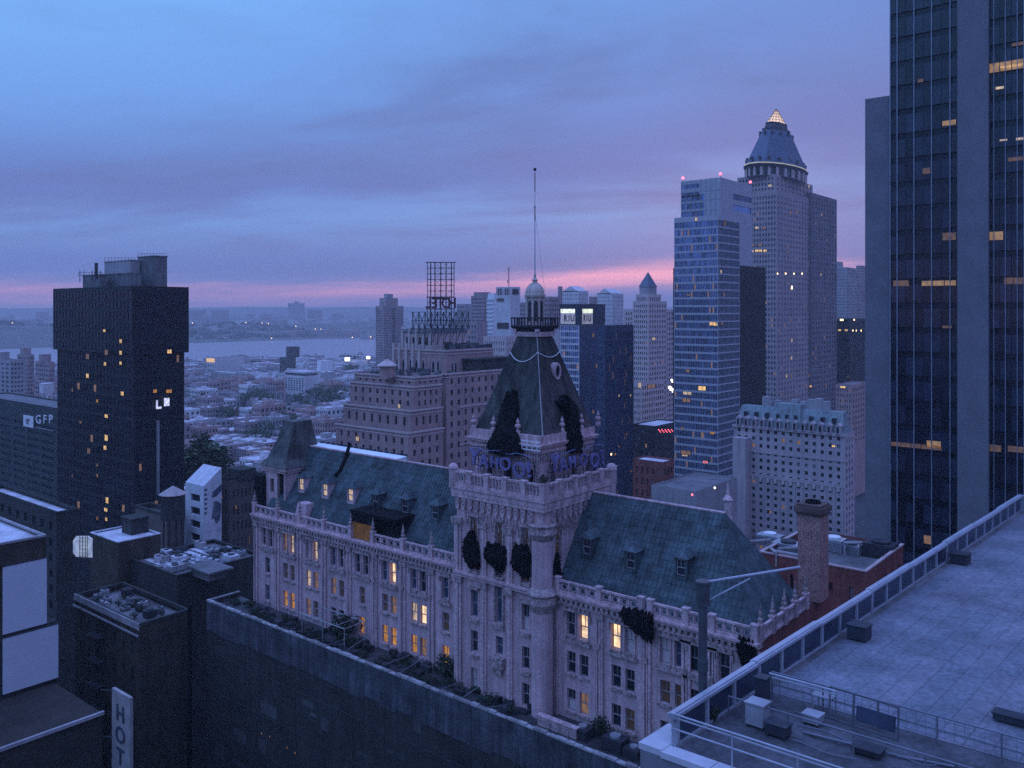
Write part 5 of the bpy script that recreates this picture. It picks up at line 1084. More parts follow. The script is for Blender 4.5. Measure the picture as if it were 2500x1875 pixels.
ct = MB(); cxc, cyc = XT1-.35, FT+.35; ct.lathe(cxc, cyc, [(1.15, 50), (1.15, 73.6)], 20); ct.lathe(cxc, cyc, [(1.1, 75.8), (1.1, 81.2)], 20); M.pieces('corner_column', ct, STONE)
cc = MB(); cc.lathe(cxc, cyc, [(1.2, 73.4), (1.55, 74.3), (1.5, 75.0), (1.65, 75.3), (1.15, 75.9)], 20); cc.lathe(cxc, cyc, [(1.15, 80.9), (1.5, 81.6), (1.4, 82.2), (1.55, 82.5)], 20); M.pieces('column_capital', cc, CARVE)
sc_ = MB()
for z0, z1, o in ((75.0, 75.35, .4), (75.35, 75.6, .55)): sc_.box(XT0-.1, XT1+.05, FT-o, FT-.003, z0, z1); sc_.box(XT1+.003, XT1+o*.6, FT+.4, FYM+.5, z0, z1)
for z0, z1, o in ((83.9, 84.3, .45), (84.3, 84.9, .5), (84.9, 85.3, .65)): sc_.box(XT0-o, XT1+o, FT-o, FT-.006 if z1 < 84.4 else TB+o, z0, z1); 
sc_.box(XT1+.003, XT1+.45, FT, TB, 83.9, 84.3); M.pieces('tower_cornice', sc_, STONEB)
# corbelled arcade under the cornice
arc = MB(); arc.loft([[(x_, d, z_) for x_, z_ in ((-.3, 1.35), (-.3, .5), (-.16, .12), (0, 0), (.16, .12), (.3, .5), (.3, 1.35))] for d in (-.32, -.005)]); ring = MB()
for a in range(10): t0, t1 = a*.628, (a+1)*.628; ring.beam((.2*math.cos(t0), -.36, .85+.26*math.sin(t0)), (.2*math.cos(t1), -.36, .85+.26*math.sin(t1)), .06)
arc.v += []; ARC = arc.mesh('corbel', STONEB); RNG = ring.mesh('corbel_ring', CARVE)
for side, c, u0, u1 in (('F', FT, XT0+.3, XT1-1.5), ('R', XT1, FT+1.6, TB-.3)):
    n_ = int((u1-u0)/.92)
    for k in range(n_+1):
        p = P3(side, c, u0+(u1-u0)*k/n_, 82.5, 0); o = M.inst('corbel', ARC, p, rz=0 if side == 'F' else math.pi/2); q = bpy.data.objects.new('corbel_ring', RNG); COL.objects.link(q); q.parent = o
# drop tracery below the arcade
lt = MB()
for side, c, u0, u1 in (('F', FT, XT0+1.4, XT1-1.6), ('R', XT1, FT+1.6, TB-1)):
    n_ = int((u1-u0)/.46)
    for k in range(n_):
        u = u0+(u1-u0)*k/n_; u2 = u+.23; u3 = u+.46; f = lambda uu, zz: P3(side, c, uu, zz, -.07)
        lt.beam(f(u, 82.4), f(u2, 81.0 if k % 2 else 80.7), .06); lt.beam(f(u2, 81.0 if k % 2 else 80.7), f(u3, 82.4), .06)
M.part('drop_tracery', lt, CARVE, kind='stuff')
carv.v += tcv.v and []; 
for q in (tcv,): 
    i0 = len(carv.v); carv.v += q.v; carv.f += [tuple(i0+j for j in f_) for f_ in q.f]; carv.m += q.m
# window heads, balconets and bay ornaments on the tower front
for cx_ in bx:
    for z in (81.95, 75.7): carv.box(cx_-.75, cx_+.75, FT-.25, FT-.37+.35, z, z+.22)
    carv.box(cx_-.7, cx_-.52, FT-.15, FT-.01, 76, 81.9); carv.box(cx_+.52, cx_+.7, FT-.15, FT-.01, 76, 81.9)
for i, z in ((0, 70.5), (0, 66.6), (2, 70.7), (2, 66.6), (2, 62.7), (0, 62.2)): carv.box(bx[i]-.7, bx[i]+.7, FT-.28, FT-.011, z-.3, z-.02)
for i, z in ((0, 73.9), (2, 73.9)): carv.box(bx[i]-.8, bx[i]+.8, FT-.35, FT-.012, z, z+.3)
carv.box(bx[1]-.75, bx[1]-.52, FT-.2, FT-.013, 70.9, 76.0); carv.box(bx[1]+.52, bx[1]+.75, FT-.2, FT-.013, 70.9, 76.0); carv.box(bx[1]-.9, bx[1]+.9, FT-.7, FT-.014, 66.2, 67.3); carv.box(bx[1]-.6, bx[1]+.6, FT-.5, FT-.015, 65.4, 66.2); carv.box(bx[1]-.8, bx[1]+.8, FT-.3, FT-.016, 70.3, 70.9)
M.pieces('carved_ornament', carv, CARVE)
# tower parapet with pierced panels
PZ = 85.3
for side, c, us in (('F', FT-.42, [XT0-.25+k*(XT1-XT0+.6)/5 for k in range(6)]), ('R', XT1+.42, [FT-.2+k*(TB-FT+.4)/5 for k in range(6)])):
    for a, c2 in zip(us[:-1], us[1:]): 
        p = P3(side, c, (a+c2)/2, PZ, 0); M.inst('parapet_panel', PAN, p, scale=(c2-a-.7, 1.1, 1.18), rz=0 if side == 'F' else math.pi/2)
    for u in us: M.inst('parapet_post', POST, P3(side, c, u, PZ, 0), scale=(1.15, 1.0, 1.06), rz=0 if side == 'F' else math.pi/2)
b = MB(); b.box(XT0, XT1, FT, TB, 85.0, 85.32); M.part('terrace', b, TAR)
b = MB(); b.lathe(XT0-.15, FT-.4, [(.5, PZ), (.5, PZ+1.7), (.6, PZ+1.8), (.5, PZ+2.1), (.3, PZ+2.3), (.1, PZ+2.36)], 12); b.lathe(XT1+.4, TB-.2, [(.55, PZ-2), (.55, PZ+1.2), (.68, PZ+1.3), (.6, PZ+1.7), (.35, PZ+1.95), (.1, PZ+2.02)], 12); M.pieces('corner_turret', b, STONE)
# upper stage
UX0, UX1, UY0, UY1 = -66.6, -56.9, 73.8, 83.9; UZ = 89.7
b = MB(); ops = [(UX1-1.7, UX1-.9, 85.6, 87.6), (UX0+2.1, UX0+2.9, 86.4, 87.6), (UX0+4.6, UX0+5.8, 86, 88.4)]; wall(b, 'F', UY0, UX0, UX1, 85, UZ, ops, .5); og = MB(); panes(og, 'F', UY0, ops, .48)
ops = [(UY0+2.1, UY0+2.8, 85.6, 88), (UY0+6, UY0+7, 86, 88), (UY0+8.8, UY0+9.6, 86, 88)]; wall(b, 'R', UX1, UY0, UY1, 85, UZ, ops, .5); panes(og, 'R', UX1, ops, .48); b.face([(UX0, UY0, 85), (UX0, UY1, 85), (UX0, UY1, UZ), (UX0, UY0, UZ)]); US = M.part('upper_stage', b, STONE); M.part('upper_opening', og, BLACK, US)
b = MB()
for z0, z1, o in ((UZ-.25, UZ, .2), (UZ+.35, UZ+.6, .45), (UZ+.6, UZ+.75, .6), (UZ+.75, UZ+1.65, .25)): b.box(UX0-o, UX1+o, UY0-o, UY1+o, z0, z1)
b.box(UX0-.05, UX1+.05, UY0-.05, UY1+.05, UZ, UZ+.35); M.pieces('upper_cornice', b, STONEB, US)
b = MB()
for k in range(26): u = UX0+(k+.5)*(UX1-UX0)/26; b.box(u-.12, u+.12, UY0-.22, UY0-.06, UZ-1.1, UZ-.3)
for k in range(26): u = UY0+(k+.5)*(UY1-UY0)/26; b.box(UX1+.06, UX1+.22, u-.12, u+.12, UZ-1.1, UZ-.3)
for dx, dy in ((-.6, -.16), (-.2, -.16)): b.box(UX1+dx-.12, UX1+dx+.12, UY0-.3, UY0-.01, UZ-2.2, UZ-1.2)
M.pieces('upper_frieze', b, CARVE, US)
b = MB(); x = on_y(1308, UY0)[0]
for k in range(3): b.box(x-1.5, x+1.1, UY0-.62, UY0-.58, UZ+.1+k*.45, UZ+.22+k*.45)
for k in range(4): b.box(x-1.5+k*.7, x-1.42+k*.7, UY0-.6, UY0-.56, UZ+.1, UZ+1.2)
M.part('guard_rail', b, WHITE, US)
urn = MB(); urn.lathe(0, 0, [(.3, 0), (.3, .3), (.12, .45), (.36, .8), (.3, 1.0), (.12, 1.1), (.2, 1.3), (.03, 1.75)], 10); URN = urn.mesh('urn_finial', STONEB)
for px, side in ((1264, 'F'), (1157, 'F'), (1372, 'R'), (1419, 'R'), (1460, 'R'), (1205, 'F')):
    p = (on_y(px, UY0)[0], UY0, UZ+1.65) if side == 'F' else (UX1, on_x(px, UX1)[0], UZ+1.65); M.inst('urn_finial', URN, p)
# pyramid roof
PC = ((UX0+UX1)/2+.1, (UY0+UY1)/2+.2); PB = UZ+1.55; PT = 102.0; hb = 4.85; ht = 1.45
def pr(z):                                   # half width, very slightly flared at the foot
    f = (z-PB)/(PT-PB); return hb*(1-f)+ht*f+.35*max(0, .25-f)
b = MB(); lv = [PB+(PT-PB)*k/10 for k in range(11)]
b.loft([[(PC[0]+sx_*pr(z), PC[1]+sy_*pr(z), z) for sx_, sy_ in ((-1, -1), (1, -1), (1, 1), (-1, 1))] for z in lv]); b.m = [1 if (k % 4 == 1 and k < 40) else 0 for k in range(len(b.f))]; PR = M.part('pyramid_roof', b, [ROOFN, mat('rusty_slate_roof', (.135, .105, .105), .8, var=.4, scale=.35, streak=.6, fine=.3)])
sm = MB()
for k in range(-19, 20):
    f = k/20
    for z0, z1 in ((lv[0], lv[10]),):
        sm.beam((PC[0]+f*pr(z0), PC[1]-pr(z0)-.02, z0), (PC[0]+f*pr(z1), PC[1]-pr(z1)-.02, z1), .03); sm.beam((PC[0]+pr(z0)+.02, PC[1]+f*pr(z0), z0), (PC[0]+pr(z1)+.02, PC[1]+f*pr(z1), z1), .03)
M.part('roof_seams', sm, ROOFN, PR, kind='stuff')
hp = MB()
for a, c_ in zip(lv[:-1], lv[1:]): hp.tube((PC[0]+pr(a), PC[1]-pr(a), a), (PC[0]+pr(c_), PC[1]-pr(c_), c_), .06, 6)
M.part('hip_roll', hp, GREYC, PR)
cb = MB(); pts = []
for t in [k/10 for k in range(11)]: z = 100.2-1.1*math.sin(math.pi*t)-.0; u = -1+2*t; pts.append((PC[0]+u*pr(z), PC[1]-pr(z)-.1, z))
for t in [k/10 for k in range(1, 11)]: z = 100.2-.6*math.sin(math.pi*t); u = -1+2*t; pts.append((PC[0]+pr(z)+.1, PC[1]+u*pr(z), z))
for a, c_ in zip(pts[:-1], pts[1:]): cb.tube(a, c_, .05, 5)
M.part('pale_cable', cb, WHITE, PR)
z = 98.0; q = fx(1354, 902, PC[0]+pr(z))[0]; b = MB(); ow = MB(); xo = PC[0]+pr(z-.8)+.12
b.loft([[(xo+d, q+.62*math.cos(a*.524)*s_, z+1.0*math.sin(a*.524)*s_) for a in range(12)] for d, s_ in ((-.6, 1), (.12, 1), (.12, .68), (.0, .68))]); M.part('oval_surround', b, STONE, PR)
ow.face([(xo+.02, q+.42*math.cos(a*.524), z+.68*math.sin(a*.524)) for a in range(12)]); M.part('oval_window', ow, GLASSD, PR)
# platform, black gallery, lantern, dome
b = MB(); b.box(PC[0]-1.65, PC[0]+1.65, PC[1]-1.65, PC[1]+1.65, PT-.05, PT+.5); 
for sx_, sy_ in ((-1, -1), (1, -1), (1, 1), (-1, 1)): b.box(PC[0]+sx_*1.6-.2, PC[0]+sx_*1.6+.2, PC[1]+sy_*1.6-.2, PC[1]+sy_*1.6+.2, PT+.5, PT+1.0)
M.part('platform', b, STONEB)
ga = MB(); rc4 = lambda h_, z: [(PC[0]+sx_*h_, PC[1]+sy_*h_, z) for sx_, sy_ in ((-1, -1), (1, -1), (1, 1), (-1, 1))]
ga.loft([rc4(1.45, PT+.5), rc4(1.95, PT+1.0), rc4(2.0, PT+1.1), rc4(2.0, PT+1.25)])
for s_ in (-1, 1):
    for k in range(9):
        u = -1.9+k*.475
        ga.box(PC[0]+u-.05, PC[0]+u+.05, PC[1]+s_*1.92-.05, PC[1]+s_*1.92+.05, PT+1.25, PT+2.0); ga.box(PC[0]+s_*1.92-.05, PC[0]+s_*1.92+.05, PC[1]+u-.05, PC[1]+u+.05, PT+1.25, PT+2.0)
    ga.box(PC[0]-2, PC[0]+2, PC[1]+s_*1.92-.08, PC[1]+s_*1.92+.08, PT+2.0, PT+2.16); ga.box(PC[0]+s_*1.92-.08, PC[0]+s_*1.92+.08, PC[1]-1.84, PC[1]+1.84, PT+2.0, PT+2.16)
M.part('gallery', ga, STEEL)
CREAMS = mat('lantern_stone', (.56, .47, .42), .8, var=.15, streak=.2)
lz0, lz1 = PT+1.25, 106.8; b = MB(); b.lathe(PC[0], PC[1], [(1.02, lz0), (1.02, lz1-.4), (1.25, lz1-.25), (1.3, lz1), (1.12, lz1+.05)], 8, rot=.39)
for k in range(8): a = k*.785+.39; x, y = PC[0]+1.05*math.cos(a), PC[1]+1.05*math.sin(a); b.lathe(x, y, [(.12, lz0), (.1, lz1-.5), (.17, lz1-.3), (.05, lz1+.5)], 6)
LN = M.part('lantern', b, CREAMS)
b = MB()
for k in range(8):
    a = k*.785+.785; ca, sa = math.cos(a), math.sin(a); cxl, cyl = PC[0]+.965*ca, PC[1]+.965*sa; tt = (-sa, ca)
    b.loft([[(cxl+tt[0]*u+ca*d, cyl+tt[1]*u+sa*d, zz) for u, zz in ((-.22, lz0+.5), (.22, lz0+.5), (.22, lz1-1.0), (.12, lz1-.75), (0, lz1-.68), (-.12, lz1-.75), (-.22, lz1-1.0))] for d in (-.1, .03)])
M.pieces('lantern_window', b, STEEL, LN)
b = MB(); b.lathe(PC[0], PC[1], [(1.08, lz1+.05), (1.05, lz1+.4), (.9, lz1+.8), (.62, lz1+1.15), (.3, lz1+1.35), (.28, lz1+1.6), (.38, lz1+1.7), (.16, lz1+1.95), (.12, lz1+2.4), (.05, lz1+2.6)], 16); DM = M.part('dome', b, CREAMS, smooth=False)
b = MB()
for k in range(8):
    a = k*.785; 
    for (r0, z0), (r1, z1) in zip([(1.1, .1), (1.07, .4), (.92, .8), (.64, 1.15)], [(1.07, .4), (.92, .8), (.64, 1.15), (.32, 1.36)]): b.beam((PC[0]+r0*math.cos(a), PC[1]+r0*math.sin(a), lz1+z0), (PC[0]+r1*math.cos(a), PC[1]+r1*math.sin(a), lz1+z1), .06)
M.part('dome_rib', b, CREAMS, DM)
# flagpole with halyard
fp = (PC[0], PC[1], lz1+2.5); FP = Thing('flagpole', 'tall thin white flagpole with dark ball rising from the dome', 'flagpole', fp); zt = 121.2
b = MB(); b.tube(fp, (fp[0], fp[1], zt-6), .085, 6, 0, .055); b.tube((fp[0], fp[1], zt-6), (fp[0], fp[1], zt), .05, 6, 0, .035); FP.part('pole', b, mat('pole_white', (.55, .53, .56), .5))
b = MB(); b.lathe(fp[0], fp[1], [(.03, zt-.02), (.16, zt+.08), (.19, zt+.2), (.16, zt+.32), (.03, zt+.4)], 10); FP.part('ball', b, STEEL)
b = MB(); b.tube((fp[0], fp[1], zt-2.4), (fp[0], fp[1], zt-.2), .055, 5); b.tube((fp[0], fp[1], zt-5.9), (fp[0], fp[1], zt-4.2), .06, 5); b.lathe(fp[0], fp[1], [(.05, zt-4.3), (.12, zt-4.2), (.04, zt-4.05)], 6); FP.part('dark_band', b, STEEL)
b = MB(); b.tube((fp[0]+.05, fp[1], zt-5), (PC[0]+.7, PC[1]+1.0, lz1+.3), .015, 4); FP.part('halyard', b, GALV)

# ------------------------------------------------------------------ roof letters
PUR = mat('purple_sign_letters', (.17, .15, .31), .5, var=.3, island=.0)
def yahoo(side, c, pxs, zb, hgt, label):
    loc = P3(side, c, on_y(pxs[2], c)[0] if side == 'F' else on_x(pxs[2], c)[0], 85.32, 0); S = Thing('rooftop_letters', label, 'sign', loc); fr = MB()
    for i, (ch, px) in enumerate(zip('YAHOO!', pxs)):
        u = on_y(px, c)[0] if side == 'F' else on_x(px, c)[0]
        s_ = hgt*(.95, .78, .66, .74, .86, .9)[i]; dz = (.12, 0, .1, .05, -.3, -.2)[i]*hgt*.8
        me = text_mesh(ch, s_*1.42, .14, PUR, .03); o = S.inst('letter', me, P3(side, c, u, zb+dz, 0)); o.rotation_euler = (math.pi/2, (0.1, -.05, .04, -.06, .03, -.12)[i], 0 if side == 'F' else math.pi/2); o.scale = ((1.0, 1, 1) if side == 'F' else (.95, 1, 1))
        for e in (-.45, .45): fr.tube(P3(side, c, u+e, 85.3, .3), P3(side, c, u+e*.8, zb+1.5, .3), .045, 5); fr.tube(P3(side, c, u+e, 85.3, 1.0), P3(side, c, u+e, zb+1.0, .3), .035, 5)
    ua, uz = [(on_y(p, c)[0] if side == 'F' else on_x(p, c)[0]) for p in (pxs[0]-8, pxs[-1]+4)]
    for z in (zb+.1, zb+1.2): fr.tube(P3(side, c, ua, z, .3), P3(side, c, uz, z, .3), .05, 5)
    S.part('support_frame', fr, STEEL)
    b = MB(); prev = None
    for k in range(9): u = ua+(uz-ua)*k/8; p = P3(side, c, u, zb+hgt*.98+.18*math.sin(k*2.2)+.1, .1); b.tube(prev, p, .04, 5) if prev else None; prev = p
    S.part('cable', b, mat('blue_cable', (.2, .22, .42), .6))
yahoo('F', 72.5, (1157, 1182, 1208, 1235, 1268, 1293), 87.35, 1.9, 'purple YAHOO! letters on the street side of the tower terrace')
yahoo('R', -55.7, (1354, 1375, 1397, 1424, 1451, 1471), 87.35, 1.9, 'purple YAHOO! letters on the flank of the tower terrace')
# parapet bush
b = MB(); leaves(b, (XT1+.1, FT-.1, 87.2), .6, 160, .16); single('parapet_bush', b, LEAFD, 'small bush growing on the tower parapet corner', 'bush')

# ------------------------------------------------------------------ black netting draped on the building
def fray(b, rings, r, side):          # loose torn ends all over the net, thickest along its edges
    n_ = len(rings[0])-1
    for _ in range(420):
        k = r.randrange(len(rings)); e = r.random(); j = 0 if e < .3 else (n_ if e < .6 else r.randrange(n_+1))
        if r.random() < .3: k = r.choice((0, len(rings)-1)); j = r.randrange(n_+1)
        k2 = min(k+1, len(rings)-1); t = r.random(); p = Vector(rings[k][j]).lerp(Vector(rings[k2][j]), t)
        a = Vector((r.uniform(-1, 1), r.uniform(-1, 1), r.uniform(-1, .6))).normalized(); q = a.orthogonal().normalized(); s_ = r.uniform(.1, .28); p = p+a*r.uniform(0, .12)
        b.face([p-a*s_, p+q*s_*.35, p+a*s_*.9, p-q*s_*.35])
def drape(label, side, c, rows, seed=0, bulge=.5, ragged=.25, back=None):
    """rows: (u_left, u_right, z, distance out) from top to bottom"""
    r = random.Random(seed); n_ = 20; b = MB(); rings = []
    for k, (u0, u1, z, o) in enumerate(rows):
        row = []
        for j in range(n_+1):
            t = j/n_; u = u0+(u1-u0)*t; dz = 0
            if k == 0: dz = (r.uniform(.2, 1.0) if j % 2 else r.uniform(-1, -.2))*ragged*1.6
            if k == len(rows)-1: dz = (r.uniform(.2, 1.0) if j % 3 else r.uniform(-1.4, -.4))*ragged
            row.append(P3(side, c, u+r.uniform(-.14, .14), z+dz+r.uniform(-.06, .06), -o-bulge*math.sin(math.pi*t)*(.6+.4*math.sin(k*1.3))-r.uniform(0, .1)))
        rings.append(row)
    i0 = len(b.v)
    for row in rings: b.v += row
    bk = [[P3(side, c, (p[0] if side == 'F' else p[1]), p[2], -max(.02, rows[k][3]-.12)) for p in row] for k, row in enumerate(rings)]
    for row in bk: b.v += row
    m_ = n_+1; nr = len(rings); off = nr*m_
    for k in range(nr-1):
        for j in range(n_):
            a = i0+k*m_+j; b.f.append((a, a+1, a+m_+1, a+m_)); b.m.append(0); b.f.append((a+off, a+off+m_, a+off+m_+1, a+off+1)); b.m.append(0)
        for j in (0, n_): a = i0+k*m_+j; b.f.append((a, a+m_, a+m_+off, a+off)); b.m.append(0)
    for k in (0, nr-1):
        for j in range(n_): a = i0+k*m_+j; b.f.append((a, a+1, a+1+off, a+off)); b.m.append(0)
    fray(b, rings, r, side)
    return single('netting_drape', b, BLACK, label, 'netting')
def pxrows(side, c, lst): 
    out = []
    for pa, pb, py, o in lst:
        if side == 'F': u0, z = fy((pa+pb)/2, py, c); u0, u1 = on_y(pa, c)[0], on_y(pb, c)[0]
        else: u0, z = fx((pa+pb)/2, py, c); u0, u1 = on_x(pa, c)[0], on_x(pb, c)[0]
        out.append((u0, u1, z, o))
    return out
for k, (lst, lab) in enumerate((([(1150, 1160, 1302, .3), (1138, 1172, 1318, .35), (1134, 1174, 1345, .4), (1140, 1176, 1366, .4), (1152, 1174, 1378, .3)], 'black netting over the first tall tower window beside the roof'), ([(1192, 1240, 1332, .3), (1191, 1240, 1345, .4), (1191, 1240, 1365, .45), (1200, 1238, 1378, .4), (1215, 1232, 1386, .3)], 'black netting slung across the middle tall tower window'), ([(1260, 1298, 1335, .3), (1256, 1299, 1350, .4), (1255, 1300, 1375, .45), (1265, 1299, 1392, .4), (1280, 1296, 1402, .3)], 'black netting over the tall tower window beside the corner column'))):
    drape(lab, 'F', FT, pxrows('F', FT, lst), k, .35, .28)
drape('pointed black netting hanging beside the tower corner column', 'R', XT1, pxrows('R', XT1, [(1356, 1359, 1350, .1), (1352, 1362, 1378, .15), (1350, 1366, 1403, .15)]), 5, .1, .05)
drape('large black netting slung over the wing balustrade', 'F', FYM, pxrows('F', FYM, [(1527, 1602, 1488, .5), (1525, 1602, 1500, .75), (1533, 1602, 1522, .8), (1555, 1602, 1540, .7), (1575, 1600, 1552, .6)]), 8, .35, .25)
drape('black netting hanging on the brick corner behind the steel mast', 'F', FYM, pxrows('F', FYM, [(1806, 1845, 1560, .4), (1806, 1850, 1580, .5), (1812, 1850, 1605, .5), (1822, 1846, 1630, .4)]), 9, .3, .25)
# two heavy drapes over the dormers of the pyramid roof
def roofdrape(label, side, prof, seed):
    c = UY0-.7 if side == 'F' else UX1+.7; rows = []
    for pa, pb, py in prof:
        cc = c
        for _ in range(6):
            (u, z) = fy((pa+pb)/2, py, cc) if side == 'F' else fx((pa+pb)/2, py, cc)
            if z > PB: cc = PC[1]-pr(z)-.8 if side == 'F' else PC[0]+pr(z)+.8
            else: cc = c
        if side == 'F': u0, u1 = on_y(pa, cc)[0], on_y(pb, cc)[0]; o = c-cc
        else: u0, u1 = on_x(pa, cc)[0], on_x(pb, cc)[0]; o = cc-c
        rows.append((u0, u1, z, o))
    r = random.Random(seed); b = MB(); n_ = 10; rings = []
    for k, (u0, u1, z, o) in enumerate(rows):
        fr = [P3(side, c, u0+(u1-u0)*j/n_+r.uniform(-.15, .15), z+(r.uniform(-.6, .6) if k == 0 else r.uniform(-.12, .12)), -o-.5*math.sin(math.pi*j/n_)-r.uniform(0, .12)) for j in range(n_+1)]
        bk = [P3(side, c, u0+(u1-u0)*j/n_, z, -o+1.6) for j in range(n_, -1, -1)]
        rings.append(fr+bk)
    b.loft(rings); fray(b, [q[:n_+1] for q in rings], r, side); return single('netting_drape', b, BLACK, label, 'netting')
roofdrape('tall black drape over the street-side dormer of the pyramid roof', 'F', [(1240, 1252, 960), (1226, 1256, 990), (1219, 1256, 1015), (1216, 1255, 1038), (1204, 1260, 1062), (1192, 1267, 1080), (1190, 1272, 1093), (1196, 1271, 1108)], 21)
roofdrape('ragged black drape over the flank dormer of the pyramid roof', 'R', [(1364, 1380, 975), (1372, 1402, 988), (1388, 1410, 1006), (1391, 1412, 1030), (1390, 1416, 1056), (1391, 1421, 1080), (1392, 1420, 1102)], 22)
# ------------------------------------------------------------------ brick annex behind the wing, chimney and plant roof
x0, x1, y0, y1, zt = block(1855, 2115, 2205, 1397, 108)
T = tower('brick_annex', 'red brick annex with parapet roof full of air handling plant', x0, x1, y0, y1, zt, RED, GLASSD, dict(nu=5, fh=3.6, wu=.2), dict(nu=5, fh=3.6, wu=.25), zv=50, parapet=2.2)
b = MB()
for q in ((x0-.1, x1+.1, y0-.1, y0+.35), (x1-.35, x1+.1, y0+.35, y1+.1), (x0-.1, x0+.35, y0+.35, y1)): b.box(*q, zt, zt+.18)
T.part('coping', b, mat('brick_coping', (.5, .36, .36), .8))
def ac_unit(px, py, z, w_, d_, h, label, kind=0):
    p = atz(px, py, z); A_ = Thing('air_handler', label, 'air conditioner', (p[0], p[1], z)); b = MB()
    b.box(p[0]-w_/2, p[0]+w_/2, p[1]-d_/2, p[1]+d_/2, z, z+h); 
    for k in range(4): b.box(p[0]-w_/2-.02, p[0]-w_/2+.06, p[1]-d_/2+k*d_/4, p[1]-d_/2+k*d_/4+.06, z, z+h+.02)
    A_.part('casing', b, GALV if kind != 2 else STEEL); f_ = MB(); f_.lathe(p[0], p[1], [(min(w_, d_)*.4, z+h), (min(w_, d_)*.42, z+h+.3), (min(w_, d_)*.36, z+h+.32), (.1, z+h+.12)], 14); A_.part('fan_cowl', f_, WHITE if kind == 1 else STEEL)
    g_ = MB()
    for k in range(6): g_.box(p[0]-w_/2+.1, p[0]+w_/2-.1, p[1]-d_/2-.04, p[1]-d_/2+.0, z+.15+k*(h-.3)/6, z+.2+k*(h-.3)/6)
    A_.part('louvre', g_, STEEL); return A_
zr = zt-1.4
for px, py, w_, d_, h, lab, k in ((1880, 1330, 3.5, 2.2, 1.5, 'pale roof plant unit nearest the mansard hip', 1), (1925, 1352, 4, 2.6, 1.6, 'grey air handler just left of the brick chimney', 0), (2035, 1345, 3, 2.4, 1.8, 'white-cowled air handler just right of the brick chimney', 1), (2075, 1350, 3.2, 2.6, 1.4, 'long grey air handler by the annex parapet', 0), (2150, 1360, 4, 3, 2.0, 'large dark air handler in the annex corner', 2)): ac_unit(px, py, zr, w_, d_, h, lab, k)
duct = MB()
for (pa, pya), (pb, pyb) in (((1833, 1322), (1880, 1318)), ((1880, 1336), (1895, 1350)), ((1900, 1340), (1960, 1336)), ((2060, 1325), (2105, 1325)), ((1890, 1345), (1950, 1356))): duct.tube(atz(pa, pya, zr+1.8), atz(pb, pyb, zr+1.8), .22, 8)
for px, py in ((1835, 1322), (1895, 1350), (1958, 1336), (2062, 1325), (2100, 1325)): p = atz(px, py, zr+1.8); duct.tube((p[0], p[1], zr), p, .14, 6)
single('roof_ducts', duct, GREYC, 'white insulated pipes looping over the brick annex roof', 'ducts')
# stone pinnacle at the roof hip
p = at(1777, 1262, 90); b = MB(); b.lathe(p[0], p[1], [(.45, p[2]-6), (.45, p[2]-.5), (.6, p[2]-.3), (.4, p[2]+.2), (.42, p[2]+1.6), (.6, p[2]+1.8), (.2, p[2]+2.3), (.1, p[2]+3.3), (.02, p[2]+3.6)], 6); single('stone_pinnacle', b, STONEB, 'slender stone pinnacle standing behind the hip of the green roof', 'pinnacle')
# chimney
p = atz(1985, 1455, 75.6); cxk, cyk = p[0], p[1]; zt = zat(1262, 87); CH = Thing('chimney', 'stout red brick chimney with a dark crown', 'chimney', (cxk, cyk, 75.4))
bk = MB(); ch_ = .26; n_ = int((zt-75.4)/ch_)
BRK = mat('chimney_brick', (.42, .23, .21), .9, var=.3, scale=1.2, fine=.35, island=.28)
b = MB(); b.box(cxk-1.15, cxk+1.15, cyk-1.15, cyk+1.15, 75.4, zt); CH.part('shaft', b, mat('chimney_mortar', (.20, .15, .14), .95))
bf = MB(); br_ = MB(); w_ = .55
proto = MB(); proto.box(-.5, .5, -.02, .02, 0, 1)
rows_ = 30; hh = (zt-75.4)/rows_
BM_ = MB(); BM_.box(-.265, .265, -.035, .035, .012, hh-.012); BMM = BM_.mesh('brick', BRK)
HB = MB(); HB.box(-.125, .125, -.035, .035, .012, hh-.012); HBM = HB.mesh('brick', BRK)
for r in range(rows_):
    row = [(-.8625+k*.575, BMM) for k in range(4)] if r % 2 else [(-1.006, HBM)]+[(-.575+k*.575, BMM) for k in range(3)]+[(1.006, HBM)]
    for u, me in row: CH.inst('brick', me, (cxk+u, cyk-1.15, 75.4+r*hh)); CH.inst('brick', me, (cxk+1.15, cyk+u, 75.4+r*hh), rz=math.pi/2)
b = MB(); b.box(cxk-1.3, cxk+1.3, cyk-1.3, cyk+1.3, zt, zt+.3); b.box(cxk-1.45, cxk+1.45, cyk-1.45, cyk+1.45, zt+.3, zt+.85); b.box(cxk-1.25, cxk+1.25, cyk-1.25, cyk+1.25, zt+.85, zt+1.1); CH.part('crown', b, mat('sooty_crown', (.13, .08, .075), .95, var=.4))
b = MB(); b.lathe(cxk, cyk, [(.8, zt+1.1), (.75, zt+1.35), (.6, zt+1.35), (.55, zt+1.12)], 12); CH.part('flue', b, BLACK)
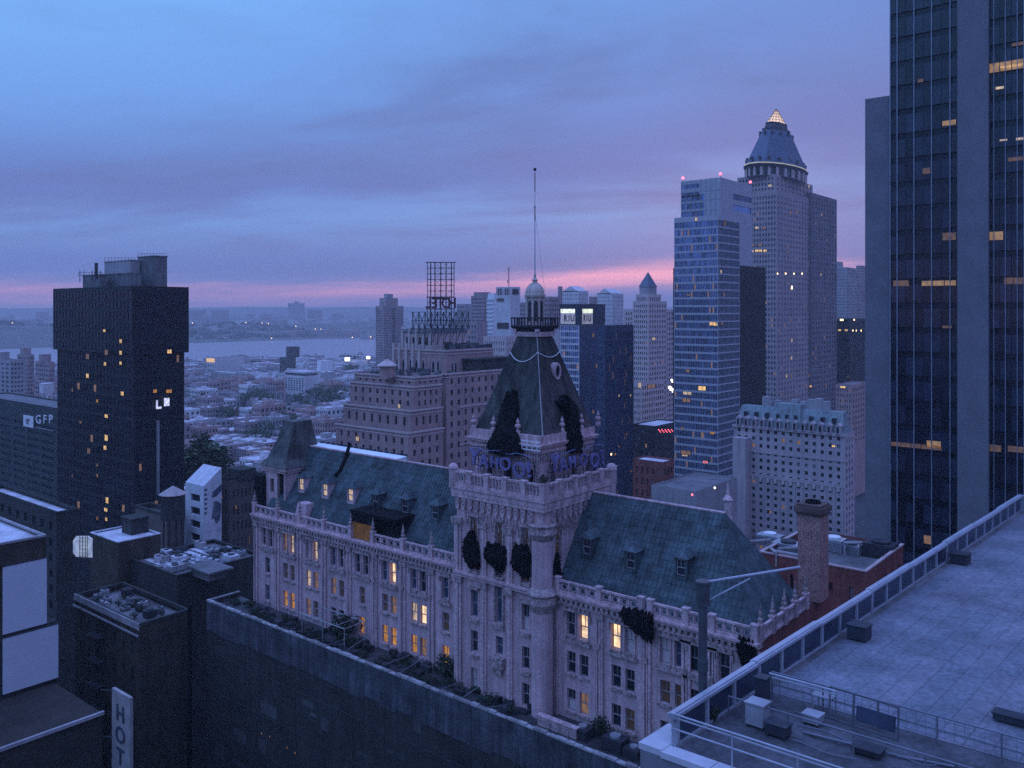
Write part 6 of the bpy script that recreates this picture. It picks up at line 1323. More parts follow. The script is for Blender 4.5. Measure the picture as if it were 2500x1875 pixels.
# ------------------------------------------------------------------ low building along the foot of the facade
YB = 67.7; ZB = 63.4; XB0, XB1 = -112.6, -30.0
b = MB(); ops = grid(XB0+3, XB1-3, 10, 40, 16, 7, .16, .4); wall(b, 'F', YB, XB0, XB1, 0, ZB-.3, ops, .3); b.face([(XB0, YB, 0), (XB0, FYM-.01, 0), (XB0, FYM-.01, ZB-.3), (XB0, YB, ZB-.3)]); b.face([(XB1, YB, 0), (XB1, FYM-.5, 0), (XB1, FYM-.5, ZB-.3), (XB1, YB, ZB-.3)])
B_ = Thing('low_annex', 'long soot-dark building with weathered white coping at the facade foot', 'building', (-70, 70, 0)); B_.part('wall', b, DARKB); g_ = MB(); panes(g_, 'F', YB, ops, .28); B_.part('windows', g_, GLASSN, kind='stuff')
b = MB(); b.face([(XB0, YB+.3, ZB-.9), (XB1, YB+.3, ZB-.9), (XB1, FYM-.02, ZB-.9), (XB0, FYM-.02, ZB-.9)]); B_.part('roof', b, mat('wet_black_roof', (.05, .05, .055), .6, var=.5, scale=.6))
rnd = random.Random(6); x = XB0; COP = [mat('worn_coping', (.40, .38, .40), .85, var=.4, scale=.8), mat('grimy_coping', (.26, .24, .25), .9, var=.4, scale=.8)]
while x < XB1-1:
    l = rnd.uniform(.9, 1.6); b = MB(); h = rnd.uniform(.12, .3); b.box(x+.03, x+l-.03, YB-.12+rnd.uniform(-.05, .05), YB+.34, ZB-.3, ZB-.3+h); B_.part('coping_stone', b, COP[0] if rnd.random() < .62 else COP[1]); x += l
b = MB(); b.box(XB0-.05, XB0+.3, YB+.35, FYM-.1, ZB-.3, ZB-.1); B_.part('end_coping', b, COP[1])
b = MB()
for k in range(14):
    x = XB0+4+k*5.6; b.box(x, x+.05, YB-.04, YB-.005, 20, ZB-.4)
B_.pieces('wall_seam', b, DARKB)
rnd = random.Random(44); pt = MB()
for k in range(60):
    x = rnd.uniform(XB0+1, XB1-4); z = rnd.uniform(40, ZB-2); pt.box(x, x+rnd.uniform(.6, 3.5), YB-.03-.0003*k, YB-.004, z, z+rnd.uniform(.4, 2.2))
B_.part('repair_patch', pt, mat('patched_render', (.055, .058, .06), .9, var=.5, scale=.4, island=.5), kind='stuff')
sf = MB()
for k in range(26):
    x = XB0+1+k*3.2+rnd.uniform(-.9, .9); sf.tube((x, YB-.55, 40), (x, YB-.55, ZB-1.2+rnd.uniform(-.3, .2)), .035, 4)
for z in [ZB-1.6-j*5.3 for j in range(4)]: sf.tube((XB0+1, YB-.55, z), (XB0+83, YB-.55, z), .03, 4)
single('wall_scaffold', sf, mat('dull_scaffold_tube', (.06, .06, .07), .6), 'thin steel scaffold tubes standing against the long dark wall', 'scaffold')
b = MB(); x = XB0
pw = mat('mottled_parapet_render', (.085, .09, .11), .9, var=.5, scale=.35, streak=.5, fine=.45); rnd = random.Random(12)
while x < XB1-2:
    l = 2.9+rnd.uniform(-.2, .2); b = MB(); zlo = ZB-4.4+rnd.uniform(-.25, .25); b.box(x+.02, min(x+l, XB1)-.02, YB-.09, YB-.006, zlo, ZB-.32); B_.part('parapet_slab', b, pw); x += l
b = MB()
for k in range(70):
    x = rnd.uniform(XB0+1, -56); y = rnd.uniform(YB+.6, FYM-.6); h = rnd.uniform(.2, .9); b.box(x, x+rnd.uniform(.3, 1.6), y, y+rnd.uniform(.3, .9), ZB-.88, ZB-.88+h)
B_.part('roof_clutter', b, mat('black_roof_clutter', (.03, .032, .038), .7, var=.6, island=.7), kind='stuff')
fn = Thing('wire_fence', 'thin dark wire fence standing on the long wall coping', 'fence', (XB0, YB+.1, ZB)); x = XB0+.5; rnd = random.Random(19)
while x < XB1-1:
    b = MB(); h = rnd.uniform(.7, 1.1); b.tube((x, YB+.12, ZB-.25), (x+rnd.uniform(-.06, .06), YB+.12, ZB+h), .03, 5); fn.part('fence_post', b, STEEL); x += rnd.uniform(1.7, 2.3)
for h in (.25, .55, .8): b = MB(); b.tube((XB0+.5, YB+.12, ZB+h), (XB1-1, YB+.12, ZB+h), .012, 4); fn.part('fence_wire', b, STEEL)
# dark planting and clutter on the strip roof
def bush(name, label, cx_, cy_, z, r, n_, size, flat=.7, m=None, group=None, stretch=1.0):
    c = MB(); rr = random.Random(int(cx_*13) & 255)
    st = MB()
    for k in range(5): a = k*1.26; e = (cx_+math.cos(a)*r*.5*stretch, cy_+math.sin(a)*r*.4, z+r*flat*1.2); st.tube((cx_, cy_, z), e, .05, 4, 0, .02)
    for k in range(5): leaves(c, (cx_+rr.uniform(-.5, .5)*r*stretch, cy_+rr.uniform(-.4, .4)*r, z+r*flat*rr.uniform(.5, 1.2)), r*rr.uniform(.45, .7), n_//5, size, flat, 0, rr)
    T = Thing(name, label, 'shrub', (cx_, cy_, z), group); T.part('stems', st, BARK); T.part('foliage', c, m or LEAFD); return T
ZS = ZB-.88
for k in range(19):
    x = -110+k*2.9; 
    if x > -57: break
    bush('roof_shrub', 'dark low shrub in the roof bed at the facade foot', x, 70.4+.9*math.sin(k*1.7), ZS, 1.2+.3*math.sin(k*2.3), 190, .16, .42, None, 'shrubs in the roof bed', 1.6)
bush('roof_shrub', 'big dark shrub against the facade beside the tower', on_y(1088, 71.6)[0], 71.6, ZS, 1.7, 500, .2, 1.0)
bush('roof_shrub', 'tall leafy shrub on a pergola hiding the third floor windows', on_y(838, 71.2)[0], 71.2, ZS, 2.1, 600, .22, .9)
bush('roof_shrub', 'shrub against the wing wall right of the corner column', on_y(1462, 71.6)[0], 71.8, ZS, 1.3, 300, .17, .9)
pg = Thing('pergola', 'thin steel pergola frame over the roof bed', 'pergola', (on_y(800, 70.8)[0], 70.8, ZS)); b = MB()
xa, xb = on_y(765, 70.8)[0], on_y(868, 70.8)[0]
for x in (xa, (xa+xb)/2, xb):
    for y in (69, 72.2): b.tube((x, y, ZS), (x, y, ZS+3), .06, 5)
pg.part('post', b, GALV); b = MB()
for y in (69, 72.2): b.tube((xa, y, ZS+3), (xb, y, ZS+3), .06, 5)
for k in range(6): x = xa+(xb-xa)*k/5; b.tube((x, 69, ZS+3), (x, 72.2, ZS+3), .04, 5)
pg.part('cross_bar', b, GALV)
wr = MB()
for k in range(10): x = -90+k*3.3; wr.tube((x, 68.4, ZS+.3), (x+2.5, 72.4, ZS+2.4*(k % 3)/2+.3), .025, 4)
single('guy_wires', wr, GALV, 'thin pale wires stretched over the roof bed planting', 'wires')
# roof fittings by the corner column
b = MB(); b.box(on_y(1318, 70)[0], on_y(1412, 70)[0], 69.6, 70.1, ZS, ZS+1.0); b.box(on_y(1318, 70)[0]-.1, on_y(1412, 70)[0]+.1, 69.5, 70.2, ZS+1.0, ZS+1.12); single('parapet_upstand', b, STONEB, 'short pale upstand wall on the strip roof below the corner column', 'wall')
for k, (px, s_) in enumerate(((1420, .9), (1500, 1.1), (1545, .8))):
    x, _ = on_y(px, 70.4); A_ = Thing('roof_unit', ('small dark roof unit below the brightest wing window', 'larger dark roof unit at the middle of the wing foot', 'boxy dark roof unit nearest the near roof corner')[k], 'air conditioner', (x, 70.4, ZS)); b = MB(); b.box(x-s_, x+s_, 69.8, 71.4, ZS, ZS+1.1*s_); A_.part('casing', b, STEEL); b = MB(); b.lathe(x, 70.6, [(.5*s_, ZS+1.1*s_), (.5*s_, ZS+1.3*s_), (.1, ZS+1.25*s_)], 10); A_.part('fan', b, GALV)

# ------------------------------------------------------------------ left foreground blocks
def para(T, x0, x1, y0, y1, z, m, t=.35, h=.5):
    b = MB()
    for q in ((x0-.08, x1+.08, y0-.08, y0+t), (x1-t, x1+.08, y0+t, y1), (x0-.08, x0+t, y0+t, y1), (x0+t, x1-t, y1-t, y1)): b.box(*q, z-.02, z+h)
    return T.part('parapet', b, m)
x0, x1, y0, y1, zt = block(184, 340, 463, 1531, 120)
T = tower('dark_brick_building', 'dark brick building with pale parapet edge and cluttered roof', x0, x1, y0, y1, zt, UMBER, GLASSN, dict(nu=7, fh=3.6, wu=.25, wz=.5), dict(nu=4, fh=3.6, wu=.2, skip=lambda i, j: True), zv=25); para(T, x0, x1, y0, y1, zt, DARKB)
b = MB(); b.box(x0-.1, x1+.2, y0-.2, y0-.09, zt-.4, zt+.55); b.box(x0-.1, x1+.2, y0-.35, y0-.21, zt-1.3, zt-1.05); T.pieces('parapet_edge', b, COP[0])
rnd = random.Random(17)
def clutter(label, n_, x0, x1, y0, y1, z, group, smin=.5, smax=2.0, ms=None):
    for k in range(n_):
        x = rnd.uniform(x0+1, x1-1.5); y = rnd.uniform(y0+1, y1-1.5); a, c_ = rnd.uniform(smin, smax), rnd.uniform(smin, smax); h = rnd.uniform(.3, 1.3); A_ = Thing('roof_unit', label, 'roof unit', (x, y, z), group); b = MB(); b.box(x-a/2, x+a/2, y-c_/2, y+c_/2, z+.15, z+h); 
        for sx_ in (-1, 1): b.box(x+sx_*a*.35-.05, x+sx_*a*.35+.05, y-c_/2+.1, y+c_/2-.1, z, z+.15)
        A_.part('casing', b, rnd.choice(ms or [GALV, GREYC, SILV, STEEL])); b = MB(); b.lathe(x, y, [(min(a, c_)*.35, z+h), (min(a, c_)*.35, z+h+.15), (.05, z+h+.1)], 8); A_.part('fan', b, STEEL)
fe = MB()
for k in range(5):
    z = zt-4-k*3.6; fe.box(x0+6, x0+9.5, y0-1.1, y0-.02, z, z+.08); fe.beam((x0+6, y0-1.1, z+1), (x0+9.5, y0-1.1, z+1), .05); fe.beam((x0+6.2, y0-.9, z), (x0+9.2, y0-.9, z-3.6), .06)
    for q in range(6): fe.beam((x0+6+q*.7, y0-1.1, z), (x0+6+q*.7, y0-1.1, z+1), .03)
T.part('fire_escape', fe, STEEL)
pp_ = MB()
for q in (.15, .5, .85): pp_.tube((x1+.12, y0+(y1-y0)*q, 20), (x1+.12, y0+(y1-y0)*q, zt-.6), .09, 6)
T.pieces('drain_pipe', pp_, DARKB)
for k in range(7): bush('roof_weed', 'scrubby dark plant on the dark brick building roof', x0+3+k*2.3, y0+2+(k*3) % 5, zt-.58, .8, 90, .14, .7, None, 'plants on the dark brick roof', 1.3)
clutter('small metal box on the dark brick building roof', 18, x0, x1, y0, y1, zt-.6, 'boxes on the dark brick roof', .5, 1.6, [STEEL, TAR, DARKB, GREYC])
# air conditioner roof beside the facade
x0, x1, y0, y1, zt = block(318, 432, 640, 1408, 142)
T = tower('plant_roof_building', 'low building whose roof is covered with air conditioners', x0, x1, y0, y1, zt, DARKB, GLASSN, None, None, parapet=.8); para(T, x0, x1, y0, y1, zt, DARKB, .3, .25)
clutter('pale air conditioner among many on the low roof left of the facade', 46, x0, x1, y0, y1, zt-.45, 'air conditioners on the low roof', .7, 2.6)
b = MB()
for k in range(7): y = y0+2+k*(y1-y0-4)/7; b.box(x0+1, x1-6, y, y+1.1, zt-.4, zt-.36)
T.part('walkway', b, SILV)
# table-top roof house
p = atz(505, 1385, zt+1); b = MB(); b.box(p[0]-3, p[0]+4, p[1]-2, p[1]+2.5, zt+.9, zt+1.2); b.box(p[0]-2.2, p[0]+3, p[1]-1.4, p[1]+1.8, zt-.5, zt+.9); single('roof_house', b, [TAR], 'flat dark roof house on the air conditioner roof', 'roof house')
x0, x1, y0, y1, zt = block(221, 288, 392, 1325, 150)
T = tower('flat_roof_building', 'dark building with a pale square flat roof', x0, x1, y0, y1, zt, UMBER, GLASSN, None, None, parapet=.3, roofm=SILV); para(T, x0, x1, y0, y1, zt, SILV, .3, .15)
p = atz(330, 1297, zt); b = MB(); b.box(p[0]-1.8, p[0]+1.8, p[1]-1.6, p[1]+1.6, zt-.2, zt+2.6); b.box(p[0]-2, p[0]+2, p[1]-1.8, p[1]+1.8, zt+2.6, zt+2.8); T.part('bulkhead', b, DARKB)
x0, x1, y0, y1, zt = block(330, 408, 448, 1262, 172)
T = tower('brown_block', 'brown blank-walled block behind the pale flat roof', x0, x1, y0, y1, zt, mat('brown_stucco', (.13, .10, .09), .9, var=.25), GLASSN, None, None); para(T, x0, x1, y0, y1, zt, DARKB)
x0, x1, y0, y1, zt = block(-40, 138, 190, 1255, 190)
T = tower('dim_block', 'dim low block below the GFP office block', x0, x1, y0, y1, zt, DARKB, GLASSN, dict(nu=9, fh=3.4, wu=.4), None, zv=20, roofm=SILV); para(T, x0, x1, y0, y1, zt, DARKB)
# water tank with conical roof
p = at(422, 1215, 165); W = Thing('water_tank', 'dark rooftop water tank with pale conical roof', 'water tank', (p[0], p[1], p[2]-6)); b = MB(); b.lathe(p[0], p[1], [(2.3, p[2]-4), (2.2, p[2]+.7)], 14); W.part('tank', b, DARKB); b = MB(); b.lathe(p[0], p[1], [(2.5, p[2]+.7), (2.45, p[2]+.8), (.05, p[2]+2.3)], 14); W.part('roof', b, mat('tank_roof', (.40, .33, .33), .8)); b = MB()
for k in range(4): a = k*1.57+.7; b.tube((p[0]+1.8*math.cos(a), p[1]+1.8*math.sin(a), p[2]-14), (p[0]+1.7*math.cos(a), p[1]+1.7*math.sin(a), p[2]-4), .14, 5)
W.part('leg', b, STEEL)
# mural building
x0, x1, y0, y1, zt = block(453, 497, 541, 1187, 175)
MW = mat('mural_white', (.60, .60, .66), .8, var=.15, scale=.4, streak=.2); MUR = mat('mural_blue', (.07, .08, .13), .8, var=.3)
T = Thing('mural_building', 'white painted building with dark windows and a swooping black mural', 'building', ((x0+x1)/2, (y0+y1)/2, 0)); ops = grid(x0+1.0, x1-.3, zt-15, zt-1.5, 1, 5, .62, .55); b = MB(); wall(b, 'F', y0, x0, x1, 0, zt, ops, .4); b.face([(x1, y0, 0), (x1, y1, 0), (x1, y1, zt+3.2), (x1, y0, zt)]); b.face([(x0, y0, zt), (x1, y0, zt), (x1, y1, zt+3.2), (x0, y1, zt+3.2)]); b.face([(x0, y1, 0), (x1, y1, 0), (x1, y1, zt+3.2), (x0, y1, zt+3.2)]); b.face([(x0, y0, 0), (x0, y1, 0), (x0, y1, zt+3.2), (x0, y0, zt)]); T.part('wall', b, MW)
b = MB(); panes(b, 'F', y0, ops, .38); T.part('windows', b, GLASSN)
b = MB(); D_ = y1-y0
for k in range(6): zz = zt-.6-k*.95; b.box(x1+.01, x1+.03, y0+D_*.05, y0+D_*.2-.1*(k % 2), zz-.45, zz)
def mp_(a, z): return (x1+.03, y0+D_*a, zt+z)
b.face([mp_(.5, -1.5), mp_(.99, -.2), mp_(.99, -1.6), mp_(.7, -2.6), mp_(.45, -2.6)])
for k in range(7):
    a0 = .42+.075*k; b.face([mp_(a0, -7.2+.25*k), mp_(a0+.05, -7.2+.25*k), mp_(min(.98, .62+.07*k), -3.4-.1*k*k*.3), mp_(min(.94, .58+.06*k), -3.4-.1*k*k*.3)])
b.face([mp_(.55, -6.8), mp_(.8, -6.2), mp_(.97, -5.0), mp_(.9, -7.4), mp_(.7, -8.2)]); T.part('mural_stroke', b, MUR)
b = MB()
for k in range(4): b.box(x1+.01, x1+.025, y0+.1, y1-.1, zt-9.5-k*2.4, zt-9.42-k*2.4)
T.part('panel_joint', b, GREYC)
x0, x1, y0, y1, zt = block(533, 560, 640, 1172, 180)
T = tower('brown_walkup', 'dark brown walk-up block between the mural wall and the facade', x0, x1, y0, y1, zt, mat('dark_umber_brick', (.10, .08, .075), .9, var=.3), GLASSN, dict(nu=2, fh=3.4, wu=.3), dict(nu=7, fh=3.4, wu=.3), zv=30); para(T, x0, x1, y0, y1, zt, DARKB); b = MB(); p = at(608, 1152, 190); b.box(p[0]-.6, p[0]+.6, p[1]-.6, p[1]+.6, zt-.5, p[2]+1.8); T.part('white_flue', b, WHITE); b = MB(); p = at(575, 1180, 184); b.box(p[0]-2, p[0]+3, p[1]-1, p[1]+3, zt-.5, zt+1.8); T.part('bulkhead', b, DARKB)
T.box = (x0, x1, y0, y1, zt); lit_window(T, 'F', 542, 1213, 5, 8, LITD, .05); lit_window(T, 'R', 576, 1238, 4, 9, LITD, .05)
# glowing white billboard on a scaffold
p = at(202, 1335, 140); S = Thing('round_billboard', 'white rounded billboard behind a black scaffold grid', 'billboard', (p[0], p[1], p[2]-8)); b = MB(); hw, hh = 1.5, 1.75; uu = Vector((.72, .69, 0))
def bp(a, z, d=0): q = Vector(p)+uu*a+Vector((0, 0, z))+Vector((.69, -.72, 0))*d; return tuple(q)
poly = [(-hw+.5, -hh*.9), (hw-.0, -hh*1.0), (hw, hh*.75), (hw-.6, hh), (-hw+.5, hh), (-hw, hh*.6), (-hw, -hh*.5)]
b.loft([[bp(a, z, -.1) for a, z in poly], [bp(a, z, .1) for a, z in poly]]); S.part('panel', b, mat('lit_billboard', (.8, .8, .85), .6, emit=(.72, .85, 1), estr=.22))
b = MB()
for a in (-.35, .1, .55, .85): b.beam(bp(a, -9, .3), bp(a, 2.1, .3), .07)
for z in (-1.5, -.9, -.3, .3, .9, 1.5): b.beam(bp(-.4, z, .3), bp(.9, z, .3), .05)
S.part('scaffold', b, STEEL)
# left edge building with blank billboards
x1 = -120.0; y1 = on_x(113, x1)[0]; y0 = 20.0; zt = fx(113, 1309, x1)[1]
T = tower('billboard_building', 'dark building at the frame edge carrying two blank white panels', -150, x1, y0, y1, zt, UMBER, GLASSN, None, None, parapet=.6, roofm=SILV); para(T, -150, x1, y0, y1, zt, GREYC, .35, .25)
b = MB(); z1 = fx(140, 1520, x1+.3)[1]; yq = on_x(140, x1+.3)[0]; b.box(-150, x1+.2, y0, yq, 0, z1+.3); T.part('lower_block', b, DARKB)
PANW = mat('blank_billboard', (.58, .60, .68), .7, var=.05, scale=.3)
for (pa, pb, ta, tb, ba, bb_), lab, xx_ in (((-60, 112, 1392, 1361, 1562, 1520), 'upper blank white billboard on the building at the frame edge', x1), ((-60, 140, 1566, 1522, 1708, 1652), 'lower and wider blank white billboard on the building at the frame edge', x1+.25)):
    S = Thing('billboard', lab, 'billboard', (xx_+.2, on_x(60, xx_)[0], fx(60, (ba+bb_)/2, xx_)[1])); ya, yb = on_x(pa if pa > 0 else 5, xx_)[0], on_x(pb, xx_)[0]; z1_, z0_ = fx(pb, tb, xx_)[1], fx(pb, bb_, xx_)[1]
    b = MB(); b.box(xx_+.12, xx_+.3, ya-3 if pa > 0 else on_x(5, xx_)[0], yb, z0_, z1_); S.part('panel', b, PANW); b = MB()
    for q in ((z0_-.12, z0_), (z1_, z1_+.12)): b.box(xx_+.02, xx_+.34, on_x(5, xx_)[0]-.1, yb+.1, *q)
    S.part('edge_trim', b, STEEL)
# podium with vertical hotel sign
xp = -106.0; zp = fx(250, 1735, xp)[1]; yp = on_x(250, xp)[0]
b = MB(); ops = grid(22, yp-1, 30, zp-3, 9, 5, .3, .5); wall(b, 'R', xp, 20, yp, 0, zp, ops, .3); b.box(-119.7, xp-.01, 20, yp+.0, 0, zp-.3); T = Thing('podium_building', 'dark podium block under the blank white billboards', 'building', (-112, 35, 0)); T.part('wall', b, mat('podium_brick', (.04, .034, .028), .9, var=.4, scale=.3)); b = MB(); panes(b, 'R', xp, ops, .28); T.part('windows', b, GLASSN, kind='stuff'); b = MB(); b.box(xp-.02, xp+.35, 20, yp+.1, zp-.4, zp); T.part('ledge', b, GREYC)
xs0, xs1 = on_y(273, yp+.6)[0], on_y(317, yp+.6)[0]; zs1 = fy(295, 1692, yp+.6)[1]; S = Thing('hotel_sign', 'tall narrow vertical sign with stacked dark HOTEL letters', 'sign', ((xs0+xs1)/2, yp+.6, zs1-14))
b = MB(); b.box(xs0, xs1, yp+.6, yp+1.0, zs1-14, zs1); S.part('panel', b, mat('sign_board', (.34, .31, .31), .7, var=.25, scale=.6)); b = MB()
for z in (zs1-.3, zs1-6, zs1-12): b.tube((xp+.0, yp-.2, z), (xs0+.2, yp+.7, z), .08, 5)
S.part('bracket', b, STEEL)
for i, ch in enumerate('HOTEL'):
    me = text_mesh(ch, 2.75, .06, mat('sign_letter_blue', (.06, .07, .10), .6), .03); o = S.inst('letter', me, ((xs0+xs1)/2, yp+.55, zs1-3.4-i*2.6)); o.rotation_euler = (math.pi/2, 0, 0); o.scale = (1.1, 1, 1)
# unseen blocks added across the street to shade the long wall, below the frame
for q, lab in (((-74, -24, 22, 51, 57.5), 'unseen dark block added across the street to shade the long dark wall'), ((-103.5, -74.5, 22, 50, 46.5), 'lower unseen block added across the street beside the podium to shade the wall')):
    b = MB(); ops = grid(q[0]+1, q[1]-1, 10, q[4]-3, 10, 10, .3, .5); b.box(q[0], q[1], q[2], q[3], 0, q[4]-.6)
    for e in ((q[0], q[1], q[3]-.4, q[3]), (q[0], q[1], q[2], q[2]+.4), (q[0], q[0]+.4, q[2]+.4, q[3]-.4), (q[1]-.4, q[1], q[2]+.4, q[3]-.4)): b.box(*e, q[4]-.6, q[4])
    single('unseen_shade_block', b, DARKB, lab, 'building')
# faint street lamps deep in the street
for k, (px, py) in enumerate(((603, 1770), (640, 1790), (660, 1798), (702, 1825), (722, 1838))):
    p = atz(px, py, 46); 
    b = MB(); q = on_y(px, YB-.4); zz = zat(py, q[1]); b.lathe(q[0], YB-.5, [(.02, zz-.16), (.06, zz), (.02, zz+.18)], 6)
    single('wall_lamp', b, LITD, 'faint amber wall lamp low on the dark street wall', 'lamp', 'faint lamps on the street wall')
# steel stack in the gap
p = at(463, 1500, 123); b = MB(); b.tube((p[0], p[1], 10), (p[0], p[1], p[2]+1.2), .32, 10); b.lathe(p[0], p[1], [(.42, p[2]+1.2), (.42, p[2]+1.5), (.2, p[2]+1.6)], 10); single('flue_pipe', b, BLACK, 'black flue pipe rising in the gap beside the dark brick building', 'pipe')

# ------------------------------------------------------------------ near roof terrace (right foreground)
ZRF = 86.6; ZTOP = 88.0
A0 = Vector(atz(1640, 1743, ZTOP)); A1 = Vector(atz(2492, 1209, ZTOP)); A2 = Vector(atz(2047, 1875, ZTOP))
e1 = (A1-A0); blen = e1.length; e1.normalize(); e2 = (A2-A0).normalized()
def nr(a, b_, z): q = A0+e2*a+e1*b_; return (q.x, q.y, z)
det = e2.x*e1.y-e2.y*e1.x
def nab(px, py, z):
    q = Vector(atz(px, py, z))-A0; return ((q.x*e1.y-q.y*e1.x)/det, (e2.x*q.y-e2.y*q.x)/det)
def nbox(mb, a0, a1, b0, b1, z0, z1, m=0):
    mb.loft([[nr(a0, b0, z), nr(a1, b0, z), nr(a1, b1, z), nr(a0, b1, z)] for z in (z0, z1)], m)
NT = Thing('terrace_building', 'near flat-roofed building with paved terrace and screened parapet', 'building', (A0.x+10, A0.y+20, 0))
b = MB(); nbox(b, -1.15, 45, -.55, blen+2, 0, ZRF-.25); NT.part('wall', b, mat('grey_blue_wall', (.20, .20, .23), .85, var=.3, scale=.3, streak=.3))
LEDGE = mat('pale_ledge', (.50, .49, .54), .8, var=.2, scale=.8)
for k in range(26):
    b = MB(); b0 = -.55+k*(blen+2)/26; nbox(b, -1.25, -.15, b0+.02, b0+(blen+2)/26-.02, ZRF-.24, ZRF+.02); NT.part('ledge_slab', b, LEDGE)
for k in range(14):
    b = MB(); a0 = -.14+k*2.2; nbox(b, a0+.02, a0+2.18, -.65, .1, ZRF-.24, ZRF+.02); NT.part('ledge_slab', b, LEDGE)
BI = nab(1880, 1700, ZRF)[1]           # line of the inner rail
PAV = [mat('terrace_paver', (0.176, 0.189, 0.229), .8, var=.4, scale=.22, fine=.32, bump=.4), mat('terrace_paver_warm', (0.189, 0.189, 0.229), .8, var=.4, scale=.22, fine=.32, bump=.4), mat('terrace_paver_dull', (0.163, 0.180, 0.220), .8, var=.4, scale=.22, fine=.32, bump=.4)]
b = MB(); nbox(b, -.1, 44, .1, blen+1, ZRF-.24, ZRF-.05); NT.part('roof_deck', b, TAR)
rnd = random.Random(31); na = 22; bstep = 3.1; cnt = 0
for i in range(na):
    a0 = .5+i*1.05; bstep = 9.3; bb0 = BI+.5-rnd.uniform(0, bstep)*0
    q = bb0-rnd.uniform(0, 3)*0
    while q < blen-.5:
        l = bstep; b1 = min(q+l, blen-.3); b = MB(); zz = ZRF-.012+rnd.uniform(-.003, .003); nbox(b, a0+.009, a0+1.041, q+.008, b1-.008, ZRF-.1, zz); 
        if cnt < 300: NT.part('paver', b, PAV[rnd.randrange(3)]); cnt += 1
        q = b1
b = MB(); nbox(b, .2, 40, .2, BI+.4, ZRF-.2, ZRF-.03); NT.part('walkway_membrane', b, mat('dark_membrane', (.085, .088, .10), .85, var=.5, scale=.5, fine=.35))
# screened parapet
SCR = mat('tinted_screen', (.045, .06, .10), .3, var=.35, scale=.4, metal=.2); FRM = mat('parapet_metal', (.40, .42, .48), .5, metal=.3, var=.15)
npan = 24
for k in range(npan):
    b0 = .35+k*(blen-.35)/npan; b1 = .35+(k+1)*(blen-.35)/npan
    b = MB(); nbox(b, -.05, .02, b0+.12, b1-.12, ZRF+.05, ZTOP-.2); NT.part('screen_panel', b, SCR)
    b = MB(); nbox(b, -.1, .12, b0-.09, b0+.09, ZRF-.05, ZTOP-.18); NT.part('screen_post', b, FRM)
for k in range(8):
    b = MB(); b0 = k*blen/8; b1 = (k+1)*blen/8; dz = .05*(k % 2); nbox(b, -.22-.03*(k % 2), .2, b0, b1-.015, ZTOP-.18+dz, ZTOP-.04+dz); nbox(b, -.12, .1, b0, b1-.02, ZTOP-.04+dz, ZTOP+.02+dz); NT.part('coping_rail', b, FRM)
b = MB(); nbox(b, -.2, 44, blen, blen+.3, ZRF-.1, ZTOP); NT.part('end_parapet', b, FRM)
b = MB(); nbox(b, -.12, -.06, .0, blen, ZTOP-.42, ZTOP-.36); nbox(b, -.1, .1, .1, blen, ZRF-.03, ZRF+.06); NT.part('bottom_rail', b, FRM)
# guard rails
def rail(name, label, a0, a1, b_, zt, n_, lv, m, r=.035):
    T = Thing(name, label, 'railing', nr((a0+a1)/2, b_, ZRF)); 
    for z in lv: q = MB(); q.tube(nr(a0, b_, z), nr(a1, b_, z), r, 7); T.part('rail_bar', q, m)
    for k in range(n_+1): a = a0+(a1-a0)*k/n_; q = MB(); q.tube(nr(a, b_, ZRF-.05), nr(a, b_, zt), r, 7); T.part('rail_post', q, m)
    return T
rail('guard_rail', 'pale double guard rail along the near edge of the terrace', 0, 24, .05, ZTOP, 9, (ZTOP, ZTOP-.14, ZTOP-.62), FRM, .04)
ai0 = nab(1885, 1640, ZTOP-.2)
rail('guard_rail', 'darker inner guard rail crossing the terrace behind the walkway', ai0[0], ai0[0]+24, ai0[1], ZTOP-.2, 10, (ZTOP-.2, ZTOP-.75), mat('rail_grey', (.17, .18, .22), .5, metal=.3), .04)
ai1 = nab(1815, 1665, ZTOP-.3); rail('guard_rail', 'lower grey rail between the walkway and the inner rail', ai1[0], ai1[0]+22, ai1[1]-1.4, ZTOP-.5, 8, (ZTOP-.5,), MATS['rail_grey'], .04)
b = MB(); a_, c_ = nab(1880, 1650, ZTOP-.2); 
for dz in (0, .16): b.tube(nr(a_-.1, c_+.15, ZTOP-.15-dz), nr(a_+3.0, c_+.15, ZTOP-.15-dz), .05, 7)
b.tube(nr(a_+3, c_+.15, ZTOP-.15), nr(a_+3, c_+.15, ZTOP-.4), .05, 7); single('pipe_bracket', b, FRM, 'short pale pipe loop at the head of the inner rail', 'pipe')
# wire mesh infill on the inner rail, cables and loose pipes on the walkway
wm_ = MB(); a_, c_ = ai0
for k in range(64): wm_.beam(nr(a_+.375*k, c_-.02, ZRF+.05), nr(a_+.375*k, c_-.02, ZTOP-.25), .012)
for k in range(5): wm_.beam(nr(a_, c_-.02, ZRF+.1+.24*k), nr(a_+24, c_-.02, ZRF+.1+.24*k), .012)
single('mesh_infill', wm_, MATS['rail_grey'], 'wire mesh infill behind the inner guard rail', 'mesh')
rnd = random.Random(77)
for k in range(9):
    a0 = rnd.uniform(2, 14); b0 = rnd.uniform(.8, max(1.5, BI-.6)); l = rnd.uniform(1.2, 4.0); an = rnd.uniform(-.5, .5); q = MB(); prev = None
    for j in range(7):
        t_ = j/6; p = nr(a0+l*t_, b0+an*t_+.15*math.sin(t_*6+k), ZRF+.05)
        if prev: q.tube(prev, p, .022, 6)
        prev = p
    single('loose_cable', q, (STEEL, MATS['rail_grey'])[k % 2], 'thin loose cable lying on the dark walkway', 'cable', 'cables on the walkway')
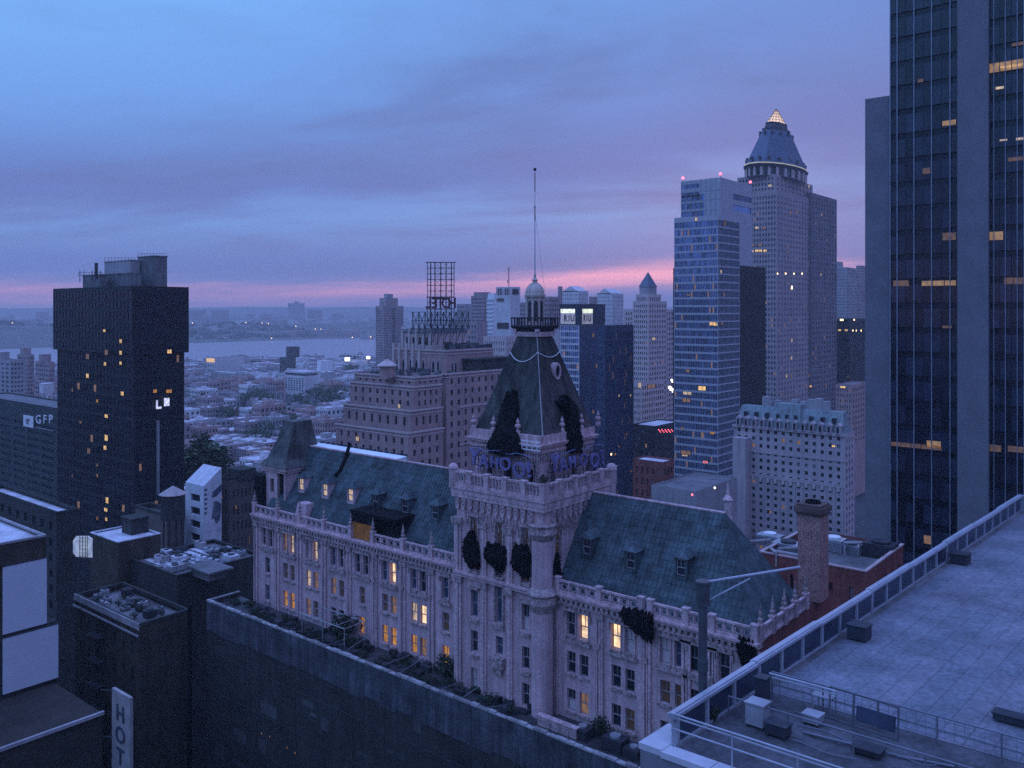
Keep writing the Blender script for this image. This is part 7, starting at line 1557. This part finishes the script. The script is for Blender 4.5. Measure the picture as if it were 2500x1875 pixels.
# steel mast with boom
p = atz(1716, 1742, ZRF); MT = Thing('steel_mast', 'thick grey steel mast with sleeve top, boom and brace', 'mast', (p[0], p[1], ZRF)); dM = -FWD[0]*0+(FWD[0]*p[0]+FWD[1]*p[1])
dM = FWD[0]*p[0]+FWD[1]*p[1]; zt = zat(1421, dM); zs = zat(1478, dM)
MSM = mat('mast_grey', (.075, .08, .095), .6, var=.3, scale=1.5, metal=.2)
b = MB(); b.lathe(p[0], p[1], [(.2, ZRF-.1), (.2, zs)], 16); MT.part('post', b, MSM, smooth=False)
b = MB(); b.lathe(p[0], p[1], [(.2, zs-.02), (.31, zs+.02), (.31, zt-.05), (.34, zt-.05), (.34, zt+.05), (.1, zt+.06)], 16); MT.part('sleeve', b, MSM)
b = MB(); b.lathe(p[0], p[1], [(.42, ZRF-.05), (.42, ZRF+.12), (.24, ZRF+.2)], 16); MT.part('base_plate', b, MSM)
bm = MB(); far = at(1953, 1384, 40.3); bm.tube((p[0], p[1], zt-.02), far, .06, 8); MT.part('boom', bm, FRM)
bm = MB(); q = at(1832, 1412, 38.9); bm.tube((p[0], p[1], zs+.1), q, .035, 6); MT.part('brace', bm, FRM)
dk = MB(); dk.lathe(p[0], p[1], [(.22, zat(1640, dM)), (.24, zat(1636, dM)), (.24, zat(1612, dM)), (.22, zat(1608, dM))], 16); MT.part('dark_clamp', dk, mat('clamp_dark', (.05, .06, .07), .6))
# things standing on the terrace
def crate(name, label, cat, px, py, w_, d_, h, m, extra=None):
    a, c_ = nab(px, py, ZRF); T = Thing(name, label, cat, nr(a, c_, ZRF)); b = MB(); nbox(b, a-w_/2, a+w_/2, c_-d_/2, c_+d_/2, ZRF+.08, ZRF+h); T.part('casing', b, m); b = MB(); nbox(b, a-w_/2-.05, a+w_/2+.05, c_-d_/2-.05, c_+d_/2+.05, ZRF+h, ZRF+h+.06); T.part('lid', b, m)
    b = MB()
    for i in (-1, 1):
        for j in (-1, 1): nbox(b, a+i*w_*.4-.05, a+i*w_*.4+.05, c_+j*d_*.4-.05, c_+j*d_*.4+.05, ZRF-.02, ZRF+.08)
    T.part('feet', b, STEEL); return T
DK = mat('dark_box_paint', (.035, .04, .055), .6, var=.4); LB_ = mat('light_box_paint', (.30, .30, .34), .6, var=.3)
crate('planter_box', 'dark box against the screened parapet halfway along the terrace', 'box', 2098, 1560, 1.0, .9, .8, DK)
crate('planter_box', 'second dark box far along the screened parapet', 'box', 2345, 1375, 1.1, 1.0, .7, DK)
crate('vent_housing', 'grey vent housing on the dark walkway beside the steel mast', 'vent', 1850, 1770, .8, .7, 1.0, LB_)
crate('vent_housing', 'low wide vent housing in the dark walkway', 'vent', 1900, 1795, .9, .6, .5, DK)
crate('vent_housing', 'dark machine cabinet under the head of the inner rail', 'vent', 1862, 1722, .5, .5, 1.3, DK)
crate('storage_chest', 'long dark chest at the picture edge on the terrace', 'chest', 2490, 1770, 2.0, .6, .35, DK)
crate('vent_housing', 'small pale vent by the walkway rail', 'vent', 1985, 1765, .7, .6, .4, LB_)
crate('vent_housing', 'flat dark hatch on the walkway near the bottom edge', 'hatch', 2120, 1840, 1.1, .7, .25, DK)
# open frame screen and small table
a, c_ = nab(2024, 1752, ZRF); FS = Thing('frame_screen', 'tilted open frame screen standing on the terrace paving', 'screen', nr(a, c_, ZRF)); b = MB(); w_, h = 3.0, 1.35
P_ = [nr(a, c_, ZRF), nr(a+w_, c_-.25, ZRF), nr(a+w_, c_-.1, ZRF+h), nr(a, c_+.15, ZRF+h)]
for i in range(4): b.beam(P_[i], P_[(i+1) % 4], .07)
b.beam(nr(a+w_*.36, c_-.1, ZRF), nr(a+w_*.36, c_+.05, ZRF+h), .09); FS.part('frame', b, mat('screen_frame', (.10, .11, .14), .5))
b = MB(); b.face([nr(a+w_*.4, c_-.1, ZRF+.25), nr(a+w_-.15, c_-.22, ZRF+.25), nr(a+w_-.15, c_-.1, ZRF+.9), nr(a+w_*.4, c_+.02, ZRF+.9)]); 
b2 = MB(); i0 = [nr(a+w_*.4, c_-.1, ZRF+.25), nr(a+w_-.15, c_-.22, ZRF+.25), nr(a+w_-.15, c_-.1, ZRF+.9), nr(a+w_*.4, c_+.02, ZRF+.9)]; b2.loft([i0, [(x+.03, y+.03, z) for x, y, z in i0]]); FS.part('panel', b2, SCR)
a, c_ = nab(2012, 1735, ZRF); TB_ = Thing('small_table', 'small square pale-topped table beside the frame screen', 'table', nr(a, c_, ZRF)); b = MB(); nbox(b, a-.45, a+.45, c_-.35, c_+.35, ZRF+.7, ZRF+.76); TB_.part('tabletop', b, FRM)
for i in (-1, 1):
    for j in (-1, 1): b = MB(); b.tube(nr(a+i*.4, c_+j*.3, ZRF-.02), nr(a+i*.4, c_+j*.3, ZRF+.7), .03, 6); TB_.part('leg', b, FRM)
b = MB(); ps = [nab(px, py, ZRF) for px, py in ((1960, 1790), (2060, 1815), (2200, 1850), (2330, 1875))]
for (a, c_), (a2, c2) in zip(ps[:-1], ps[1:]): b.tube(nr(a, c_, ZRF+.06), nr(a2, c2, ZRF+.06), .05, 6)
single('conduit', b, MATS['rail_grey'], 'thin conduit running along the dark walkway', 'pipe')
bush('planter_shrub', 'small dark shrub beside the foot of the steel mast', *nr(*nab(1745, 1760, ZRF), ZRF)[:2], ZRF, .45, 200, .07, .9)

# ------------------------------------------------------------------ evening haze over the whole town
hz = MB(); hz.box(-9800, 1500, -2500, 9800, -4, 262)
ho = single('haze', hz, [], 'thin blue evening haze over the city', kind='stuff', loc=(0, 0, 0))
hm = bpy.data.materials.new('haze'); hm.use_nodes = True; t = hm.node_tree; t.nodes.remove(t.nodes['Principled BSDF'])
pv = t.nodes.new('ShaderNodeVolumePrincipled'); pv.inputs['Color'].default_value = (.86, .87, .95, 1); pv.inputs['Density'].default_value = HAZE; pv.inputs['Anisotropy'].default_value = 0.2
t.links.new(pv.outputs[0], t.nodes['Material Output'].inputs['Volume']); ho.data.materials.append(hm)
